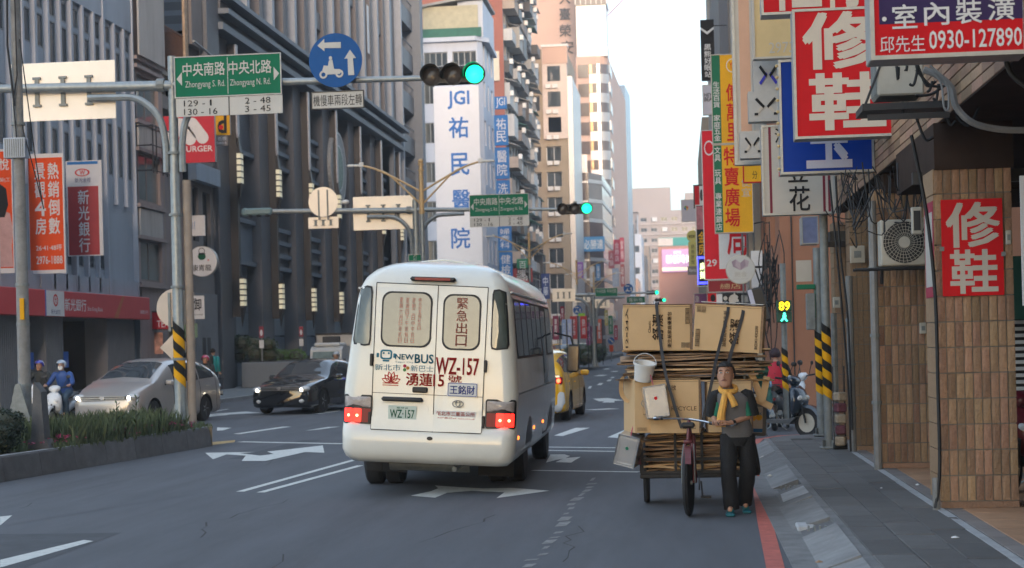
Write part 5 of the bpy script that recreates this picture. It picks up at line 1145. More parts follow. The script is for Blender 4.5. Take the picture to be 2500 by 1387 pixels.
a, b, c, d = RC(457, 600, 530, 677, 63.5); rr_ = (b-a)/2; t = thing('teapot_disc_sign', 'round white sign with green teapot and three characters', 'sign', ((a+b)/2, 63.5, (c+d)/2))
part(MB().lathe([(rr_, 0), (rr_, .25)], axis='y', n=40), 'drum', m_sfr, t, smooth=30); part(MB().prism(ell(0, 0, rr_*.97, n=40), -.02, 0), 'face', m_sgw, t)
part(MB().prism(ell(0, rr_*.32, rr_*.26, rr_*.22), -.03, -.02), 'teapot', paint('teapot_green', (.01, .10, .05)), t); part(MB().prism(ell(0, rr_*.5, rr_*.24, rr_*.06), -.032, -.022), 'teapot_lid', m_tblk, t); ring(0, rr_*.68, rr_*.17, rr_*.21, -.03, 'teapot_handle', m_tblk, t); lettering('康青龍', -rr_*.68, rr_*.62, -rr_*.62, -rr_*.2, -.03, m_tblk, t, .01); lettering('茶', rr_*.35, rr_*.5, rr_*.0, rr_*.15, -.03, m_sred, t)
sign('small_white_banner', 'small white banner with black character near the round disc back', (462, 722, 499, 779), 62.0, m_sgw, m_sgw, [('御', .2, .8, .12, .62, m_tblk, .05), ('TEA SHOP', .2, .9, .78, .85, m_tblk, 0)], fr=0, dep=.03)
sign('mint_edge_sign', 'white sign with mint green edge above the teapot disc', (456, 526, 500, 576), 63.8, m_sgw, m_sgw, [('川', .2, .45, .3, .7, m_sblu, 0)], fr=0, dep=.1); t = bpy.context.scene.objects['mint_edge_sign']
sign('red_box_sign', 'red and black box sign on the shop front behind the hazard pole', (350, 760, 416, 806), 58.4, paint('box_red', (.45, .02, .03)), m_black, [('TEA', .5, .95, .5, .85, m_sgw, .02)], fr=.04, dep=.5)
sign('food_poster', 'colourful food poster on the shop front above the silver car', (350, 812, 398, 865), 58.6, mat('food_print', (.50, .25, .18), .5, var=.6, vs=7), m_sfr, fr=0, dep=.03); sign('menu_poster', 'dark green menu poster right of the hazard pole', (440, 790, 482, 825), 59.2, mat('menu_print', (.10, .18, .12), .5, var=.7, vs=9), m_sfr, fr=0, dep=.03)
sign('red_vertical_plate', 'narrow red vertical plate on the last bank pier', (307, 795, 320, 850), 56.9, paint('plate_red', (.45, .07, .09)), m_sfr, [('銀行', .2, .8, .1, .9, m_sgw, 0, True)], fr=0, dep=.05)
# round coffee emblem on the black block
cpt = PX(820, 416, XL+.05); t = thing('coffee_emblem_disc', 'huge round green and grey emblem on the charcoal block', 'sign', (XL+.1, cpt.y, 11.9), math.pi/2)
part(MB().lathe([(2.05, -.1), (2.05, .1)], axis='y', n=44), 'disc', mat('grey_mosaic', (.25, .27, .28), .5, var=.5, vs=9), t, smooth=30); part(MB().prism(ell(0, 0, 1.25, n=36), -.125, -.1), 'inner_disc', mat('grey_green', (.12, .20, .16), .5, var=.6, vs=7), t); ring(0, 0, 1.25, 1.32, -.13, 'ring', m_sgw, t)
ring(0, 0, 1.95, 2.05, -.13, 'ring', m_sgw, t)

# ================================================================ MASTS, ROAD SIGNS, SIGNALS
m_rgreen = paint('road_sign_green', (.0, .15, .075), .45); m_rblue = paint('road_sign_blue', (.01, .09, .30), .45); m_rwh = mat('reflective_white', (.50, .50, .48), .5, var=.05); m_back = mat('bare_aluminium_back', (.80, .74, .66), .42, .25, var=.05)
def mast(label, Y, pole_u, base_x, ztop, armL, armR, zarm, r=.11, ground=.36):
    x = base_x; t = thing('signal_mast', label, 'mast', (x, Y, ground)); O = (x, Y, ground)
    part(MB(O).tube([(x, Y, ground), (x, Y, ztop)], [r*1.1, r*.85], 14), 'pole', m_galv, t, smooth=True); part(MB(O).box(x-.25, x+.25, Y-.25, Y+.25, ground, ground+.04, .01), 'base_plate', m_galvd, t)
    for a in range(4): part(MB().prism([(r, .04), (r+.12, .04), (r, .45)], -.006, .006), 'rib', m_galv, t, rot=(0, 0, a*math.pi/2+.3))
    if armL: part(MB(O).tube([(x, Y, zarm-.02), armL], [.105, .08], 10), 'arm', m_galv, t, smooth=True)
    if armR: part(MB(O).tube([(x, Y, zarm), armR], [.085, .05], 10), 'arm', m_galv, t, smooth=True)
    for sx, arm in ((-1, armL), (1, armR)):
        if arm:
            k = [(x+sx*.16, Y, zarm-1.7), (x+sx*.17, Y, zarm-1.1), (x+sx*.3, Y, zarm-.6), (x+sx*.7, Y, zarm-.25), (x+sx*1.2, Y, zarm-.2), (x+sx*1.7, Y, zarm-.19)]
            part(MB(O).tube([cr(k, s/4) for s in range(21)], .07, 8), 'curved_brace', m_galv, t, smooth=True); part(MB(O).tube([(x+sx*.7, Y, zarm-.25), (x+sx*.7, Y, zarm+.02)], .03, 6), 'collar', m_galv, t)
            part(MB(O).tube([(x+sx*.15, Y, zarm), (x+sx*.3, Y, zarm)], .13, 10), 'flange', m_galvd, t)
    return t
zA = P(900, 193, 31).z; mast1 = mast('near signal mast with long arms standing on the planted median', 31, 430, -9.72, P(415, 138, 31).z, P(-120, 219, 31), P(1075, 190, 30.9), P(420, 207, 31).z, .10)
part(MB((-9.72, 31, .36)).tube([(-9.52, 31.1, .36), (-9.52, 31.1, 5.1)], .085, 12), 'side_pole', m_tan, mast1, smooth=True)
for z in (1.6, 3.0, 4.4, 5.6): part(MB((-9.72, 31, .36)).tube([(-9.72, 31, z), (-9.72, 31, z+.05)], .135, 12), 'clamp', m_galvd, mast1)
stripes(mast1, 0, 0, .114, 1.05-.36, 2.15-.36, 6, .3)
def roadsign(Y, q1, q2, label, grp, small=False):
    t, w, h = sign('street_name_sign', label[0], q1, Y, m_rgreen, m_rwh, fr=.018, dep=.03, group=grp)
    part(MB().box(-.006, .006, -.01, -.004, h*.06, h*.94), 'divider', m_rwh, t)
    lettering('中央南路', -w*.84, -w*.05, h*.52, h*.84, -.012, m_rwh, t, .03); lettering('Zhongyang S. Rd.', -w*.80, -w*.05, h*.20, h*.40, -.012, m_rwh, t, .02)
    lettering('中央北路', w*.02, w*.82, h*.52, h*.84, -.012, m_rwh, t, .03); lettering('Zhongyang N. Rd.', w*.04, w*.80, h*.20, h*.40, -.012, m_rwh, t, .02)
    part(MB().prism([(-w*.96, h*.46), (-w*.86, h*.62), (-w*.86, h*.30)], -.012, -.005), 'arrow', m_rwh, t); part(MB().prism([(w*.96, h*.50), (w*.86, h*.66), (w*.86, h*.34)], -.012, -.005), 'arrow', m_rwh, t)
    t, w, h = sign('house_number_plate', label[1], q2, Y, m_rwh, m_rwh, fr=.0, dep=.03, group=grp+' number plates')
    part(MB().box(-.01, .01, -.01, -.004, 0, h), 'divider', m_dark, t)
    lettering('129 -', -w*.85, -w*.45, h*.55, h*.88, -.012, m_tblk, t, .02); lettering('1', -w*.36, -w*.325, h*.55, h*.88, -.012, m_tblk, t, .02); lettering('130 - 16', -w*.85, -w*.22, h*.08, h*.42, -.012, m_tblk, t, .02)
    lettering('2 - 48', w*.30, w*.78, h*.57, h*.9, -.012, m_tblk, t, .02); lettering('3 - 45', w*.30, w*.78, h*.12, h*.46, -.012, m_tblk, t, .02)
roadsign(30.8, (426, 134, 687, 235), (430, 236, 690, 281), ('large green road name sign with white arrows on the near mast', 'white house number plate under the large green road sign'), 'green road name signs')
roadsign(55.8, (1146, 474, 1291, 528), (1147, 529, 1292, 553), ('second green road name sign on the far mast above the bus', 'white house number plate under the second green road sign'), 'green road name signs')
def backsign(label, q, Y, cat='sign'):
    a, b, c, d = RC(*q, Y); t = thing('sign_back', label, cat, ((a+b)/2, Y, c), 0, 'bare backs of road signs'); w = (b-a)/2; h = d-c
    part(MB().box(-w, w, .16, .18, 0, h, .004), 'panel', m_back, t)
    for x in (-.5, -.0, .5):
        mb = MB(); mb.box(w*x-.04, w*x+.04, .12, .16, h*.24, h*.74); mb.box(w*x-.08, w*x+.08, .11, .16, h*.24, h*.28); mb.box(w*x-.08, w*x+.08, .11, .16, h*.71, h*.75); part(mb, 'clamp_bar', m_galvd, t)
    return t
backsign('bare cream back of the big sign at upper left on the near mast arm', (20, 148, 275, 291), 31); backsign('bare cream back of the sign left of the golden lamp pole', (860, 478, 1008, 560), 56)
def discback(label, u, v, r, Y, m=None):
    a, b, c, d = RC(u-r, v-r, u+r, v+r, Y); rad = (b-a)/2; t = thing('round_sign_back', label, 'sign', ((a+b)/2, Y, (c+d)/2)); part(MB().lathe([(rad, 0), (rad, .02)], axis='y', n=36), 'disc', m or m_back, t, smooth=30)
    for x in (-.3, .3): part(MB().box(rad*x-.025, rad*x+.025, -.03, -.001, -rad*1.2, rad*.8), 'clamp_bar', m_galvd, t)
    return t
discback('bare back of a round sign on the far mast arm', 789, 493, 36, 55.85); backsign('small pale plate hanging under the round sign back', (750, 529, 824, 557), 55.8)
discback('round cream sign back halfway up the near mast pole', 428, 752, 46, 31.25, mat('cream_sign_back', (.62, .52, .43), .5, var=.12, vs=3))
t = thing('diamond_sign_back', 'diamond shaped pale sign back low on the near mast pole', 'sign', P(428, 848, 31.25)); part(MB().prism([(0, -.3), (.31, 0), (0, .3), (-.31, 0)], 0, .02), 'panel', MATS['cream_sign_back'], t)
# blue hook-turn sign
def bluesign(Y, u, v, r, label, plate=None, flip=True):
    a, b, c, d = RC(u-r, v-r, u+r, v+r, Y); rad = (b-a)/2; t = thing('hook_turn_sign', label, 'sign', ((a+b)/2, Y, (c+d)/2), 0, 'round blue scooter turn signs')
    part(MB().lathe([(rad, 0), (rad, .02)], axis='y', n=44), 'disc', m_rblue, t, smooth=30)
    s = rad; P_ = lambda pts, nm: part(MB().prism([(x*s, z*s) for x, z in pts], -.012, -.004), nm, m_rwh, t)
    P_([(-.66, .56), (-.4, .80), (-.4, .66), (.22, .66), (.22, .44), (-.4, .46), (-.4, .34)], 'arrow'); P_([(.56, .36), (.34, .04), (.46, .04), (.47, -.58), (.70, -.58), (.66, .04), (.78, .04)], 'arrow')
    part(MB().lathe([(.075*s, 0)], axis='y') if 0 else MB().prism(ell(-.18*s, .08*s, .06*s, .07*s, 14), -.014, -.004), 'rider_head', m_rwh, t)
    P_([(-.24, .0), (-.11, .02), (-.07, -.25), (-.05, -.33), (.16, -.34), (.22, -.40), (.16, -.52), (-.35, -.52), (-.5, -.36), (-.44, -.18), (-.28, -.2)], 'scooter_body')
    ring(-.46*s, -.52*s, .08*s, .15*s, -.013, 'wheel_outline', m_rwh, t, 20); ring(.14*s, -.50*s, .08*s, .15*s, -.013, 'wheel_outline', m_rwh, t, 20)
    return t
bluesign(30.75, 819, 147, 65, 'big blue round scooter sign with two arrows beside the near signal'); bluesign(88, 1410, 757, 11, 'small distant blue scooter sign above the red flags'); bluesign(86, 1534, 705, 12, 'small distant blue scooter sign above the left cardboard box')
sign('turn_text_plate', 'white plate with black characters under the big blue round sign', (760, 222, 889, 266), 30.75, m_rwh, m_dark, [('機慢車兩段左轉', .04, .96, .2, .82, m_tblk, .02)], fr=.02, dep=.03)
def signal(Y, u0, v0, u1, v1, label, on=2):
    a, b, c, d = RC(u0, v0, u1, v1, Y); t = thing('traffic_light', label, 'traffic light', ((a+b)/2, Y, (c+d)/2), 0, 'horizontal traffic lights'); w = (b-a)/2; r = w/3
    part(MB().box(-w+r*.6, w-r*.6, .0, .16, -r*.85, r*.85, .03), 'housing', m_black, t)
    for k in range(3):
        cx = -w+r+2*r*k; L_ = k == on
        part(MB().lathe([(r*.97, .02), (r*.98, -.02), (r*.90, -.02), (r*.88, .02)], (cx, 0, 0), 'y', 30), 'bezel', m_black, t, smooth=30)
        o_ = [(cx+r*math.cos(R(a)), 0, r*math.sin(R(a))) for a in range(-20, 201, 10)]; i_ = [(cx+r*.95*math.cos(R(a)), -.24, r*.95*math.sin(R(a))) for a in range(-20, 201, 10)]
        mb = MB().add(o_+i_, [(j, j+1, j+1+len(o_), j+len(o_)) for j in range(len(o_)-1)]); part(mb, 'visor', m_black, t)
        part(MB().lathe([(0, -.03), (r*.6, -.018), (r*.84, .0)], (cx, 0, 0), 'y', 28), 'lens', lamp('green_signal', (.005, .60, .25), 1.15) if L_ else mat('dark_lens', (.06, .05, .045), .2, var=.3, vs=40), t, smooth=True)
    part(MB().box(-w*.1, w*.1, .1, .2, r*.3, r*1.3), 'hanger', m_galvd, t)
    return t
signal(30.7, 1028, 155, 1185, 211, 'near traffic light showing green beside the hospital sign board'); signal(55.7, 1360, 495, 1447, 525, 'second traffic light showing green on the far mast'); signal(92, 1577, 708, 1609, 721, 'distant green traffic light above the left cardboard box'); signal(108, 1598, 727, 1626, 739, 'most distant green traffic light touching the cardboard box top')
mast2 = mast('far signal mast standing behind the bus', 56, 1016, -9.05, P(1014, 488, 56).z, P(600, 517, 56), P(1375, 511, 56), P(1018, 512, 56).z, .12)
a = P(632, 517, 55.9); t = thing('rear_facing_signal', 'traffic light seen from behind at the left end of the far mast arm', 'traffic light', a); part(MB().obox((0, 0, 0), (.95, .2, .26), None, .06), 'housing', mat('teal_grey_paint', (.13, .21, .23), .5), t); part(MB().sph((-.48, 0, 0), .15, sc=(1, .7, 1)), 'end_cap', MATS['teal_grey_paint'], t)
for k in (-.3, 0, .3): part(MB().sph((k, 0, -.14), .1, sc=(1, 1, .5)), 'visor_edge', m_dark, t)
t = thing('traffic_camera', 'small white dome camera on the far mast arm', 'camera', P(843, 497, 56)); part(MB().sph((0, 0, .05), .12, sc=(1.2, 1, .7)), 'dome', m_white, t); part(MB().tube([(0, 0, -.2), (0, 0, 0)], .03, 6), 'stem', m_galvd, t)
sign('intersection_name_plate', 'small green plate on the far mast just above the bus roof', (997, 621, 1030, 638), 55.8, m_rgreen, m_rwh, [('口', .4, .6, .2, .8, m_rwh, .02)], fr=.02, dep=.03)
# golden street lamps
m_goldp = mat('golden_lamp_paint', (.58, .40, .20), .45, .2, var=.1)
def lamp_post(u, v_top, Y, label, k=1.):
    b = P(u, v_top, Y); t = thing('street_lamp', label, 'street lamp', (b.x, Y, .36), 0, 'golden twin arm street lamps'); zt = b.z-.36
    part(MB().tube([(0, 0, 0), (0, 0, zt-1.75)], [.1, .07], 10), 'post', m_galv, t, smooth=True)
    part(MB().tube([(0, 0, zt-1.75), (0, 0, zt)], [.085, .07], 10), 'golden_post', m_goldp, t, smooth=True); part(MB().sph((0, 0, zt+.03), .09), 'finial', m_goldp, t)
    for z in (zt-1.7, zt-1.3, zt-.3, zt-.1): part(MB().tube([(0, 0, z), (0, 0, z+.04)], .11, 10), 'collar', m_goldp, t)
    for s in (-1, 1):
        top = [(0, 0, zt-1.0), (s*.8, 0, zt-.55), (s*1.5, 0, zt-.2), (s*2.0, 0, zt-.05)]; low = [(0, 0, zt-1.45), (s*.6, 0, zt-.85), (s*1.1, 0, zt-.38), (s*1.5, 0, zt-.2)]
        mb = MB(); mb.tube([cr(top, q/4) for q in range(13)], .035, 8); mb.tube([cr(low, q/4) for q in range(13)], .03, 8); mb.tube([(s*.75, 0, zt-.7), (s*.95, 0, zt-.48)], .02, 6); part(mb, 'arm', m_goldp, t, smooth=True)
        part(MB().box(s*1.95, s*2.1, -.06, .06, zt-.1, zt+.06, .01), 'lamp_joint', m_white, t); part(MB().box(s*2.1, s*2.5, -.08, .08, zt-.08, zt+.0, .02), 'lamp_head', m_white, t)
    return t
lamp_post(1027, 396, 54.5, 'nearest golden twin arm street lamp rising behind the bus'); lamp_post(1291, 572, 93, 'golden street lamp above the front of the bus roof'); lamp_post(1407, 638, 122, 'third golden street lamp, left of the small green sign'); lamp_post(1449, 667, 145, 'smallest golden street lamp, farthest along the median')
# distant gantry signs
backsign('bare back of the distant sign above the bus front', (1348, 705, 1404, 736), 88); sign('street_name_sign', 'distant green road sign between lamp and blue round sign', (1453, 703, 1508, 724), 88, m_rgreen, m_rwh, [('中央南路', .06, .47, .15, .6, m_rwh, .02), ('中央北路', .53, .94, .15, .6, m_rwh, .02)], fr=.02, dep=.03)
sign('street_name_sign', 'farthest green road sign above the left cardboard box', (1530, 724, 1575, 740), 108, m_rgreen, m_rwh, [('重新路', .1, .9, .2, .8, m_rwh, .02)], fr=.02, dep=.03)
t = mast('distant signal mast beyond the second street lamp', 88.3, 1454, P(1450, 800, 88.3).x, P(1450, 722, 88.3).z, P(1352, 721, 88.3), P(1600, 714, 88.3), P(1450, 719, 88.3).z, .1)
backsign('pale sign back left of the distant mast', (1402, 720, 1440, 738), 96); backsign('pale sign back right of the distant mast', (1448, 730, 1488, 752), 108)
sign('green_street_plate', 'upright green street plate beyond the red flags', (1486, 771, 1496, 816), 110, m_rgreen, m_rwh, [('重新', .2, .8, .1, .9, m_rwh, 0, True)], fr=0, dep=.03)
t = thing('keep_right_sign', 'round blue arrow sign on the tip of the distant median', 'sign', P(1492, 832, 112)); part(MB().lathe([(.23, 0), (.23, .03)], axis='y', n=20), 'disc', m_rblue, t); part(MB().prism([(-.16, .12), (-.1, .17), (.17, -.09), (.11, -.15)], -.02, -.005), 'arrow', m_rwh, t); part(MB(t.location).tube([(t.location.x, 112.1, .36), (t.location.x, 112.1, t.location.z)], .05, 6), 'pole', m_galvd, t); part(MB().box(-.13, .13, -.01, .02, -.75, -.3), 'hazard_board', m_orng, t)
# flags along the far median
fl = [(1350, 771, 1364, 830, 78, (.28, .05, .10)), (1372, 780, 1382, 841, 80, (.35, .45, .65)), (1385, 779, 1396, 841, 82, (.45, .50, .70)), (1392, 772, 1409, 828, 84, (.50, .06, .06)), (1417, 771, 1433, 827, 86, (.55, .05, .05)), (1431, 787, 1441, 842, 90, (.30, .10, .25)), (1442, 790, 1454, 840, 94, (.35, .08, .18)), (1457, 779, 1469, 838, 96, (.58, .14, .08)), (1368, 748, 1378, 785, 100, (.28, .03, .06)), (1499, 794, 1508, 830, 112, (.4, .05, .08)), (1412, 765, 1428, 772, 84.5, (.30, .55, .05)), (1476, 757, 1484, 795, 120, (.4, .35, .12))]
fn = ['dark crimson flag nearest the bus mirror', 'pale blue poster flag, left of two', 'pale blue poster flag, right of two', 'red flag left of the lime green pole', 'bright red flag right of the lime green pole', 'purple and white flag beyond the bright red flag', 'narrow wine red flag beyond the purple one', 'orange red flag before the distant mast', 'small dark red flag above the pale blue ones', 'small distant red flag right of the green street plate', 'lime green top banner between two red flags', 'narrow ochre flag high beyond the orange one']
for i, (a, b, c, d, Y, rgb) in enumerate(fl):
    t, w, h = sign('street_flag', fn[i], (a, b, c, d), Y, paint('flag_%d' % i, rgb), m_sgw, [(['重劃區', '花展', '樂團', '新北市', '熱銷', '中央', '三重', '建案', '銀行', '店', '', '行'][i], .25, .75, .12, .85, m_sgw, .03, True)] if i != 10 else (), fr=0, dep=.03, group='coloured flags along the median')
    if i < 8: part(MB().tube([(w+.04, .04, .36-t.location.z), (w+.04, .04, h)], .03, 6), 'flag_pole', m_dark, t)
# utility pole on the near median with box and cables
ux = P(60, 930, 26).x; t = thing('utility_pole', 'weathered concrete pole at far left rising from the dark hedge', 'pole', (ux, 26, .36))
part(MB().tube([(0, 0, 0), (0, 0, 9)], [.11, .075], 14), 'pole', mat('weathered_concrete_pole', (.24, .24, .235), .75, var=.25, vs=7, dirt=.45), t, smooth=True)
part(MB().box(-.2, .17, -.16, .0, 4.65, 4.98, .01), 'ribbed_box', m_bankf, t); mb = MB()
for k in range(9): mb.box(-.17+k*.037, -.155+k*.037, -.168, -.16, 4.67, 4.96)
part(mb, 'rib', m_galvd, t)
for z in (.9, 1.9, 2.55, 5.2): part(MB().tube([(0, 0, z), (0, 0, z+.05)], .115, 14), 'band', m_galvd, t)
part(MB().box(.0, .07, -.125, -.10, 2.0, 2.35), 'yellow_label', m_yst, t)
mb = MB(); mb.tube([(.04, -.13, 9), (.06, -.14, 6), (-.02, -.13, 5.6), (.03, -.14, 4.9)], .012, 5); mb.tube([(-.05, -.13, 9), (-.09, -.14, 6.5), (.0, -.13, 5.5)], .02, 5); mb.tube([(.1, -.1, 6.6), (.3, -.1, 4.8), (.42, -.1, 3.9)], .01, 4); mb.tube([(.1, -.1, 5.2), (.35, -.1, 4.2), (.44, -.1, 3.8)], .01, 4); part(mb, 'cable', m_cable, t)
# concrete marker post on the median
g = G(112, 1075, .3); t = thing('concrete_marker', 'dark tapered concrete marker post on the median beside the hedge', 'marker', (P(100, 1000, 23.9).x, 23.9, .36)); part(MB().prism([(-.17, 0), (.17, 0), (.12, .14), (.09, .14), (.05, .86), (-.06, 1.0), (-.12, .14), (-.17, .14)], -.12, .12), 'post', m_kerb, t)
t = thing('grey_traffic_cone_plate', 'grey triangular steel plate leaning on the utility pole', 'plate', (ux, 25.7, .36)); part(MB().prism([(-.25, 0), (.32, 0), (.05, .95), (-.03, .95)], -.02, .0), 'plate', m_galvd, t)

# ================================================================ PLANTS
m_leafd = mat('dark_hedge_leaf', (.018, .035, .018), .6, var=.5, vs=9); m_leaf = mat('bush_leaf', (.04, .075, .02), .6, var=.5, vs=9); m_leafb = mat('bright_leaf', (.10, .20, .03), .6, var=.4, vs=9); m_grassy = mat('ground_cover_leaf', (.11, .14, .065), .65, var=.5, vs=7); m_flow = mat('pink_petal', (.50, .06, .16), .6, var=.3, vs=20); m_stem = mat('plant_stem', (.06, .06, .03), .7)
def leaves(mb, c, rad, n, s, rnd, shell=.55):
    for _ in range(n):
        while True:
            d = Vector((rnd.uniform(-1, 1), rnd.uniform(-1, 1), rnd.uniform(-1, 1)))
            if .05 < d.length < 1: break
        p = Vector(c)+Vector((d.x*rad[0], d.y*rad[1], d.z*rad[2]))*(1 if d.length > shell else (shell/d.length)**.5)
        a = Vector((rnd.uniform(-1, 1), rnd.uniform(-1, 1), rnd.uniform(-.4, 1))).normalized(); b = a.cross(Vector((rnd.uniform(-1, 1), rnd.uniform(-1, 1), rnd.uniform(-1, 1)))).normalized(); l = s*rnd.uniform(.6, 1.3)
        mb.add([p-a*l, p+b*l*.4, p+a*l, p-b*l*.4], [(0, 1, 2, 3)])
def bush(name, label, loc, clumps, n, s, m, seed, cat='bush', group=None):
    rnd = random.Random(seed); t = thing(name, label, cat, loc, group=group); mb = MB()
    for (cx, cy, cz, rx, ry, rz_) in clumps: leaves(mb, (cx, cy, cz), (rx, ry, rz_), n, s, rnd)
    part(mb, 'foliage', m, t, fixn=False); mb = MB()
    for (cx, cy, cz, rx, ry, rz_) in clumps: mb.tube([(cx*.6, cy*.6, 0), (cx, cy, cz)], .012, 4); mb.sph((cx, cy, cz), 1, 8, 6, (rx*.72, ry*.72, rz_*.72))
    part(mb, 'stems', m_stem, t); return t
rnd = random.Random(4)
bush('dark_hedge', 'dark trimmed hedge at the left picture edge on the median', (-10.08, 23.1, .3), [(rnd.uniform(-.22, .12), rnd.uniform(-.5, .4), rnd.uniform(.2, .48), .34, .36, .28) for _ in range(20)], 750, .028, m_leafd, 1)
bush('dark_hedge', 'dark hedge further left, cut by the picture edge', (-10.9, 25.3, .3), [(rnd.uniform(-.3, .2), rnd.uniform(-.6, .5), rnd.uniform(.2, .35), .35, .4, .25) for _ in range(8)], 500, .028, m_leafd, 2)
mb = MB(); rnd = random.Random(8)
for _ in range(6000):
    y = 23.9+rnd.random()*6.0; cxl = -11.05+(y-21.2)*.11; x = cxl+rnd.random()*1.35
    hgt = (.12+.30*rnd.random()**1.5)*(1.2 if 24.5 < y < 28.8 else .45)*(1.1-.35*abs((x-cxl)/1.35-.4)); a = rnd.uniform(0, 6.28); lean = Vector((math.cos(a), math.sin(a), 0))*hgt*rnd.uniform(.1, .5); wv = Vector((-math.sin(a), math.cos(a), 0))*rnd.uniform(.006, .016)
    p = Vector((x, y, .31)); q = p+lean*.5+Vector((0, 0, hgt*.7)); e = p+lean+Vector((0, 0, hgt)); mb.add([p-wv, p+wv, q+wv, e, q-wv], [(0, 1, 2, 3, 4)])
tag(part(mb, 'ground_cover', m_grassy, fixn=False), 'tangled green ground cover filling the median bed', 'plants', kind='stuff')
mb = MB()
for _ in range(110):
    y = rnd.choice((24.3, 26.6, 28.0, 28.5))+rnd.gauss(0, .5); cxl = -11.05+(y-21.2)*.11; x = cxl+.9+rnd.random()*.45; leaves(mb, (x, y, .42+rnd.random()*.12), (.05, .05, .03), 7, .022, rnd)
tag(part(mb, 'pink_flowers', m_flow, fixn=False), 'small pink blossoms scattered along the front of the median bed', 'flowers', kind='stuff')
for (q, hh, lab) in (((283, 1030), .62, 'leafy weed stalk in the middle of the median bed'), ((331, 1035), .72, 'taller weed stalk before the right headlight of the silver car'), ((296, 1028), .42, 'shorter weed stalk between the two tall ones')):
    g = P(q[0], q[1], 26.3); t = thing('tall_weed', lab, 'plant', (g.x, 26.3, .34), group='tall weeds in the median'); mb = MB(); part(MB().tube([(0, 0, 0), (.02, 0, hh)], .007, 5), 'stem', m_stem, t)
    for k in range(15):
        z = hh*(.25+.75*k/15); a = k*2.4; l = .16*(1.1-.5*k/15); d = Vector((math.cos(a), math.sin(a), .9)); d.normalize(); sdw = Vector((-math.sin(a), math.cos(a), 0))*.018; p = Vector((.02*z/hh, 0, z)); mb.add([p, p+d*l*.5+sdw, p+d*l, p+d*l*.5-sdw], [(0, 1, 2, 3)])
    part(mb, 'leaves', m_leaf, t, fixn=False)
def box_bush(label, q, Y, X_w, hgt, m, seed, name='bush'):
    g = P(q[0], q[1], Y); r0 = random.Random(seed); return bush(name, label, (g.x, Y, max(g.z, .1)), [(r0.uniform(-X_w, X_w), r0.uniform(-.4, .4), r0.uniform(.2, hgt), .5, .5, .35) for _ in range(12)], 260, .06, m, seed)
box_bush('dark green bush in the planter before the charcoal block', (608, 882), 71, 1.0, .9, m_leaf, 31); box_bush('bright green bush in the planter before the charcoal block', (692, 886), 77, .8, .35, m_leafb, 32)
pl = thing('stone_planter', 'long low grey stone planter before the charcoal block', 'planter', (-17.9, 74, .12)); part(MB().box(-1., 1.3, -5, 6.5, 0, 1.1, .03), 'wall', m_mold, pl); part(MB().box(-.8, 1.1, -4.8, 6.3, 1.1, 1.12), 'soil', m_soil, pl)
r0 = random.Random(3)
bush('median_hedge', 'clipped green hedge on the distant median near the taxi roof', (P(1428, 875, 105).x, 105, .3), [(r0.uniform(-.8, .8), r0.uniform(-9, 6), r0.uniform(.4, .9), .6, 1.2, .5) for _ in range(30)], 160, .09, m_leaf, 5)
# small no-entry post signs on the left pavement
for (u, v0, v1, Y, lab) in ((641, 797, 930, 70, 'slim post with narrow red ringed sign left of the black car roof'), (738, 797, 925, 78, 'slim post with narrow red ringed sign right of the first')):
    b = P(u, v1, Y); t = thing('parking_sign_post', lab, 'sign', (b.x, Y, .12), group='slim posts with red ringed signs'); zt = P(u, v0, Y).z-.12
    part(MB().tube([(0, .04, 0), (0, .04, zt)], .035, 8), 'post', m_galvd, t); part(MB().box(-.1, .1, -.01, .0, zt-.5, zt, .0), 'plate', paint('dull_crimson', (.30, .06, .08)), t); part(MB().prism(ell(0, zt-.28, .06, .14), -.016, -.01), 'centre', m_sgw, t); part(MB().box(-.1, .1, -.01, .0, zt-.95, zt-.6), 'plate', m_sgw, t); stripes(t, 0, .04, .04, .1, 1.1, 8, .05)
# ================================================================ MINIBUS
m_bus = mat('cream_bus_paint', (.74, .74, .68), .25, var=.05, vs=1.2, coat=.4, dirt=.09); m_busg = mat('rear_glass_daylight_tone', (.14, .155, .13), .06, var=.35, vs=1.6, spec=.8); m_gask = mat('rubber_gasket', (.015, .015, .016), .6, var=.1)  # daylight seen through the bus is put into the rear glass colour
m_red = lamp('brake_lamp', (1., .02, .012), .95); m_redd = mat('red_lens_dull', (.24, .006, .01), .4, var=.1); m_clr = mat('clear_lamp_lens', (.40, .36, .34), .12, var=.25, vs=20); m_hot = lamp('bulb_hot', (1., .18, .08), 4.)
m_txr = paint('bus_text_red', (.50, .045, .04)); m_txb = paint('bus_text_teal', (.05, .20, .28)); m_txn = paint('bus_text_blue', (.02, .05, .28))
BX = P(1040, 1208, 19.1).x; bus = thing('minibus', 'cream white minibus seen from behind in the centre of the road', 'minibus', (BX, 19.1, 0)); ROLL = R(3.3); bus.rotation_euler = (0, ROLL, R(.6)); bus.scale = (1, 1, 1.042)
WZ = [(.36, .93), (.42, 1.0), (.5, 1.035), (.8, 1.045), (1.2, 1.04), (1.6, 1.0), (1.9, .965), (2.2, .93), (2.34, .90), (2.46, .84), (2.56, .74), (2.64, .58), (2.69, .38), (2.715, .15)]
def lerpz(T, z, k=1):
    if z <= T[0][0]: return T[0][k]
    for a, b in zip(T, T[1:]):
        if z <= b[0]: f = (z-a[0])/(b[0]-a[0]); return a[k]+(b[k]-a[k])*f
    return T[-1][k]
YR = [(.36, .06), (.42, -.03), (.5, -.06), (.70, -.06), (.76, -.03), (.80, .0), (1.2, .0), (1.6, .02), (2.3, .07), (2.42, .10), (2.52, .18), (2.6, .34), (2.66, .62), (2.70, 1.1), (2.715, 1.6)]
def bw(z): return lerpz(WZ, z)
def byr(z): return lerpz(YR, z)
CRR = .17
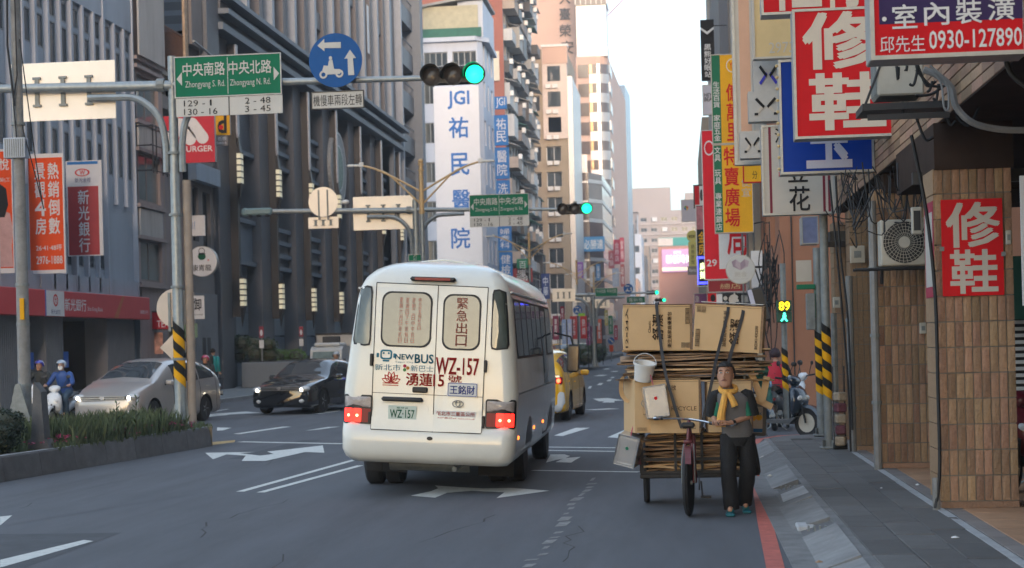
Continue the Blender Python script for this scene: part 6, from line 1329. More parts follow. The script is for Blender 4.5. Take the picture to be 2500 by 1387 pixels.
def rear(x, z, off=0.):
    w = bw(z); y = byr(z); ax = abs(x); e = ax-(w-CRR)
    if e > 0: e = min(e, CRR*.985); y += CRR-math.sqrt(CRR*CRR-e*e)
    return (x, y-off, z)
def side(y, z, off=0., s=1): return (s*(bw(z)+off), y, z)
mb = MB(); NR = 12; ring_n = None; LF = 6.95
zl = [.36, .39, .42, .46, .5, .6, .70, .76, .80, 1.0, 1.2, 1.4, 1.6, 1.8, 2.0, 2.2, 2.34, 2.4, 2.46, 2.51, 2.56, 2.6, 2.64, 2.665, 2.69, 2.705, 2.715]
for z in zl:
    w = bw(z); r = min(CRR, w*.8); y0 = byr(z); y1 = LF-(.0 if z < 1.2 else (z-1.2)*.32)-(max(0, z-2.4)**1.2)*2; pts = []
    for (cx, cy, a0) in ((w-r, y0+r, -90), (w-r, y1-r, 0), (-w+r, y1-r, 90), (-w+r, y0+r, 180)):
        for i in range(NR+1): a = R(a0+90*i/NR); pts.append((cx+r*math.cos(a), cy+r*math.sin(a), z))
    ring_n = len(pts); mb.v += pts
for k in range(len(zl)-1):
    for i in range(ring_n): j = (i+1) % ring_n; mb.f.append((k*ring_n+i, k*ring_n+j, (k+1)*ring_n+j, (k+1)*ring_n+i))
mb.f.append(tuple(range(ring_n-1, -1, -1))); mb.f.append(tuple((len(zl)-1)*ring_n+i for i in range(ring_n)))
bd = part(mb, 'body', m_bus, bus, smooth=40)
# wheel arch on the visible side, dark recess patches
def pp(outline, fn, off, thick, m, name, par=bus, rings=3): mb = MB(); patch(mb, outline, fn, off, thick, rings); return part(mb, name, m, par, smooth=60)
def gap(outline, fn, off, w, m=m_gask, name='seam', par=bus): mb = MB(); ringpatch(mb, outline, fn, off, .01, w); return part(mb, name, m, par)
xs = .057
dl = [(-.676, .735), (xs, .725), (xs, 2.385), (-.68, 2.40)]; dr_ = [(xs, .725), (.632, .735), (.648, 2.375), (xs, 2.385)]
def densify(o, n=8): return [(o[i][0]+(o[(i+1) % len(o)][0]-o[i][0])*t/n, o[i][1]+(o[(i+1) % len(o)][1]-o[i][1])*t/n) for i in range(len(o)) for t in range(n)]
door_o = rrect(-.678, .640, .735, 2.39, .07)
pp(densify(dl), rear, .006, .01, m_bus, 'rear_door'); pp(densify(dr_), rear, .006, .01, m_bus, 'rear_door')
for (a, b) in (((-.678, .74), (-.682, 2.40)), ((xs, .725), (xs, 2.39)), ((.634, .74), (.65, 2.38)), ((-.682, 2.40), (.65, 2.38)), ((-.678, 1.15), (.634, 1.14)), ((-.678, .735), (.634, .73))):
    mb = MB(); n = 14; vert = abs(a[0]-b[0]) < .1; hw = .005 if a[1] != 1.15 else .003
    vs = []
    for i in range(n+1):
        t = i/n; x = a[0]+(b[0]-a[0])*t; z = a[1]+(b[1]-a[1])*t; d = (hw, 0) if vert else (0, hw); vs += [rear(x-d[0], z-d[1], .0085), rear(x+d[0], z+d[1], .0085)]
    mb.add(vs, [(2*i, 2*i+1, 2*i+3, 2*i+2) for i in range(n)]); part(mb, 'seam', m_gask, bus, fixn=False)
def window(o, fn, name='rear_window', m=m_busg, gw=.02):
    p = pp(o, fn, .012, .008, m_gask, name); pane = pp([(cxy[0], cxy[1]) for cxy in shrink(o, gw)], fn, .0145, .004, m, 'pane', p); return p
def shrink(o, w):
    cx = sum(p[0] for p in o)/len(o); cz = sum(p[1] for p in o)/len(o); rx = max(abs(p[0]-cx) for p in o); rz = max(abs(p[1]-cz) for p in o)
    return [(cx+(a-cx)*(1-w/rx), cz+(b-cz)*(1-w/rz)) for a, b in o]
wl = window(rrect(-.606, -.003, 1.675, 2.306, .11), rear); wr = window(rrect(.126, .578, 1.66, 2.295, .11), rear)
def skew(o, k, x0, z0): return [(x+(z-z0)*k*(1 if x > x0 else .1), z) for x, z in o]
cl = [(-.884, 2.335), (-.80, 2.365), (-.735, 2.355), (-.722, 2.30), (-.722, 1.74), (-.735, 1.685), (-.80, 1.675), (-.93, 1.69), (-.948, 1.74), (-.92, 2.05)]
crr = [(-a-.03 if 0 else -a*.975, b) for a, b in cl]
m_side_g = mat('corner_glass', (.07, .085, .075), .05, var=.4, vs=2, spec=.9)
window(cl, rear, 'corner_window', m_side_g, .022); window(crr, rear, 'corner_window', m_side_g, .022)
# lettering on the glass and doors
def rtext(s, x0, x1, z0, z1, m, bold=.02, vertical=False, par=bus, off=.02, name='lettering'):
    mb = MB(); text_into(mb, s, x0, x1, z0, z1, 0, bold, vertical); mb.v = [rear(p[0], p[2], off) for p in mb.v]; return part(mb, name, m, par, fixn=False)
m_pkr = paint('faded_window_red', (.50, .16, .12))
rtext('緊急出口', .29, .42, 1.70, 2.26, m_pkr, .03, True, wr)
for k, (s, zt) in enumerate((('新北市五福紀念日', 2.24), ('星期二日中午班日', 2.24), ('星期四下午班每日', 2.24), ('星期六月日夜貳日', 2.24))): rtext(s, -.17-.075*k, -.13-.075*k, 1.72+(.15 if k == 0 else 0), zt, m_pkr, .0, True, wl)
rtext('NEW', -.42, -.20, 1.535, 1.595, m_txb, .05); rtext('BUS', -.185, .035, 1.50, 1.60, m_txb, .06); rtext('Taipei City', -.42, -.20, 1.492, 1.515, m_txb, .02)
rtext('新北市', -.66, -.35, 1.405, 1.475, m_txb, .02); rtext('新巴士', -.23, .04, 1.405, 1.475, m_txb, .02)
for k, rgb in enumerate(((.6, .25, .05), (.5, .05, .1), (.1, .3, .1))): pp(ell(-.29+.025*math.cos(k*2.1), 1.44+.025*math.sin(k*2.1), .02, n=10), rear, .018+k*.001, .003, paint('badge_%d' % k, rgb), 'badge_dot', rings=1)
gap(rrect(-.60, -.46, 1.53, 1.64, .03), rear, .014, .018, m_txb, 'bus_icon_outline')
for (a, b, c, d) in ((-.645, -.615, 1.55, 1.60), (-.445, -.415, 1.55, 1.60), (-.57, -.49, 1.505, 1.525)): pp(rrect(a, b, c, d, .008, 2), rear, .014, .004, m_txb, 'bus_icon_detail', rings=1)
for x in (-.56, -.50): pp(ell(x, 1.60, .012, n=8), rear, .015, .004, m_txb, 'bus_icon_detail', rings=1)
rtext('WZ-157', .068, .575, 1.385, 1.57, m_txr, .05)
rtext('湧蓮', -.28, .03, 1.245, 1.385, m_txr, .05); rtext('15', .045, .17, 1.245, 1.375, m_txr, .05); rtext('號', .22, .38, 1.29, 1.375, m_txr, .03)
for a in range(-70, 71, 28):
    c_, s_ = math.sin(R(a)), math.cos(R(a)); L2 = .13 if abs(a) < 40 else .12; o_ = []
    for t in range(10): q = t/9; wdt = .028*math.sin(math.pi*q); o_.append((q, wdt))
    o2 = o_+[(q, -w_) for q, w_ in reversed(o_[1:-1])]; ol = [(-.46+(c_*q*L2+s_*w_), 1.27+(s_*q*L2-c_*w_)) for q, w_ in o2]; gap(ol, rear, .013, .012, m_txr, 'lotus_petal')
for z in (1.262, 1.24): pp(rrect(-.56, -.37, z-.005, z+.003, .003, 2), rear, .013, .003, m_txr, 'lotus_line', rings=1)
pt_ = pp(rrect(.215, .57, 1.135, 1.295, .01, 2), rear, .022, .012, m_white, 'name_plate', rings=2); gap(rrect(.222, .563, 1.142, 1.288, .01, 2), rear, .0235, .006, m_txn, 'name_plate_border', pt_); rtext('王銘財', .245, .54, 1.165, 1.262, m_txn, .04, par=pt_, off=.026)
pt_ = pp(rrect(.075, .565, .835, .975, .01, 2), rear, .022, .014, m_white, 'sticker', rings=2); rtext('新北市三重區公所', .095, .55, .918, .965, m_txr, .03, par=pt_, off=.026); rtext('申訴電話02-29862345', .095, .55, .850, .902, m_txr, .03, par=pt_, off=.026)
gap(ell(.345, 1.055, .068, .042, 24), rear, .026, .009, m_galvd, 'emblem'); gap(ell(.345, 1.06, .03, .036, 16), rear, .028, .008, m_galvd, 'emblem'); gap(ell(.345, 1.078, .05, .014, 16), rear, .028, .008, m_galvd, 'emblem')
npl = pp(rrect(-.478, -.143, .847, 1.012, .01, 2), rear, .03, .012, mat('plate_pale_green', (.55, .66, .60), .45, var=.05), 'number_plate', rings=2); rtext('WZ·157', -.455, -.165, .875, .965, paint('plate_green', (.01, .14, .07)), .04, par=npl, off=.033); rtext('臺灣省', -.38, -.24, .978, .998, paint('plate_green', (.01, .14, .07)), .02, par=npl, off=.033)
mb = MB().box(-.56, -.07, -.07, .0, 1.06, 1.11, .018); part(mb, 'plate_lamp_bar', m_dark, bus)
gap(rrect(-.62, .0, .78, 1.045, .06), rear, .008, .006, m_bus, 'pressing')
part(MB().box(-.20, -.02, -.04, .0, 1.165, 1.23, .012), 'door_handle', m_black, bus); part(MB().box(-.17, -.06, -.045, -.04, 1.185, 1.215, .004), 'door_handle', m_dark, bus)
for x, z in ((-.70, 1.52), (.655, 1.49), (-.70, .86), (.65, .86)): part(MB().box(x-.018, x+.018, -.035, .01, z-.07, z+.07, .008), 'hinge', m_black, bus)
hb_ = part(MB().box(-.28, .26, .04, .16, 2.43, 2.48, .02), 'high_brake_lamp', m_black, bus); part(MB().box(-.22, .20, .032, .04, 2.44, 2.47, .0), 'lens', m_redd, hb_)
for s in (-1, 1):
    o_ = rrect(.672, 1.028, .79, 1.12, .03) if s > 0 else rrect(-1.03, -.672, .79, 1.12, .03); cl_ = pp(o_, rear, .02, .04, m_black, 'lamp_cluster'); 
    f = lambda a, b: (a, b) if s > 0 else (-b, -a)
    a, b = f(.69, 1.01); pp(rrect(a, b, .98, 1.10, .015, 3), rear, .026, .004, m_clr, 'reversing_lens', cl_)
    a, b = f(.69, .80); pp(rrect(a, b, .81, .965, .012, 3), rear, .026, .004, m_redd, 'red_lens', cl_)
    a, b = f(.802, .90); pp(rrect(a, b, .81, .965, .012, 3), rear, .026, .004, m_red, 'red_lens', cl_); a, b = f(.902, 1.01); pp(rrect(a, b, .81, .965, .012, 3), rear, .026, .004, m_red, 'red_lens', cl_)
    for xx in (.85, .955): pp(ell(s*xx, .885, .016, n=12), rear, .029, .002, m_hot, 'bulb', cl_, 1)
part(MB().prism(ell(0.03, .655, .035, .022, 16), -.066, -.05), 'tow_hole', m_black, bus)
gap(rrect(-.62, .58, .70, .80, .05), rear, -.002, .004, m_bus, 'bumper_crease')
# side
m_sgl = mat('bus_side_glass', (.035, .04, .045), .05, var=.3, spec=1.)
for s in (-1, 1):
    fn = (lambda y, z, off, s=s: side(y, z, off, s))
    pp(rrect(.30, 6.3, 1.58, 2.27, .06), fn, .004, .006, m_gask, 'window_band')
    for (a, b) in ((.36, 1.12), (1.2, 1.9), (1.98, 2.68), (2.76, 3.45), (3.53, 4.2), (5.3, 6.2)): pp(rrect(a, b, 1.61, 2.24, .05), fn, .008, .003, m_sgl, 'side_window')
    mb = MB(); mb.tube([side(.2+k*.65, 2.335, .012, s) for k in range(10)], .014, 6); part(mb, 'gutter', m_white, bus)
    gap(rrect(4.3, 5.2, .5, 2.26, .04), fn, .004, .02, m_gask, 'folding_door'); pp(rrect(4.36, 5.14, 1.2, 2.2, .04), fn, .006, .004, m_sgl, 'door_glass'); pp(rrect(.25, 6.8, 1.17, 1.19, .005, 2), fn, .004, .004, m_galvd, 'waist_moulding')
    for y in (.25, 2.6, 4.2): pp(rrect(y, y+.08, .66, .70, .01, 2), fn, .012, .01, lamp('amber_marker', (1, .22, .03), .8), 'side_marker', rings=1)
    for y in (1.9, 5.75):
        o_ = [(y+.50*math.cos(R(a)), .36+.50*math.sin(R(a))) for a in range(0, 181, 12)]; pp([(a, max(b, .365)) for a, b in o_], fn, .004, .01, m_black, 'wheel_arch')
for k in range(8): part(MB().tube([(-.80+.1*i*2, .9+k*.7, lerpz([(0, 2.49), (.2, 2.585), (.4, 2.655), (.6, 2.69), (.8, 2.71), (1.0, 2.69), (1.2, 2.655), (1.4, 2.585), (1.6, 2.49)], .1*i*2)) for i in range(9)], .012, 5), 'roof_rib', m_bus, bus)
def busw(x, y, r, w, name='wheel'):
    v = Matrix.Rotation(-ROLL, 3, 'Y')@Vector((x*math.cos(ROLL), 0, r)); 
    o = part(MB().lathe([(r*.55, -w/2), (r*.93, -w/2), (r, -w*.36), (r, w*.36), (r*.93, w/2), (r*.55, w/2)], axis='x', n=28), name, m_rub, bus, smooth=30, loc=(v.x, y, v.z), rot=(0, -ROLL, 0))
    part(MB().lathe([(0, -w*.3), (r*.56, -w*.42), (r*.56, w*.42), (0, w*.3)], axis='x', n=20), 'rim', m_galvd, o, smooth=30); return o
for s in (-1, 1):
    for x in (.92, .66): busw(s*x, 1.9, .375, .21)
    busw(s*.92, 5.75, .375, .22)
part(MB().box(-.86, -.66, .75, .77, .2, .44, .01), 'mudflap', m_rub, bus); part(MB().box(-.90, -.45, 1.4, 1.42, .14, .42), 'mudflap', m_rub, bus); part(MB().box(.45, .9, 1.4, 1.42, .14, .42), 'mudflap', m_rub, bus)
part(MB().box(-.78, .78, .5, 6.5, .32, .42), 'chassis', m_black, bus); part(MB().lathe([(.12, -.5), (.12, .5)], (-.1, 1.0, .32), 'x', 12), 'silencer', m_galvd, bus); part(MB().tube([(-.85, 1.9, .36), (.85, 1.9, .36)], .07, 8), 'axle', m_black, bus); part(MB().sph((0, 1.9, .36), .17), 'differential', m_black, bus); part(MB().tube([(.3, .2, .30), (.3, 1.2, .32)], .03, 8), 'exhaust', m_galvd, bus)
mr = part(MB().obox((1.30, 6.9, 1.52), (.19, .07, .42), None, .05), 'wing_mirror', m_black, bus); part(MB().obox((1.30, 6.86, 1.52), (.16, .012, .37), None, .0), 'mirror_glass', mat('mirror', (.06, .09, .11), .12, var=.5, vs=5), mr); part(MB().tube([(1.0, 6.7, 1.9), (1.25, 6.9, 1.85), (1.30, 6.9, 1.7)], .015, 6), 'mirror_arm', m_black, bus)

# ================================================================ CARS
def car(name, label, st, loc, rz, m_body, wheels, wr=.32, glass=(4.15, 4.92, 5.0, 7.2, 7.1, 8.0), lower=None, fl=None, rearlamp=False, grille=True, plate=None, cat='car'):
    L = st[-1][0]; t = thing(name, label, cat, loc, rz); nb = 6; A = len(st)-1; na = A*4; nB = 20
    def P3(a, b, off=0., s=1):
        row = cr(st, max(0, min(A, a))); y = row[0]; pts = [(0, row[1]), (row[2], row[1]), (row[4], row[3]), (row[6], row[5]), (row[8], row[7]), (0, row[9])]
        x, z = cr(pts, max(0, min(5, b))); return Vector((s*max(x, 0), y, z))
    def S(a, b, off=0., s=1):
        p = P3(a, b, 0, s)
        if off:
            e = .05; n = (P3(a+e, b, 0, s)-P3(a-e, b, 0, s)).cross(P3(a, b+e, 0, s)-P3(a, b-e, 0, s)); n.normalize(); c = Vector((0, p.y, .6))
            if n.dot(p-c) < 0: n = -n
            p = p+n*off
        return p
    mb = MB(); ringb = [i*5/nB for i in range(nB+1)]
    for i in range(na+1):
        a = i/4; mb.v += [tuple(P3(a, b)) for b in ringb]+[tuple(P3(a, b, 0, -1)) for b in reversed(ringb[1:-1])]
    n = 2*nB
    for i in range(na):
        for k in range(n): k2 = (k+1) % n; mb.f.append((i*n+k, i*n+k2, (i+1)*n+k2, (i+1)*n+k))
    mb.f.append(tuple(range(n-1, -1, -1))); mb.f.append(tuple(na*n+k for k in range(n)))
    me = mesh_of(mb, m_body); ob = bpy.data.objects.new('b', me); cut = MB()
    for (y, hw) in wheels:
        for s in (-1, 1): cut.lathe([(wr*1.17, s*(hw-.22)), (wr*1.17, s*(hw+.3))] if s > 0 else [(wr*1.17, s*(hw+.3)), (wr*1.17, s*(hw-.22))], (0, y, wr), 'x', 24)
    oc = bpy.data.objects.new('c', mesh_of(cut, m_black)); md = ob.modifiers.new('x', 'BOOLEAN'); md.object = oc; md.operation = 'DIFFERENCE'; md.solver = 'EXACT'
    try: md.material_mode = 'TRANSFER'
    except Exception: pass
    me2 = evalmesh(ob, oc)
    for p in me2.polygons: p.use_smooth = True
    me2.set_sharp_from_angle(angle=R(40)); body = link('body', me2, t)
    def pg(a0, a1, b0, b1, off, m, nm, s=1, par=t, r=.0, n=6):
        ol = []
        for i in range(n): ol.append((a0+(a1-a0)*i/n, b0))
        for i in range(n): ol.append((a1, b0+(b1-b0)*i/n))
        for i in range(n): ol.append((a1-(a1-a0)*i/n, b1))
        for i in range(n): ol.append((a0, b1-(b1-b0)*i/n))
        q = MB(); patch(q, ol, lambda a, b, o: S(a, b, o, s), off, .01, 4); return part(q, nm, m, par, smooth=60)
    g0, g1, s0, s1, r0, r1 = glass
    for s in (-1, 1):
        q = MB(); patch(q, [(g0+(g1-g0)*i/8, 4.12) for i in range(8)]+[(g1, 4.12+.88*i/8) for i in range(8)]+[(g1-(g1-g0)*i/8, 5.) for i in range(8)]+[(g0, 5-.88*i/8) for i in range(8)], lambda a, b, o: S(a, b, o, s), .006, 0, 4)
        part(q, 'windscreen', m_carglass, t, smooth=60)
        if r0: 
            q = MB(); patch(q, [(r0+(r1-r0)*i/8, 4.15) for i in range(8)]+[(r1, 4.15+.85*i/8) for i in range(8)]+[(r1-(r1-r0)*i/8, 5.) for i in range(8)]+[(r0, 5-.85*i/8) for i in range(8)], lambda a, b, o: S(a, b, o, s), .006, 0, 4); part(q, 'rear_screen', m_carglass, t, smooth=60)
        k = (s1-s0)/2; pg(s0, s0+k-.05, 3.1, 3.88, .006, m_carglass, 'side_window', s); pg(s0+k+.05, s1, 3.12, 3.86, .006, m_carglass, 'side_window', s)
        for a in (s0-.1, s0+k, s1+.1): pg(a-.012, a+.012, 1.3, 3.05, .003, m_gask, 'door_seam', s)
        c = S(g0+.35, 3.1, 0, s); mm = part(MB().obox((c.x+s*.13, c.y+.05, c.z+.03), (.2, .12, .13), None, .035), 'wing_mirror', m_body, t); part(MB().tube([(c.x, c.y+.05, c.z-.02), (c.x+s*.08, c.y+.05, c.z)], .02, 5), 'mirror_arm', m_black, mm)
        for a in (s0+.5*k, s0+1.5*k): cc = S(a, 2.75, .01, s); part(MB().box(cc.x-.012, cc.x+.012, cc.y-.09, cc.y+.09, cc.z-.015, cc.z+.015, .005), 'door_handle', m_body, t)
    for (y, hw) in wheels:
        for s in (-1, 1):
            w = .2; o = part(MB().lathe([(wr*.6, -w/2), (wr*.94, -w/2), (wr, -w*.3), (wr, w*.3), (wr*.94, w/2), (wr*.6, w/2)], axis='x', n=26), 'wheel', m_rub, t, smooth=30, loc=(s*(hw-w/2-.01), y, wr))
            q = MB()
            q.lathe([(wr*.62, -w*.45), (wr*.66, -w*.5), (wr*.66, w*.5), (wr*.62, w*.45)], axis='x', n=22); q.lathe([(0, -w*.42), (wr*.16, -w*.44), (wr*.16, w*.44), (0, w*.42)], axis='x', n=10)
            for k in range(5):
                a = k*2*math.pi/5; q.tube([(s*w*.42, wr*.1*math.cos(a), wr*.1*math.sin(a)), (s*w*.40, wr*.62*math.cos(a), wr*.62*math.sin(a))], wr*.07, 5)
            part(q, 'rim', m_galv, o, smooth=30); part(MB().lathe([(0, -.02), (wr*.6, -.02), (wr*.6, .02), (0, .02)], axis='x', n=16), 'brake_disc', m_black, o)
    t['_S'] = 0; return t, S, pg, body
m_cblk = mat('black_car_paint', (.010, .011, .014), .10, var=.1, coat=1.); m_csil = mat('champagne_silver_paint', (.40, .37, .35), .28, .45, var=.06, vs=1, coat=.6); m_cyel = mat('taxi_yellow_paint', (.80, .42, .01), .25, var=.04, coat=.7); m_cwh = mat('taxi_white_bumper', (.72, .73, .74), .3, var=.04, coat=.4)
m_hl = lamp('headlamp_warm', (1., .86, .62), 9.); m_hlg = mat('headlamp_lens', (.55, .56, .57), .06, var=.2, vs=20)
sed = [(0, .27, .50, .42, .58, .58, .60, .66, .46, .68), (.12, .20, .74, .42, .82, .64, .78, .73, .58, .75), (.5, .18, .80, .48, .89, .73, .85, .83, .68, .86), (1.1, .18, .82, .5, .905, .82, .87, .92, .74, .96), (1.45, .18, .82, .5, .91, .89, .87, .98, .74, 1.03), (2.25, .18, .82, .5, .91, .93, .87, 1.36, .62, 1.43), (3.0, .18, .82, .5, .91, .95, .87, 1.40, .62, 1.47), (3.7, .18, .82, .5, .91, .96, .86, 1.33, .60, 1.41), (4.25, .18, .80, .5, .90, .98, .84, 1.04, .70, 1.08), (4.65, .22, .76, .5, .86, .95, .80, 1.0, .66, 1.02), (4.82, .3, .62, .5, .70, .85, .66, .9, .5, .92)]
def front_kit(t, S, w, z0, zl, zg, lamp_x, gm=m_chrome, plate='5S-4363', fog=True, y0=-.0):
    yf = lambda x, z: min([(S(a/8, b/6).y, a) for a in range(0, 20) for b in range(6, 30) if abs(S(a/8, b/6).x-abs(x)) < .09 and abs(S(a/8, b/6).z-z) < .07] or [(.1, 0)])[0]
    for s in (-1, 1):
        y = yf(lamp_x, zl); hl = part(MB().sph((s*lamp_x, y+.13, zl), .13, 14, 8, (1.25, 1.3, .62)), 'headlight', m_hlg, t, smooth=True); part(MB().sph((s*(lamp_x-.02), y+.0, zl-.01), .045), 'bulb', m_hl, hl)
        if fog: yy = yf(lamp_x-.08, z0); part(MB().sph((s*(lamp_x-.05), yy+.03, z0), .065, sc=(1.2, .8, .8)), 'fog_lamp', m_hlg, t)
    y = yf(0, zg); g = part(MB().box(-w*.5, w*.5, y-.03, y+.1, zg-.055, zg+.05, .02), 'grille', m_black, t)
    for k in range(3): part(MB().box(-w*.49, w*.49, y-.045, y-.02, zg-.05+k*.042, zg-.032+k*.042, .004), 'grille_bar', gm, g)
    part(MB().prism(ell(0, zg+.01, .06, .042, 20), y-.055, y-.04), 'emblem', gm, g); yb = yf(0, z0+.1)
    p = part(MB().box(-.19, .19, yb-.05, yb-.03, z0+.02, z0+.17, .004), 'number_plate', m_white, t); lettering(plate, -.165, .165, z0+.05, z0+.14, yb-.053, m_tblk, p, .03)
    part(MB().box(-w*.55, w*.55, yb-.01, yb+.1, z0-.11, z0-.02, .02), 'lower_intake', m_black, t)
g = G(697, 1012); t, S, pg, body = car('black_sedan', 'glossy black sedan with lit headlights facing the camera left of the bus', sed, (g.x-.1, g.y-.2, 0), R(-9), m_cblk, ((.95, .90), (3.75, .90)), .33)
front_kit(t, S, 1.1, .36, .68, .70, .66)
van = [(0, .28, .50, .45, .60, .62, .62, .70, .46, .72), (.12, .22, .72, .45, .80, .68, .77, .80, .58, .82), (.4, .18, .78, .5, .87, .83, .83, .93, .66, .97), (.7, .18, .80, .5, .88, .91, .85, 1.02, .70, 1.06), (.95, .18, .80, .5, .885, .96, .86, 1.08, .73, 1.14), (1.95, .18, .80, .5, .89, .97, .86, 1.48, .64, 1.57), (3.0, .18, .80, .5, .89, .99, .86, 1.53, .64, 1.62), (3.75, .18, .80, .5, .89, 1.02, .86, 1.48, .62, 1.59), (4.35, .2, .78, .5, .87, 1.05, .83, 1.32, .60, 1.42), (4.55, .24, .74, .5, .84, 1.0, .80, 1.1, .62, 1.15), (4.65, .32, .62, .5, .72, .9, .70, .95, .5, .97)]
t, S, pg, body = car('silver_minivan', 'champagne silver minivan with lit headlights beyond the planted median', van, (-13.45, 37.0, 0), R(-9), m_csil, ((.85, .88), (3.6, .88)), .32, glass=(4.15, 4.92, 5.0, 7.7, 7.8, 8.9))
front_kit(t, S, 1.15, .36, .74, .72, .68, plate='6H-2283')
tx = [(p[0], *p[1:]) for p in van]
g = G(1400, 1032); t, S, pg, body = car('yellow_taxi', 'yellow taxi with white rear bumper and lit tail lamps beyond the bus', tx, (-3.23, 40.6, 0), math.pi+R(-3.), m_cyel, ((.85, .88), (3.6, .88)), .32, glass=(4.15, 4.92, 5.0, 7.7, 7.7, 8.95))
for s in (-1, 1):
    mb = MB(); patch(mb, [(8.9, .9), (9.2, .9), (9.6, .9), (10, .9), (10, 1.6), (10, 2.3), (9.6, 2.4), (9.2, 2.35), (8.9, 2.3), (8.6, 1.8)], lambda a, b, o: S(a, b, o, s), .012, .02, 4); part(mb, 'rear_bumper', m_cwh, t, smooth=60)
    q = MB().obox((s*.66, 4.56, .92), (.34, .2, .17), Matrix.Rotation(R(-s*14), 3, 'Z'), .03); tl = part(q, 'tail_lamp', m_redd, t)
    for xx in (.58, .74): part(MB().sph((s*xx, 4.68-.05*(xx > .6), .92), .055, sc=(1, .5, 1)), 'lamp_glow', lamp('tail_red', (1, .05, .02), 3.), tl)
    part(MB().obox((s*.62, 4.6, 1.01), (.34, .14, .05), None, .01), 'chrome_bar', m_chrome, t); part(MB().box(s*.5-.1, s*.5+.1, 4.66, 4.70, .42, .47), 'reflector', m_redd, t)
part(MB().box(-.6, .6, 4.62, 4.68, .22, .36, .02), 'rear_valance', m_black, t); lettering('277', -.72, -.52, .60, .68, 0, m_mar, t, .04).rotation_euler = (0, 0, math.pi)
for o_ in t.children:
    if o_.name.startswith('lettering'): o_.location = (-1.2+.0, 4.70, 0)
part(MB().box(-.28, .28, 1.9, 2.2, 1.62, 1.76, .03), 'roof_light', m_cyel, t)
# white delivery truck behind the black sedan
g = G(812, 985); tk = thing('white_truck', 'white refrigerated box truck half hidden behind the black sedan', 'truck', (P(795, 900, 68).x, 68, 0), R(-4)); tk.scale = (.82, .82, .86); m_twh = mat('truck_white', (.58, .60, .60), .4, var=.08, coat=.2)
mb = MB(); mb.prism([(0, .45), (-.02, 1.1), (.18, 1.95), (.45, 2.12), (1.6, 2.12), (1.6, .45)], -.85, .85, 'yz'); part(mb, 'cab', m_twh, tk); part(MB().box(-.98, .98, 1.7, 5.4, .7, 2.75, .03), 'cargo_box', m_silver, tk); part(MB().box(-1.0, 1.0, 1.68, 1.72, 2.68, 2.78), 'box_rim', m_dark, tk)
mb = MB(); mb.add([(-.74, -.02, 1.18), (.74, -.02, 1.18), (.70, .165, 1.86), (-.70, .165, 1.86)], [(0, 1, 2, 3)]); mb.v = [(x, y-.02, z) for x, y, z in mb.v]; part(mb, 'windscreen', mat('truck_glass', (.20, .27, .27), .08, var=.3, spec=.9), tk)
part(MB().box(-.55, .35, 1.4, 1.68, 2.25, 2.62, .03), 'cooling_unit', m_dark, tk); part(MB().box(-.7, .7, .3, 1.5, 2.12, 2.3, .06), 'roof_fairing', m_twh, tk)
for s in (-1, 1): part(MB().box(s*.62-.14, s*.62+.14, -.04, .0, .72, .90, .01), 'headlight', m_hlg, tk); part(MB().obox((s*1.02, -.05, 1.35), (.14, .06, .32), None, .02), 'wing_mirror', m_black, tk); part(MB().lathe([(.2, -.1), (.38, -.1), (.38, .1), (.2, .1)], (s*.72, .75, .38), 'x', 20), 'wheel', m_rub, tk); part(MB().lathe([(.2, -.1), (.38, -.1), (.38, .1), (.2, .1)], (s*.72, 4.2, .38), 'x', 20), 'wheel', m_rub, tk)
part(MB().box(-.85, .85, -.05, .1, .42, .62, .02), 'bumper', m_dark, tk)
# distant vehicles near the median end
for (u, v, Y, rgb, lab) in ((1362, 866, 128, (.70, .36, .01), 'yellow taxi roof glimpsed between the bus mirror and the far hedge'), (1412, 866, 138, (.62, .55, .42), 'pale car roof glimpsed over the far hedge')):
    x = P(u, v, Y).x; t, S, pg, body = car('distant_car', lab, van, (x, Y, 0), R(0), paint('dist_%d' % Y, rgb, .3), ((.85, .88), (3.6, .88)), .32)
    front_kit(t, S, 1.1, .36, .74, .72, .68, plate='AB-12')

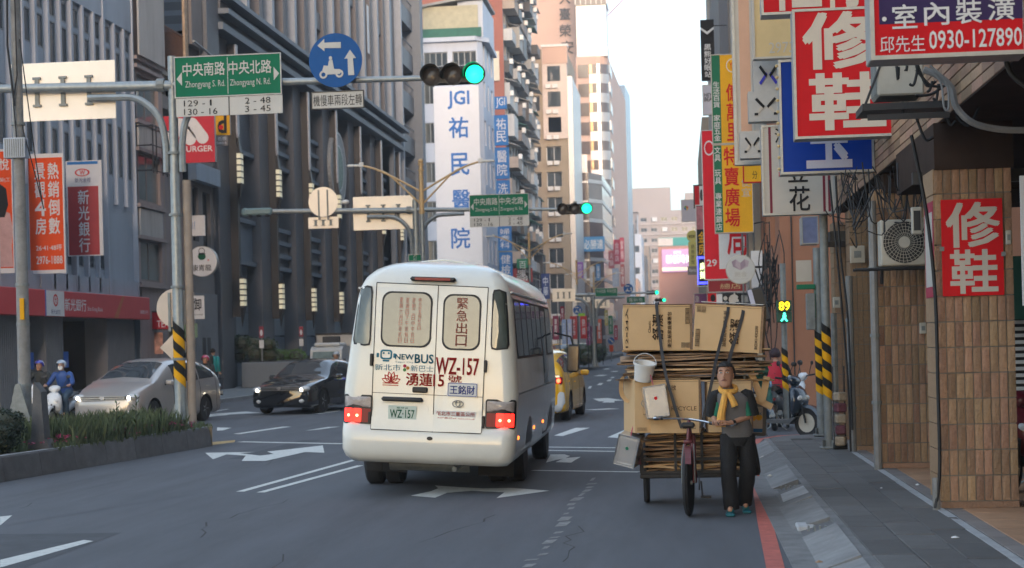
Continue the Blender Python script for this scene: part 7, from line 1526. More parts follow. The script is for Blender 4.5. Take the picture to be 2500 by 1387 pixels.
# ================================================================ SCOOTERS
def scooter(label, loc, rz, mp, m2=None, helmet=None, lean=0., grp=None, hl=False):
    m2 = m2 or m_black; t = thing('scooter', label, 'scooter', loc, rz, grp); t.rotation_euler = (0, lean, rz)
    for y, nm in ((-.62, 'wheel'), (.60, 'wheel')):
        o = part(MB().lathe([(.145, -.035), (.225, -.05), (.25, -.02), (.25, .02), (.225, .05), (.145, .035)], axis='x', n=26), nm, m_rub, t, smooth=30, loc=(0, y, .25)); q = MB(); q.lathe([(.135, -.04), (.155, -.045), (.155, .045), (.135, .04)], axis='x', n=22)
        for k in range(6): a = k*math.pi/3; q.tube([(.0, .03*math.cos(a), .03*math.sin(a)), (.0, .14*math.cos(a+.2), .14*math.sin(a+.2))], .014, 5)
        q.lathe([(0, -.045), (.04, -.045), (.04, .045), (0, .045)], axis='x', n=10); part(q, 'rim', m_acw, o)
    mb = MB(); mb.tube([(0, -.62, .25), (0.0, -.58, .5), (0, -.47, .8)], .022, 6); mb.tube([(.07, -.62, .25), (.07, -.55, .55)], .018, 6); mb.tube([(-.07, -.62, .25), (-.07, -.55, .55)], .018, 6); part(mb, 'fork', m_dark, t)
    def loftz(rows, nm, m, n=14, sm=True):
        q = MB(); vs = []
        for (z, cx, y, rx, ry) in rows: vs += [(cx+rx*math.cos(2*math.pi*k/n), y+ry*math.sin(2*math.pi*k/n), z) for k in range(n)]
        q.add(vs, [(i*n+k, i*n+(k+1) % n, (i+1)*n+(k+1) % n, (i+1)*n+k) for i in range(len(rows)-1) for k in range(n)]+[tuple(range(n-1, -1, -1)), tuple((len(rows)-1)*n+k for k in range(n))]); return part(q, nm, m, t, smooth=60)
    q = MB(); vs = []
    for a in range(20, 171, 15):
        c, s_ = math.cos(R(a)), math.sin(R(a)); 
        for x in (-.075, -.05, 0, .05, .075): rr2 = .30 if abs(x) < .06 else .25; vs.append((x, -.62-c*rr2, .25+s_*rr2))
    q.add(vs, [(i*5+k, i*5+k+1, (i+1)*5+k+1, (i+1)*5+k) for i in range(10) for k in range(4)]); part(q, 'front_fender', mp, t, smooth=60)
    loftz([(.36, 0, -.40, .10, .05), (.45, 0, -.44, .20, .09), (.62, 0, -.47, .23, .11), (.78, 0, -.43, .19, .10), (.86, 0, -.40, .10, .06)], 'front_cowl', mp)
    loftz([(.86, 0, -.38, .07, .06), (.93, 0, -.37, .15, .10), (.99, 0, -.35, .14, .09), (1.03, 0, -.33, .06, .05)], 'handlebar_cowl', mp)
    part(MB().prism([(-.50, .36), (-.30, .30), (.15, .30), (.15, .24), (-.35, .24)], -.15, .15, 'yz'), 'footboard', m2, t)
    q = MB(); vs = []; prof = [(.08, .30, .10, .28), (.15, .42, .17, .34), (.35, .52, .19, .40), (.6, .56, .17, .46), (.85, .60, .11, .53), (.95, .62, .05, .58)]; n = 12
    for (y, zc, rx, zlow) in prof:
        ztop = zc+.13
        for k in range(n): a = 2*math.pi*k/n; zz = (ztop+zlow)/2+(ztop-zlow)/2*math.sin(a); vs.append((rx*math.cos(a), y, zz))
    q.add(vs, [(i*n+k, i*n+(k+1) % n, (i+1)*n+(k+1) % n, (i+1)*n+k) for i in range(len(prof)-1) for k in range(n)]+[tuple(range(n)), tuple((len(prof)-1)*n+k for k in range(n))]); part(q, 'rear_body', mp, t, smooth=60)
    q = MB(); vs = []; prof = [(.03, .70, .09), (.12, .755, .13), (.3, .75, .15), (.45, .78, .14), (.65, .81, .13), (.82, .80, .09)]
    for (y, z, rx) in prof: vs += [(rx*math.cos(2*math.pi*k/10), y, z+.055*math.sin(2*math.pi*k/10)) for k in range(10)]
    q.add(vs, [(i*10+k, i*10+(k+1) % 10, (i+1)*10+(k+1) % 10, (i+1)*10+k) for i in range(5) for k in range(10)]+[tuple(range(10)), tuple(50+k for k in range(10))]); part(q, 'seat', m_black, t, smooth=60)
    q = MB(); q.tube([(0, .88, .66), (0, 1.0, .5), (0, 1.03, .38)], .015, 5); q.box(-.09, .09, 1.0, 1.02, .36, .50); part(q, 'plate_bracket', m_black, t); part(MB().box(-.09, .09, .985, 1.0, .40, .5), 'number_plate', m_white, t); part(MB().box(-.06, .06, .90, .98, .58, .64, .01), 'tail_lamp', m_redd, t)
    q = MB(); q.tube([(-.32, -.22, 1.0), (-.12, -.34, .96), (.12, -.34, .96), (.32, -.22, 1.0)], .016, 6); part(q, 'handlebar', m_dark, t); q = MB(); q.tube([(.32, -.22, 1.0), (.21, -.28, .98)], .02, 6); q.tube([(-.32, -.22, 1.0), (-.21, -.28, .98)], .02, 6); part(q, 'grip', m_black, t)
    for s in (-1, 1):
        q = MB(); q.tube([(s*.2, -.30, .99), (s*.26, -.30, 1.12), (s*.3, -.29, 1.2)], .008, 5); q.sph((s*.32, -.29, 1.23), .06, 10, 6, (1, .3, .75)); part(q, 'mirror', m_black, t)
        part(MB().sph((s*.11, -.545, .66), .06, 10, 6, (1, .5, .7), Matrix.Rotation(s*.4, 3, 'Y')), 'headlight', m_hlg if not hl else m_hl, t)
    q = MB(); q.tube([(-.1, .45, .27), (-.13, .75, .3), (-.13, .98, .36)], [.03, .045, .05], 8); part(q, 'exhaust', m_galvd, t); q = MB(); q.box(.05, .16, .3, .7, .2, .36, .03); part(q, 'engine_case', m_dark, t)
    q = MB(); q.tube([(.02, .2, .28), (.12, .3, .05), (.2, .32, .0)], .012, 5); q.tube([(-.02, .2, .28), (-.12, .3, .05), (-.2, .32, .0)], .012, 5); part(q, 'stand', m_galv, t)
    q = MB(); q.tube([(-.12, .6, .86), (-.13, .95, .88), (.13, .95, .88), (.12, .6, .86)], .012, 6); part(q, 'grab_rail', m_dark, t)
    return t
m_scb = mat('slate_blue_scooter_paint', (.022, .035, .055), .25, var=.1, coat=.8); m_scw = mat('white_scooter_paint', (.62, .64, .66), .3, var=.05, coat=.6); m_scd = mat('dark_green_scooter_paint', (.02, .06, .07), .3, var=.1, coat=.5)
def helmet(label, loc, rgb, r=.135):
    t = thing('helmet', label, 'helmet', loc); m = mat('helmet_%g' % rgb[0], rgb, .15, var=.05, coat=1.)
    part(MB().lathe([(r*.96, -.05), (r, 0), (r*.94, r*.35), (r*.75, r*.68), (r*.4, r*.92), (0, r)], n=20), 'shell', m, t, smooth=True); part(MB().lathe([(r*1.0, -.06), (r*1.01, -.045), (r*.95, -.06)], n=20), 'rim', m_black, t); part(MB().prism([(-.1, 0), (.1, 0), (.08, .06), (-.08, .06)], -r-.03, -r+.03), 'visor', m_black, t); return t
scooter('slate blue scooter parked by the pavement corner with a blue helmet on it', (1.62, 29.2, 0), R(52), m_scb, mat('grey_plastic', (.07, .075, .08), .5, var=.1)).scale = (1.06, 1.06, 1.06)
c_ = Matrix.Rotation(R(52), 3, 'Z')@Vector((0, .25, 0)); helmet('metallic light blue helmet resting on the parked scooter seat', (1.62+c_.x, 29.2+c_.y, .93), (.10, .30, .50), .15)
scooter('white scooter parked behind the banded street poles', (2.75, 33.8, 0), R(-70), m_scw, grp=None)
scooter('dark red scooter parked in the arcade at the right picture edge', (3.62, 17.8, .12), R(-28), mat('dark_red_scooter_paint', (.12, .01, .02), .3, var=.1, coat=.6))

# ================================================================ PEOPLE
m_skin = mat('tanned_skin', (.42, .225, .145), .55, var=.08, vs=20); m_skin2 = mat('light_skin', (.48, .29, .21), .55, var=.08, vs=20); m_hair = mat('black_hair', (.014, .012, .011), .55, var=.4, vs=60, bump=.6, bs=150)
def skinmesh(name, m, par, V, E, sub=1, root=0):
    me = bpy.data.meshes.new('mesh'); me.from_pydata([tuple(v[0]) for v in V], E, []); me.materials.append(m); o = bpy.data.objects.new(name, me)
    md = o.modifiers.new('Skin', 'SKIN'); md.use_smooth_shade = True
    for i, v in enumerate(V):
        sv = me.skin_vertices[0].data[i]; r = v[1]; sv.radius = r if isinstance(r, tuple) else (r, r); sv.use_root = (i == root)
    if sub: s = o.modifiers.new('Sub', 'SUBSURF'); s.levels = sub; s.render_levels = sub
    me2 = evalmesh(o)
    for p in me2.polygons: p.use_smooth = True
    if not me2.materials: me2.materials.append(m)
    return link(name, me2, par)
def loft(name, m, par, rows, n=18):
    mb = MB(); vs = []
    for (c, rx, ry) in rows:
        for k in range(n): a = 2*math.pi*k/n; vs.append((c[0]+rx*math.copysign(abs(math.cos(a))**.8, math.cos(a)), c[1]+ry*math.sin(a)*(1+.02*math.sin(5*a+c[2]*30)), c[2]))
    mb.add(vs, [(i*n+k, i*n+(k+1) % n, (i+1)*n+(k+1) % n, (i+1)*n+k) for i in range(len(rows)-1) for k in range(n)]+[tuple(range(n-1, -1, -1)), tuple((len(rows)-1)*n+k for k in range(n))]); return part(mb, name, m, par, smooth=60)
def limb(name, m, par, pts, rs):
    return part(MB().tube([cr([tuple(p) for p in pts], s/4) for s in range((len(pts)-1)*4+1)], [cr([(r,) for r in rs], s/4)[0]*(1+.03*math.sin(s*1.9)) for s in range((len(pts)-1)*4+1)], 14), name, m, par, smooth=60)
def hand(par, m, wr_, c, axis, curl=1, s=1.):
    """palm and five bent fingers closing round a bar through c along axis"""
    wr_ = Vector(wr_); c = Vector(c); axis = Vector(axis).normalized(); d = (c-wr_).normalized(); up = axis.cross(d).normalized(); k = c-wr_; mb = MB()
    palm = wr_.lerp(c, .62); 
    for i, (o, l) in enumerate(((-.030, .9), (-.010, 1.), (.010, .95), (.030, .78))):
        b = wr_.lerp(c, .72)+axis*o*s; r = .0085*s
        mb.tube([wr_.lerp(c, .3)+axis*o*.5*s, b+up*.012, b+d*.03*l*s+up*.016*s, b+d*.045*l*s-up*.010*s, b+d*.028*l*s-up*.026*s, b+d*.010*l*s-up*.026*s], [r*1.5, r*1.25, r*1.1, r, r*.95, r*.75], 7)
    mb.tube([wr_.lerp(c, .35)+axis*.028*s, wr_.lerp(c, .6)+axis*.045*s-up*.012, wr_.lerp(c, .85)+axis*.040*s-up*.022*s, wr_.lerp(c, 1.0)+axis*.028*s-up*.026*s], [.012*s, .011*s, .010*s, .007*s], 7)
    return part(mb, 'fingers', m, par, smooth=True)
def head(par, c, yaw, pitch, m, hairm, helmetm=None, mask=False, s=1., hairstyle='short', visor=False):
    c = Vector(c); rot = Matrix.Rotation(yaw, 3, 'Z')@Matrix.Rotation(pitch, 3, 'X'); n = 20; rows = []
    prof = [(-.125, .028, .030, -.030), (-.115, .045, .042, -.028), (-.095, .056, .058, -.018), (-.065, .064, .074, -.008), (-.03, .070, .086, 0), (.0, .073, .092, .004), (.035, .074, .094, .006), (.065, .070, .088, .010), (.09, .058, .072, .012), (.108, .036, .046, .014), (.115, .008, .01, .014)]
    mb = MB(); vs = []
    for (z, rx, ry, cy) in prof:
        for k in range(n):
            a = 2*math.pi*k/n; x = rx*math.cos(a); y = cy+ry*math.sin(a)
            if y < 0 and abs(x) < .022 and -.045 < z < .02: y -= .018*(1-abs(x)/.022)*(1 if z < -.01 else .45)
            if y < 0 and .012 < abs(x) < .05 and -.01 < z < .03: y += .007
            vs.append(c+rot@(Vector((x, y, z))*s))
    mb.add(vs, [(i*n+k, i*n+(k+1) % n, (i+1)*n+(k+1) % n, (i+1)*n+k) for i in range(len(prof)-1) for k in range(n)]+[tuple(range(n))]); h = part(mb, 'head', m, par, smooth=True)
    T = lambda x, y, z: c+rot@(Vector((x, y, z))*s)
    mb = MB(); mb.tube([T(0, -.082, .02), T(0, -.096, -.005), T(0, -.108, -.032)], [.006*s, .009*s, .013*s], 7); mb.sph(T(0, -.104, -.034), .013*s, 8, 6, (1.3, 1, .8)); part(mb, 'nose', m, h, smooth=True)
    for sx in (-1, 1):
        part(MB().sph(T(sx*.073, .01, -.01), .028*s, 8, 6, (.35, .7, 1.1)), 'ear', m, h, smooth=True)
        e = part(MB().sph(T(sx*.030, -.080, .008), .0115*s, 10, 6, (1.4, .7, .62)), 'eye', paint('eye_white', (.5, .48, .45)), h, smooth=True); part(MB().sph(T(sx*.030, -.087, .008), .0062*s, 8, 6, (1, .6, 1)), 'iris', m_black, e)
        part(MB().tube([T(sx*.014, -.089, .026), T(sx*.032, -.090, .032), T(sx*.052, -.078, .026)], [.003*s, .0045*s, .002*s], 5), 'eyebrow', m_hair, h)
    part(MB().tube([T(-.026, -.080, -.066), T(-.01, -.092, -.062), T(.01, -.092, -.062), T(.026, -.080, -.066)], [.003*s, .006*s, .006*s, .003*s], 6), 'mouth', mat('lips', (.22, .075, .06), .5), h, smooth=True)
    if mask:
        mb = MB(); o_ = [(-.06, .0), (.0, .012), (.06, .0), (.062, -.05), (.035, -.085), (-.035, -.085), (-.062, -.05)]
        vs = [T(x, -.112+2.2*x*x*6, z-.02) for x, z in o_]+[T(0, -.125, -.055)]; mb.add(vs, [(i, (i+1) % 7, 7) for i in range(7)]); part(mb, 'face_mask', m_white, h, smooth=True)
    if helmetm:
        mb = MB(); R_ = .125; rowsh = []
        for i in range(9):
            t = i/8; ph = R(-22+112*t)
            for k in range(20):
                a = 2*math.pi*k/20; fr = math.sin(a) < -.35
                zz = math.sin(ph) if not (fr and ph < R(18)) else math.sin(R(18)); rr3 = math.cos(ph) if not (fr and ph < R(18)) else math.cos(R(18)); rowsh.append(T(R_*rr3*math.cos(a), .005+R_*1.12*rr3*math.sin(a), .02+R_*zz))
        mb.add(rowsh, [(i*20+k, i*20+(k+1) % 20, (i+1)*20+(k+1) % 20, (i+1)*20+k) for i in range(8) for k in range(20)]); part(mb, 'helmet', helmetm, h, smooth=True)
    else:
        mb = MB(); vs = []; big = hairstyle == 'curly'; R_ = .086 if not big else .105
        for i in range(9):
            t = i/8; ph = R(-35+125*t)
            for k in range(24):
                a = 2*math.pi*k/24; front = max(0, -math.sin(a)); lim = R(-35+ (58 if front > .35 else (25 if front > 0 else 0))); p2 = max(ph, lim); j = 1+.05*math.sin(7*a+3*i)+.03*math.sin(13*a+i*2)
                vs.append(T(R_*1.03*math.cos(p2)*math.cos(a)*j, .012+R_*1.25*math.cos(p2)*math.sin(a)*j, .028+R_*1.15*math.sin(p2)*j))
        mb.add(vs, [(i*24+k, i*24+(k+1) % 24, (i+1)*24+(k+1) % 24, (i+1)*24+k) for i in range(8) for k in range(24)])
        rr4 = random.Random(2)
        for _ in range(520):
            a = rr4.uniform(0, 6.28); ph = R(rr4.uniform(5, 85)) if math.sin(a) < -.3 else R(rr4.uniform(-25, 85)); p = T(R_*1.04*math.cos(ph)*math.cos(a), .012+R_*1.26*math.cos(ph)*math.sin(a), .028+R_*1.16*math.sin(ph)); q = p+(p-c)*.17+Vector((rr4.uniform(-.014, .014), 0, -.016)); w = Vector((rr4.uniform(-1, 1), rr4.uniform(-1, 1), 0)).normalized()*.0035; mb.add([p-w, p+w, q], [(0, 1, 2)])
        part(mb, 'hair', hairm, h, smooth=True, fixn=False)
    return h
def person(label, loc, rz, J, m_top, m_bot, m_shoe, m_sk=None, hs=1., sleeve=1., grp=None, torso=.125, fat=1., hd={}, hand_axis=(1, 0, 0), trw=.085):
    m_sk = m_sk or m_skin; t = thing('person', label, 'person', loc, rz, grp); J = {k: Vector(v) for k, v in J.items()}
    V = [(J['pelvis'], .07), (J['chest'], .07), (J['neck'], .05), (J['head']+Vector((0, .01, -.05)), .055)]; E = [(0, 1), (1, 2), (2, 3)]
    def chain(a, pts):
        i = a
        for p, r in pts: V.append((p, r)); E.append((i, len(V)-1)); i = len(V)-1
    for s in 'LR':
        chain(1, [(J['sh'+s], .05), (J['el'+s], .036), (J['wr'+s], .024), (J['wr'+s].lerp(J['ha'+s], .6), (.032, .018))])
        chain(0, [(J['hi'+s], .075), (J['kn'+s], .05), (J['an'+s], .035), (J['to'+s], .03)])
    skinmesh('body', m_sk, t, V, E, 1)
    k = torso/.13; pv, ch, nk = J['pelvis'], J['chest'], J['neck']; L = lambda t: pv.lerp(ch, t)
    loft('jacket' if sleeve >= 1 else 'shirt', m_top, t, [(pv+Vector((0, 0, -.055)), .168*k, .125*k), (pv+Vector((0, 0, .03)), .170*k, .130*k), (L(.4), .160*k, .125*k), (L(.8), .172*k, .128*k), (ch+Vector((0, 0, .04)), .180*k, .122*k), (ch.lerp(nk, .62), .150*k, .095*k), (ch.lerp(nk, .85), .085*k, .075*k), (nk+Vector((0, 0, .015)), .06, .06)])
    for s in 'LR':
        A, B, C = J['sh'+s], J['el'+s], J['wr'+s]; A2 = A.lerp(ch, .25)
        if sleeve >= 1: limb('sleeve', m_top, t, [A2, A, B, C.lerp(B, .05)], [.06, .072, .056, .040])
        elif sleeve > 0: limb('sleeve', m_top, t, [A2, A, A.lerp(B, .5), A.lerp(B, .85)], [.055, .070, .066, .066])
    loft('trousers_seat', m_bot, t, [(pv+Vector((0, .0, -.14)), .10*k, .11*k), (pv+Vector((0, 0, -.08)), .16*k, .125*k), (pv+Vector((0, 0, .0)), .160*k, .12*k), (pv+Vector((0, 0, .05)), .15*k, .11*k)])
    for s in 'LR':
        h_, kn, an = J['hi'+s], J['kn'+s], J['an'+s]; limb('trouser_leg', m_bot, t, [h_+Vector((0, 0, .02)), h_.lerp(kn, .5), kn, kn.lerp(an, .5), an+Vector((0, 0, -.035))], [trw*1.05, trw*1.02, trw*.92, trw*.92, trw*.92])
    for s in 'LR':
        a, b = J['an'+s], J['to'+s]; skinmesh('shoe', m_shoe, t, [((a.x, a.y, b.z), .04), (((a.x+b.x)/2, (a.y+b.y)/2, b.z), .045), (b, .035)], [(0, 1), (1, 2)], 1)
        hand(t, m_sk, J['wr'+s], J['ha'+s], hand_axis)
    head(t, J['head'], **dict(dict(yaw=0, pitch=0, m=m_sk, hairm=m_hair, s=hs), **hd)); return t
# the cart pusher, walking towards the camera beside the handlebar
m_vest = mat('grey_knit_vest', (.12, .115, .115), .85, var=.15, vs=8, bump=.4, bs=120); m_blkc = mat('black_cloth', (.007, .007, .008), .8, var=.35, vs=7, bump=.4, bs=60); m_grnc = mat('green_cloth_panel', (.01, .14, .08), .8, var=.1); m_scarf = mat('yellow_scarf', (.72, .38, .08), .85, var=.2, vs=14, bump=.5, bs=90); m_teal = mat('teal_sandal', (.01, .13, .16), .5, var=.2)
MX, MY = .53, 16.66
Jm = dict(pelvis=(.0, .02, .83), chest=(-.04, -.01, 1.13), neck=(-.08, -.03, 1.26), head=(-.105, -.085, 1.405), shR=(-.20, .0, 1.20), elR=(-.235, .06, .99), wrR=(-.215, -.12, .925), haR=(-.215, -.22, .93), shL=(.11, .0, 1.20), elL=(.15, .0, .985), wrL=(-.08, -.20, .925), haL=(-.19, -.245, .925),
          hiR=(-.08, .02, .77), knR=(-.10, -.09, .44), anR=(-.075, -.06, .09), toR=(-.10, -.18, .045), hiL=(.09, .03, .77), knL=(.10, .05, .43), anL=(.06, .20, .12), toL=(.075, .10, .05))
man = person('elderly man in grey vest, black trousers and yellow scarf pushing the loaded tricycle', (MX, MY, 0), 0, Jm, m_vest, m_blkc, m_teal, sleeve=0, torso=.118, hd=dict(yaw=R(-10), pitch=R(-10)), trw=.088, hs=1.06)
for s in 'LR':
    a, b = Vector(Jm['sh'+s]), Vector(Jm['el'+s]); sg = 1 if s == 'L' else -1; c0 = a.lerp(Vector(Jm['chest']), .25)
    limb('sleeve', m_blkc, man, [c0, a, a.lerp(b, .5)+Vector((sg*.012, 0, 0)), a.lerp(b, 1.)+Vector((sg*.01, 0, .0))], [.05, .060, .064, .066])
    limb('sleeve_panel', m_grnc, man, [a.lerp(b, .32)+Vector((-sg*.030, -.055, 0)), a.lerp(b, .65)+Vector((-sg*.036, -.052, 0)), a.lerp(b, .98)+Vector((-sg*.034, -.050, 0))], [.020, .032, .036])
mb = MB(); nk = Vector(Jm['neck']); mb.tube([nk+Vector((.075*math.cos(a), .075*math.sin(a)-.01, .0+.028*math.sin(a)+.005*math.sin(3*a))) for a in [2*math.pi*i/16 for i in range(17)]], .028, 8)
mb.tube([nk+Vector((-.03, -.085, -.02)), nk+Vector((-.05, -.125, -.12)), nk+Vector((-.075, -.13, -.24)), nk+Vector((-.085, -.12, -.33))], [.028, .034, .040, .045], 8); mb.tube([nk+Vector((-.01, -.09, -.03)), nk+Vector((.03, -.125, -.09)), nk+Vector((.06, -.13, -.17))], [.026, .03, .036], 8); mb.sph(nk+Vector((-.02, -.095, -.035)), .034)
for k in range(9): mb.tube([nk+Vector((-.125+.01*k, -.12, -.33)), nk+Vector((-.13+.011*k, -.125, -.375))], .004, 4)
part(mb, 'scarf', m_scarf, man, smooth=True)
part(MB().tube([Vector(Jm['wrL'])+Vector((.02, .02, 0)), Vector(Jm['wrL'])+Vector((.045, .045, .004))], .034, 12), 'wrist_watch', m_chrome, man, smooth=True)
skinmesh('jacket_tail', m_blkc, man, [((.10, .10, .80), (.10, .05)), ((.15, .14, .55), (.11, .04)), ((.19, .17, .36), (.08, .03))], [(0, 1), (1, 2)], 1)
for sx in (-1, 1): part(MB().box(-.045, .045, -.15, .07, 0, .03, .012), 'sandal_sole', m_teal, man, loc=(Jm['toR' if sx < 0 else 'toL'][0]+.005, Jm['toR' if sx < 0 else 'toL'][1]+.04, .0))
# seated riders
def seated(label, sc_loc, rz, m_top, m_bot, m_sk, helm, mask=False, grp=None, lean=0):
    J = dict(pelvis=(0, .22, .88), chest=(0, .10, 1.20), neck=(0, .06, 1.36), head=(0, .02, 1.50), shL=(.19, .08, 1.28), elL=(.30, -.02, 1.08), wrL=(.30, -.18, 1.03), haL=(.30, -.25, 1.01), shR=(-.19, .08, 1.28), elR=(-.30, -.02, 1.08), wrR=(-.30, -.18, 1.03), haR=(-.30, -.25, 1.01),
             hiL=(.11, .18, .84), knL=(.20, -.22, .74), anL=(.16, -.12, .36), toL=(.16, -.26, .33), hiR=(-.11, .18, .84), knR=(-.20, -.22, .74), anR=(-.16, -.12, .36), toR=(-.16, -.26, .33))
    return person(label, sc_loc, rz, J, m_top, m_bot, m_black, m_sk, hd=dict(helmetm=helm, mask=mask), grp=grp, torso=.135)
hm = lambda n, rgb: mat('helmet_'+n, rgb, .15, var=.05, coat=1.)
m_bluej = mat('blue_rain_jacket', (.02, .07, .26), .55, var=.25, vs=5, bump=.3, bs=20); m_drk = mat('dark_jacket', (.02, .022, .02), .7, var=.2); m_jean = mat('denim', (.05, .09, .14), .8, var=.2, bump=.2)
sl = (P(150, 950, 38.5).x, 38.5, 0); scooter('white scooter ridden by the masked rider in blue, front facing the camera', sl, R(-4), m_scw, hl=False); seated('rider in blue jacket, white mask and silver helmet on a white scooter', sl, R(-4), m_bluej, m_jean, m_skin2, hm('silver', (.35, .42, .50)), True)
sl = (P(96, 940, 40.3).x, 40.3, 0); scooter('white scooter of the dark clothed rider, half hidden behind the hedge', sl, R(-4), m_scw); seated('rider in dark jacket and violet blue helmet beside the masked rider', sl, R(-4), m_drk, m_blkc, m_skin, hm('violet', (.05, .05, .32)))
sl = (P(503, 985, 49.5).x, 49.5, 0); scooter('dark green scooter right behind the silver minivan', sl, R(-10), m_scd); seated('rider with pinkish red helmet on the dark green scooter', sl, R(-10), m_drk, m_blkc, m_skin, hm('rose', (.45, .06, .12)))
sl = (P(822, 950, 50).x, 50, 0); scooter('small dark scooter between black sedan and bus', sl, R(-3), m_scd); seated('rider with grey helmet between the black sedan and the bus', sl, R(-3), m_drk, m_blkc, m_skin, hm('grey', (.30, .33, .36)))
# woman in red on her scooter, seen from behind
wl_ = (P(1896, 960, 31.8).x, 31.8, 0); scooter('grey scooter under the woman in red, behind the parked blue one', wl_, R(172), mat('grey_scooter_paint', (.16, .17, .18), .3, var=.1, coat=.5)); m_redv = mat('red_waistcoat', (.45, .015, .035), .75, var=.12, vs=6)
J = dict(pelvis=(0, .22, .88), chest=(0, .16, 1.20), neck=(0, .14, 1.38), head=(0, .10, 1.52), shL=(.20, .12, 1.28), elL=(.29, .02, 1.05), wrL=(.30, -.16, 1.0), haL=(.30, -.24, 1.0), shR=(-.20, .12, 1.28), elR=(-.29, .02, 1.05), wrR=(-.30, -.16, 1.0), haR=(-.30, -.24, 1.0), hiL=(.11, .18, .84), knL=(.22, -.2, .74), anL=(.2, -.1, .2), toL=(.2, -.22, .05), hiR=(-.11, .18, .84), knR=(-.22, -.2, .74), anR=(-.2, -.1, .2), toR=(-.2, -.22, .05))
wm = person('woman with curly dark hair in red waistcoat seen from behind on a scooter', wl_, R(172), J, m_redv, m_blkc, m_black, m_skin2, sleeve=0, hd=dict(hairstyle='curly', hairm=mat('plum_hair', (.03, .012, .018), .6, var=.4, vs=60)), torso=.155)
for s in 'LR':
    a, b, c = Vector(J['sh'+s]), Vector(J['el'+s]), Vector(J['wr'+s]); limb('sleeve', m_blkc, wm, [a, b, c], [.075, .058, .042])
wm.scale = (.93, .93, .93); part(MB().tube([(-.17, .12, 1.30), (0, .305, 1.15), (.16, .31, .93)], .018, 6), 'bag_strap', m_drk, wm)
# pedestrian in teal on the left pavement
Js = dict(pelvis=(0, 0, .93), chest=(0, 0, 1.28), neck=(0, 0, 1.46), head=(0, -.02, 1.60), shL=(.19, 0, 1.38), elL=(.24, .03, 1.12), wrL=(.24, -.04, .90), haL=(.24, -.06, .82), shR=(-.19, 0, 1.38), elR=(-.24, .03, 1.12), wrR=(-.24, -.04, .90), haR=(-.24, -.06, .82), hiL=(.09, 0, .87), knL=(.10, -.06, .49), anL=(.10, .06, .10), toL=(.1, -.06, .04), hiR=(-.09, 0, .87), knR=(-.10, .02, .49), anR=(-.1, .16, .12), toR=(-.1, .06, .05))
person('pedestrian in teal jacket with dark backpack walking away on the left pavement', (P(522, 960, 57).x, 57, .12), R(165), Js, mat('teal_jacket', (.01, .22, .24), .7, var=.12), m_blkc, m_black, m_skin2)
bp_ = thing('backpack', 'dark backpack on the pedestrian in teal', 'backpack', (P(516, 960, 57).x, 56.8, 1.2)); part(MB().box(-.15, .15, -.12, .08, 0, .42, .05), 'bag', m_drk, bp_)
# ================================================================ LOADED CARGO TRICYCLE
m_frame = mat('maroon_bike_paint', (.13, .03, .035), .4, var=.25, vs=8, dirt=.3); m_cart = mat('black_rusty_cart_steel', (.03, .028, .027), .65, .3, var=.4, vs=15); m_card = mat('brown_cardboard', (.62, .42, .22), .8, var=.09, vs=2, bump=.1, bs=30); m_card2 = mat('flattened_cardboard', (.30, .19, .11), .85, var=.3, vs=5, rand=.4); m_edge = mat('cardboard_edge', (.20, .125, .07), .9, var=.4, vs=30, rand=.4)
m_prnt = paint('carton_print', (.05, .03, .02)); m_tape = mat('packing_tape', (.58, .42, .26), .25, var=.05); m_strap = mat('black_rubber_strap', (.022, .022, .026), .6, var=.2); m_tin = mat('bright_tin', (.62, .62, .62), .25, .75, var=.12, vs=6)
CY = 17.9; ccx = .10
tr = thing('cargo_tricycle', 'maroon cargo tricycle with steel cart behind, loaded with cardboard', 'tricycle', (0, 16.4, 0)); O = (0, 16.4, 0)
def bikewheel(x, y, r, rz, par, w=.045, nm='wheel'):
    o = part(MB().lathe([(r-.05, -w*.45), (r-.015, -w*.5), (r, 0), (r-.015, w*.5), (r-.05, w*.45)], axis='x', n=36), nm, m_rub, par, smooth=50, loc=(x, y, r), rot=(0, 0, rz)); q = MB(); q.lathe([(r-.06, -w*.3), (r-.048, -w*.36), (r-.048, w*.36), (r-.06, w*.3)], axis='x', n=32); part(q, 'rim', m_galvd, o, smooth=50); q = MB()
    for k in range(18): a = k*2*math.pi/18; q.tube([(.02*(-1)**k, .02*math.cos(a), .02*math.sin(a)), (0, (r-.055)*math.cos(a+.2), (r-.055)*math.sin(a+.2))], .0022, 3)
    q.lathe([(.022, -.04), (.022, .04)], axis='x', n=10); part(q, 'spokes', m_galv, o); return o
fw = bikewheel(.03, .10, .335, R(-7), tr, .05)
q = MB(); ax = Matrix.Rotation(R(-7), 3, 'Z')
for s in (-1, 1): q.tube([ax@Vector((s*.055, 0, .335))+Vector((.03, .10, 0)), ax@Vector((s*.05, .06, .60))+Vector((.03, .10, 0)), ax@Vector((s*.03, .10, .74))+Vector((.03, .10, 0))], .014, 8)
q.tube([(.035, .20, .74), (.05, .24, .95)], .018, 8); q.box(-.01, .08, .17, .23, .72, .76, .01); part(q, 'fork', m_frame, tr, smooth=60)
q = MB()
for s in (-1, 1): q.tube([(.03+s*.065, .02, .335), (.03+s*.065, .05, .55), (.04+s*.05, .12, .72)], .006, 5)
part(q, 'brake_rods', m_galvd, tr)
q = MB(); vs = []
for a in range(35, 140, 12): c, s_ = math.cos(R(a)), math.sin(R(a)); vs += [(.03+x, .10-c*.365, .335+s_*.365) for x in (-.03, 0, .03)]
q.add(vs, [(i*3+k, i*3+k+1, (i+1)*3+k+1, (i+1)*3+k) for i in range(8) for k in range(2)]); part(q, 'mudguard', m_frame, tr)
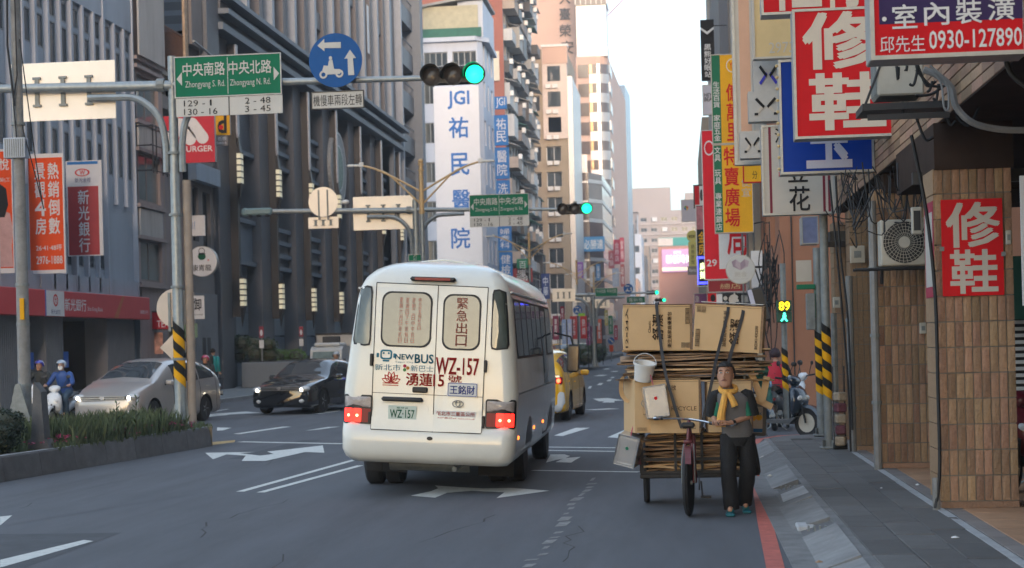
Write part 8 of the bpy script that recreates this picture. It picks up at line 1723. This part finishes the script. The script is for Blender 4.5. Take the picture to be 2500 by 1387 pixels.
q = MB(); q.tube([(.05, .24, .90), (.10, .55, .42), (.10, .62, .30)], .02, 8); q.tube([(.05, .25, .82), (.09, .9, .55)], .018, 8); q.tube([(.10, .62, .30), (.10, 1.5, .36)], .02, 8); q.tube([(.10, .75, .30), (.10, .95, .78)], .018, 8); part(q, 'frame', m_frame, tr, smooth=60)
q = MB(); hz = .975; pts = [(-.30, .12, hz+.01), (-.26, .10, hz+.015), (-.12, .18, hz+.005), (.05, .23, hz-.01), (.18, .17, hz-.03), (.27, .06, hz-.045), (.34, .02, hz-.05)]; q.tube([cr(pts, s/3) for s in range(19)], .012, 8); part(q, 'handlebar', m_chrome, tr, smooth=True)
for (a, b) in (((-.30, .12, hz+.01), (-.21, .12, hz+.012)), ((.255, .075, hz-.045), (.35, .015, hz-.052))): part(MB().tube([a, b], .018, 8), 'grip', m_black, tr, smooth=True)
part(MB().box(-.03, .11, .18, .26, hz-.1, hz-.04, .02), 'head_clamp', m_black, tr)
q = MB(); q.lathe([(.09, -.006), (.09, .006)], (.14, .62, .30), 'x', 20); q.tube([(.16, .62, .30), (.17, .50, .16)], .010, 6); q.tube([(.06, .62, .30), (.04, .74, .44)], .010, 6); part(q, 'crank', m_dark, tr); part(MB().box(.15, .26, .46, .54, .14, .165, .006), 'pedal', m_black, tr); part(MB().box(-.06, .03, .70, .78, .43, .455, .006), 'pedal', m_black, tr)
part(MB().sph((.10, .98, .82), .12, 12, 8, (1, 1.3, .4)), 'saddle', m_black, tr, smooth=True)
# cart
y0, y1 = 1.10, 2.05; xl, xr = -.46, .66
q = MB()
for z in (.36, .50, .80): q.box(xl, xr, y0-.015, y0+.015, z-.015, z+.015); q.box(xl-.015, xl+.015, y0, y1, z-.015, z+.015); q.box(xr-.015, xr+.015, y0, y1, z-.015, z+.015)
for x in (xl, -.10, .18, .42, xr): q.box(x-.014, x+.014, y0-.014, y0+.014, .36, .86)
for x in (xl, xr): q.box(x-.02, x+.02, y0-.02, y0+.02, .36, 1.35); q.box(x-.02, x+.02, y1-.02, y1+.02, .36, 1.35)
part(q, 'cart_cage', m_cart, tr); part(MB().box(xl-.02, xr+.02, y0-.03, y1, .30, .35, .01), 'cart_floor', m_cart, tr)
for (x, z) in ((xl+.03, 1.36), (xr-.02, 1.36)): part(MB().tube([(x, y0-.05, .82), (x+.01, y0-.06, 1.62)], .012, 6), 'upright', m_galvd, tr)
bikewheel(xl+.04, 1.5, .34, 0, tr, .06); bikewheel(xr-.04, 1.5, .34, 0, tr, .06)
part(MB().tube([(xl, 1.5, .34), (xr, 1.5, .34)], .02, 8), 'axle', m_cart, tr)
part(MB().tube([(xl-.06, y0-.02, .83), (xl-.02, y0-.02, .45)], .02, 6), 'hand_lever', m_frame, tr)
# flattened cardboard inside the cage
def stack(name, label, x0, x1, ya, yb, z0, z1, n, seed, jit, rot=2., loose=0):
    rd = random.Random(seed); t = thing(name, label, 'cardboard', ((x0+x1)/2, (ya+yb)/2, z0)); z = 0
    for k in range(n):
        h = (z1-z0)/n*rd.uniform(.55, .9); dx = rd.uniform(-jit, jit); w = (x1-x0)/2+rd.uniform(-jit, jit*.6); d = (yb-ya)/2; rt = Matrix.Rotation(R(rd.uniform(-rot, rot)), 3, 'Y')@Matrix.Rotation(R(rd.uniform(-2, 2)), 3, 'X')@Matrix.Rotation(R(rd.uniform(-4, 4)), 3, 'Z'); zc = (z1-z0)*(k+.5)/n
        mb = MB(); nx = 7; vs = []; ph = rd.uniform(0, 6); am = rd.uniform(.002, .012)
        for i in range(nx+1):
            xx = -w+2*w*i/nx; b = am*math.sin(ph+i*1.3)
            for (yy, zz) in ((-d+rd.uniform(-.02, .03), -h/2+b), (-d+rd.uniform(-.01, .02), h/2+b), (d, h/2+b), (d, -h/2+b)): vs.append(rt@Vector((xx, yy, zz))+Vector((dx, 0, zc)))
        mb.add(vs, [(i*4+k2, i*4+(k2+1) % 4, (i+1)*4+(k2+1) % 4, (i+1)*4+k2) for i in range(nx) for k2 in range(4)]+[(0, 1, 2, 3), (nx*4, nx*4+1, nx*4+2, nx*4+3)]); part(mb, 'cardboard_sheet', (m_card2, m_edge, m_card2, m_card)[rd.randrange(4)], t)
    return t
BY = 16.4+1.14
stack('flattened_cardboard', 'flattened brown cardboard pressed inside the lower steel cart', -.42, .62, BY, BY+.85, .36, .79, 18, 3, .03, 1.3)
stack('flattened_cardboard', 'thick pile of flattened cardboard squeezed between upper and lower cartons', -.60, .86, BY-.22, BY+.78, 1.335, 1.655, 15, 5, .085, 1.9)
# cartons
def carton(label, c, sz, rot, texts=(), seed=0):
    t = thing('cardboard_box', label, 'cardboard box', c); t.rotation_euler = rot; hx, hy, hz = sz[0]/2, sz[1]/2, sz[2]/2; rd = random.Random(seed); mb = MB(); n = 6; vs = []
    # slightly bulging carton walls
    def g(face):
        o = []
        for i in range(n+1):
            for j in range(n+1):
                a, b = -1+2*i/n, -1+2*j/n; bl = (1-a*a)*(1-b*b)*.012+rd.uniform(-.0012, .0012)*(1-a**8)*(1-b**8)
                o.append({'f': (a*hx, -hy-bl, b*hz), 'b': (a*hx, hy+bl, b*hz), 'l': (-hx-bl, a*hy, b*hz), 'r': (hx+bl, a*hy, b*hz), 't': (a*hx, b*hy, hz+bl*.6), 'u': (a*hx, b*hy, -hz)}[face])
        mb.add(o, [(i*(n+1)+j, (i+1)*(n+1)+j, (i+1)*(n+1)+j+1, i*(n+1)+j+1) for i in range(n) for j in range(n)])
    for f in 'fblrtu': g(f)
    part(mb, 'carton', m_card, t, smooth=30)
    part(MB().box(hx*.93, hx+.002, -hy-.012, -hy-.004, -hz, hz), 'side_fold', m_edge, t)
    part(MB().box(-hx, hx, -.035, .035, hz+.004, hz+.010), 'tape', m_tape, t); part(MB().box(-hx-.004, hx+.004, -hy-.004, -hy+.004, hz-.003, hz+.006), 'folded_edge', m_edge, t); part(MB().box(-hx*.995, hx*.995, -hy-.006, -hy, hz-.022, hz-.019), 'crease', m_edge, t)
    for (s, a, b, c_, d, vert) in texts:
        x0, x1, z0, z1 = -hx+2*hx*a, -hx+2*hx*b, -hz+2*hz*(1-d), -hz+2*hz*(1-c_); w, h = x1-x0, z1-z0
        m2 = MB()
        if vert: # lettering turned on its side, reading upwards
            text_into(m2, s, 0, h, 0, w, 0, .04); m2.v = [(x1-p[2], -hy-.016, z0+p[0]) for p in m2.v]
        else: text_into(m2, s, x0, x1, z0, z1, -hy-.016, .02)
        part(m2, 'print', m_prnt, t, fixn=False)
    return t, hx, hy, hz
TY = 17.62
carton('upper left cardboard carton with sideways black print', (-.262, TY, 1.905), (.725, .62, .475), (0, R(1.2), R(2)), [('舒潔', .42, .58, .22, .78, True), ('衛生紙家庭優惠包', .64, .70, .16, .95, True), ('Classic', .36, .40, .36, .62, True), ('12×24入', .03, .075, .08, .95, True), ('▤▤▤', .90, .96, .08, .42, True), ('▦▦', .84, .97, .84, .95, False)], 1)
carton('upper right cardboard carton with sideways black print, slightly tilted', (.512, TY-.04, 1.875), (.715, .62, .485), (0, R(4.6), R(-5)), [('舒潔', .52, .66, .30, .84, True), ('抽取式平版衛生紙', .42, .48, .12, .90, True), ('BOX14X200', .89, .93, .42, .92, True), ('▦▦', .03, .16, .06, .18, False), ('▤▤▤', .03, .09, .55, .92, True)], 2)
part(MB().box(-.30, .35, -.28, .28, .262, .268), 'white_top_sheet', m_sgw, [o for o in COL.objects if o.name.startswith('cardboard_box')][-1])
carton('tall brown carton at the left side of the lower load', (-.43, 17.50, 1.08), (.30, .55, .56), (0, R(1), R(14)), [('♲', .30, .60, .40, .62, False), ('RECYCLE', .30, .62, .64, .67, False), ('▤▤▤▤', .08, .42, .90, .96, False)], 3)
carton('large brown carton in the middle of the lower load with outlined print', (-.08, 17.42, 1.075), (.52, .5, .56), (0, R(.5), R(-1)), [('心輕放', .20, .52, .10, .2, False), ('RECYCLE', .42, .92, .50, .58, False), ('▭▭▭', .60, .90, .86, .92, False)], 4)
carton('brown carton at the right side of the lower load behind the man', (.47, 17.42, 1.06), (.46, .5, .53), (0, R(.5), R(3)), [('▭▭▭', .30, .7, .55, .60, False), ('▭▭', .30, .6, .63, .68, False)], 5)
t = thing('loose_cardboard_flap', 'torn strip of cardboard curling from the left end of the pile', 'cardboard', (-.62, 17.4, 1.35)); mb = MB(); pts = [(.03, 0, .06), (-.02, 0, .02), (-.035, -.02, -.08), (-.02, 0, -.17), (.04, .0, -.24)]; vs = []
for p in [cr(pts, s/3) for s in range(13)]: vs += [(p[0]-.022, p[1], p[2]), (p[0]+.022, p[1]+.02, p[2]+.01), (p[0]+.022, p[1]+.026, p[2]+.01), (p[0]-.022, p[1]+.006, p[2])]
mb.add(vs, [(i*4+k, i*4+(k+1) % 4, (i+1)*4+(k+1) % 4, (i+1)*4+k) for i in range(12) for k in range(4)]); part(mb, 'strip', m_card, t)
t = thing('loose_cardboard_flap', 'pair of torn brown cardboard flaps sticking out behind the man', 'cardboard', (.72, 17.4, 1.25))
for (dx, dz, a, l) in ((.05, .0, 20, .34), (.13, -.04, -12, .30), (.12, -.17, 62, .2)): part(MB().obox((dx, .05*dx*8, dz), (.07, .012, l), Matrix.Rotation(R(-a), 3, 'Y'), 0), 'flap', m_card, t)
t = thing('teal_plastic_bag', 'light teal plastic bags hanging off the right end of the load', 'bag', (.82, 17.6, 1.36)); m_bag = mat('teal_plastic', (.10, .34, .40), .4, var=.3, vs=9)
rd = random.Random(6)
for (dx, dz, sx, sz) in ((.0, .06, .13, .09), (.06, -.22, .08, .15), (-.02, -.08, .07, .12)):
    mb = MB(); mb.sph((dx, 0, dz), 1, 14, 10, (sx*.75, .07, sz*.8)); mb.v = [(x+rd.uniform(-.01, .01), y+rd.uniform(-.01, .01), z+rd.uniform(-.01, .01)) for x, y, z in mb.v]; part(mb, 'bag', m_bag, t, smooth=True)
# straps over the load
def strap(label, pts, w=.032, th=.006):
    t = thing('strap', label, 'strap', pts[0]); mb = MB(pts[0]); vs = []; P_ = [Vector(cr([tuple(p) for p in pts], s/4)) for s in range((len(pts)-1)*4+1)]
    for i, p in enumerate(P_):
        d = (P_[min(i+1, len(P_)-1)]-P_[max(i-1, 0)]).normalized(); n = Vector((0, -1, 0)); sd_ = d.cross(n)
        if sd_.length < .3: n = Vector((0, 0, 1)); sd_ = d.cross(n)
        sd_.normalize(); nn = sd_.cross(d).normalized(); vs += [p-sd_*w/2-nn*th/2, p+sd_*w/2-nn*th/2, p+sd_*w/2+nn*th/2, p-sd_*w/2+nn*th/2]
    mb.add(vs, [(i*4+k, i*4+(k+1) % 4, (i+1)*4+(k+1) % 4, (i+1)*4+k) for i in range(len(P_)-1) for k in range(4)]); part(mb, 'webbing', m_strap, t); return t
def W_(u, v, Y): return P(u, v, Y)
strap('black strap over the left upper carton down to the cart cage', [(-.25, 17.9, 2.16), (-.25, 17.45, 2.17), W_(1603, 748, 17.27), W_(1610, 812, 17.25), W_(1622, 900, 17.12), W_(1642, 975, 17.05), W_(1664, 1045, 17.02)])
strap('black strap over the right upper carton down past the man, left one', [(.47, 17.9, 2.15), (.47, 17.45, 2.16), W_(1778, 752, 17.26), W_(1768, 800, 17.24), W_(1748, 880, 17.1), W_(1735, 945, 17.0), W_(1712, 1045, 17.02)])
strap('black strap over the right upper carton down to the pile, right one', [(.60, 17.9, 2.13), (.60, 17.45, 2.15), W_(1815, 755, 17.26), W_(1803, 805, 17.24), W_(1785, 860, 17.2), W_(1775, 905, 17.1)], .036)
# tins, bucket
def tin(label, c, rot, dot):
    t = thing('square_tin', label, 'tin', c); t.rotation_euler = rot; w, h, d = .118, .168, .11
    part(MB().box(-w, w, -d, d, -h, h, .012), 'body', m_tin, t)
    mb = MB(); ringpatch(mb, rrect(-w+.03, w-.03, -h+.03, h-.03, .01, 2), lambda a, b, o: (a, -d-o, b), .006, .008, .008); part(mb, 'pressed_frame', m_tin, t)
    mb = MB(); ringpatch(mb, rrect(-w, w, -h, h, .01, 2), lambda a, b, o: (a, -d-o, b), .010, .012, .010); part(mb, 'rolled_edge', m_chrome, t)
    part(MB().prism(ell(.0, h*.2, .017), -d-.004, -d-.001), 'round_mark', dot, t); part(MB().tube([(-w-.01, 0, h*.2), (-w-.03, 0, 0), (-w-.01, 0, -h*.2)], .004, 5), 'handle', m_galvd, t); part(MB().tube([(0, -.05, h), (-.01, 0, h+.14)], .006, 5), 'cord', paint('pink_cord', (.5, .12, .16)), t); return t
tin('shiny square tin with red mark hanging in front of the lower cartons', P(1600, 981, 17.08), (R(-4), R(-7), R(6)), m_sred); tin('shiny square tin with green mark hanging at the lower left of the cart', P(1535, 1098, 17.35), (R(6), R(15), R(-10)), m_sgrn)
c = P(1572, 908, 17.15); t = thing('white_bucket', 'white plastic bucket with handle tied to the left of the load', 'bucket', c); t.rotation_euler = (R(14), R(9), 0)
part(MB().lathe([(0, -.095), (.085, -.095), (.092, -.09), (.108, .075), (.122, .078), (.122, .10), (.108, .10), (.10, .09), (.09, -.08)], n=30), 'pail', mat('white_plastic', (.66, .66, .64), .4, var=.06), t, smooth=40); part(MB().tube([(.12*math.cos(R(a)), -.02+.06*math.sin(R(a)), .09+.1*math.sin(R(a))) for a in range(0, 181, 15)], .004, 5), 'handle', m_white, t)
# poster stand behind the man
a, b, c, d = RC(1826, 982, 1862, 1064, 18.4); t = thing('poster_stand', 'grey framed poster stand with yellow and blue print behind the man', 'stand', ((a+b)/2, 18.4, c)); w, h = (b-a)/2+.03, d-c; t.rotation_euler = (0, R(3), 0)
part(MB().box(-w, w, .01, .05, 0, h, .006), 'board', mat('grey_board_frame', (.16, .16, .155), .6, var=.15), t); part(MB().box(-w+.03, w-.04, .0, .0095, .035, h-.05), 'print_ground', m_stan, t)
for (x, z, r) in ((-.02, h*.78, .035), (.03, h*.55, .035), (-.03, h*.52, .03)): part(MB().prism(ell(x, z, r, n=14), -.004, -.001), 'print_disc', m_syel, t)
lettering('DRINK', -w+.04, w-.05, h*.62, h*.70, -.006, m_sblu, t, .05); part(MB().box(-w+.03, w-.04, -.002, .0, .04, .08), 'print_band', m_sblu, t)
# scraps on the gutter and pavement
def scrap(nm, label, cat, q, z, m, s=.04, seed=0):
    g = G(*q, z); rd = random.Random(seed); t = MB(g); mb = MB(); pts = [(s*rd.uniform(.6, 1.2)*math.cos(a), s*rd.uniform(.6, 1.2)*math.sin(a), s*rd.uniform(.02, .25)) for a in [i*2*math.pi/6 for i in range(6)]]
    mb.add(pts+[(0, 0, s*.55)]+[(p[0], p[1], 0) for p in pts], [(i, (i+1) % 6, 6) for i in range(6)]+[(i, i+7, (i+1) % 6+7, (i+1) % 6) for i in range(6)]); tag(part(mb, nm, m, None, loc=g), label, cat)
scrap('red_scrap', 'small red scrap beside the crumpled bag in the gutter', 'litter', (1842, 1118), .02, m_sred, .03, 1); scrap('crumpled_bag', 'crumpled white and yellow bag in the gutter behind the man', 'litter', (1863, 1118), .02, m_stan, .06, 2); scrap('paper_scrap', 'pale scrap lying on the kerb ramp', 'litter', (1880, 1162), .05, m_stan, .045, 3); scrap('orange_peel', 'small orange scrap at the man\'s trouser hem', 'litter', (1851, 1162), .01, m_orng, .025, 4)
scrap('dry_leaf', 'brown dry leaf near the bottom edge of the ramp', 'litter', (1999, 1373), .07, m_card2, .03, 5); scrap('white_paper', 'small white paper on the slabs at lower right', 'litter', (2332, 1313), .125, m_sgw, .03, 6); scrap('white_paper', 'white ticket on the orange tiles near the nearest pillar', 'litter', (2240, 1184), .125, m_sgw, .03, 7); scrap('white_paper', 'tiny white scrap on the slabs below the second pillar', 'litter', (2152, 1192), .125, m_sgw, .02, 8)

# ================================================================ AIR
m_air = bpy.data.materials.new('thin_haze'); m_air.use_nodes = True; nt = m_air.node_tree; nt.nodes.clear(); o_ = nt.nodes.new('ShaderNodeOutputMaterial'); v_ = nt.nodes.new('ShaderNodeVolumePrincipled'); v_.inputs['Color'].default_value = (.86, .91, .98, 1); v_.inputs['Density'].default_value = .0008; v_.inputs['Anisotropy'].default_value = .2; nt.links.new(v_.outputs[0], o_.inputs['Volume'])
if HAZE: tag(part(MB().box(-700, 700, -100, 3300, -2, 125), 'haze', m_air), 'thin pale street haze', kind='stuff')
bpy.data.scenes.remove(TS)
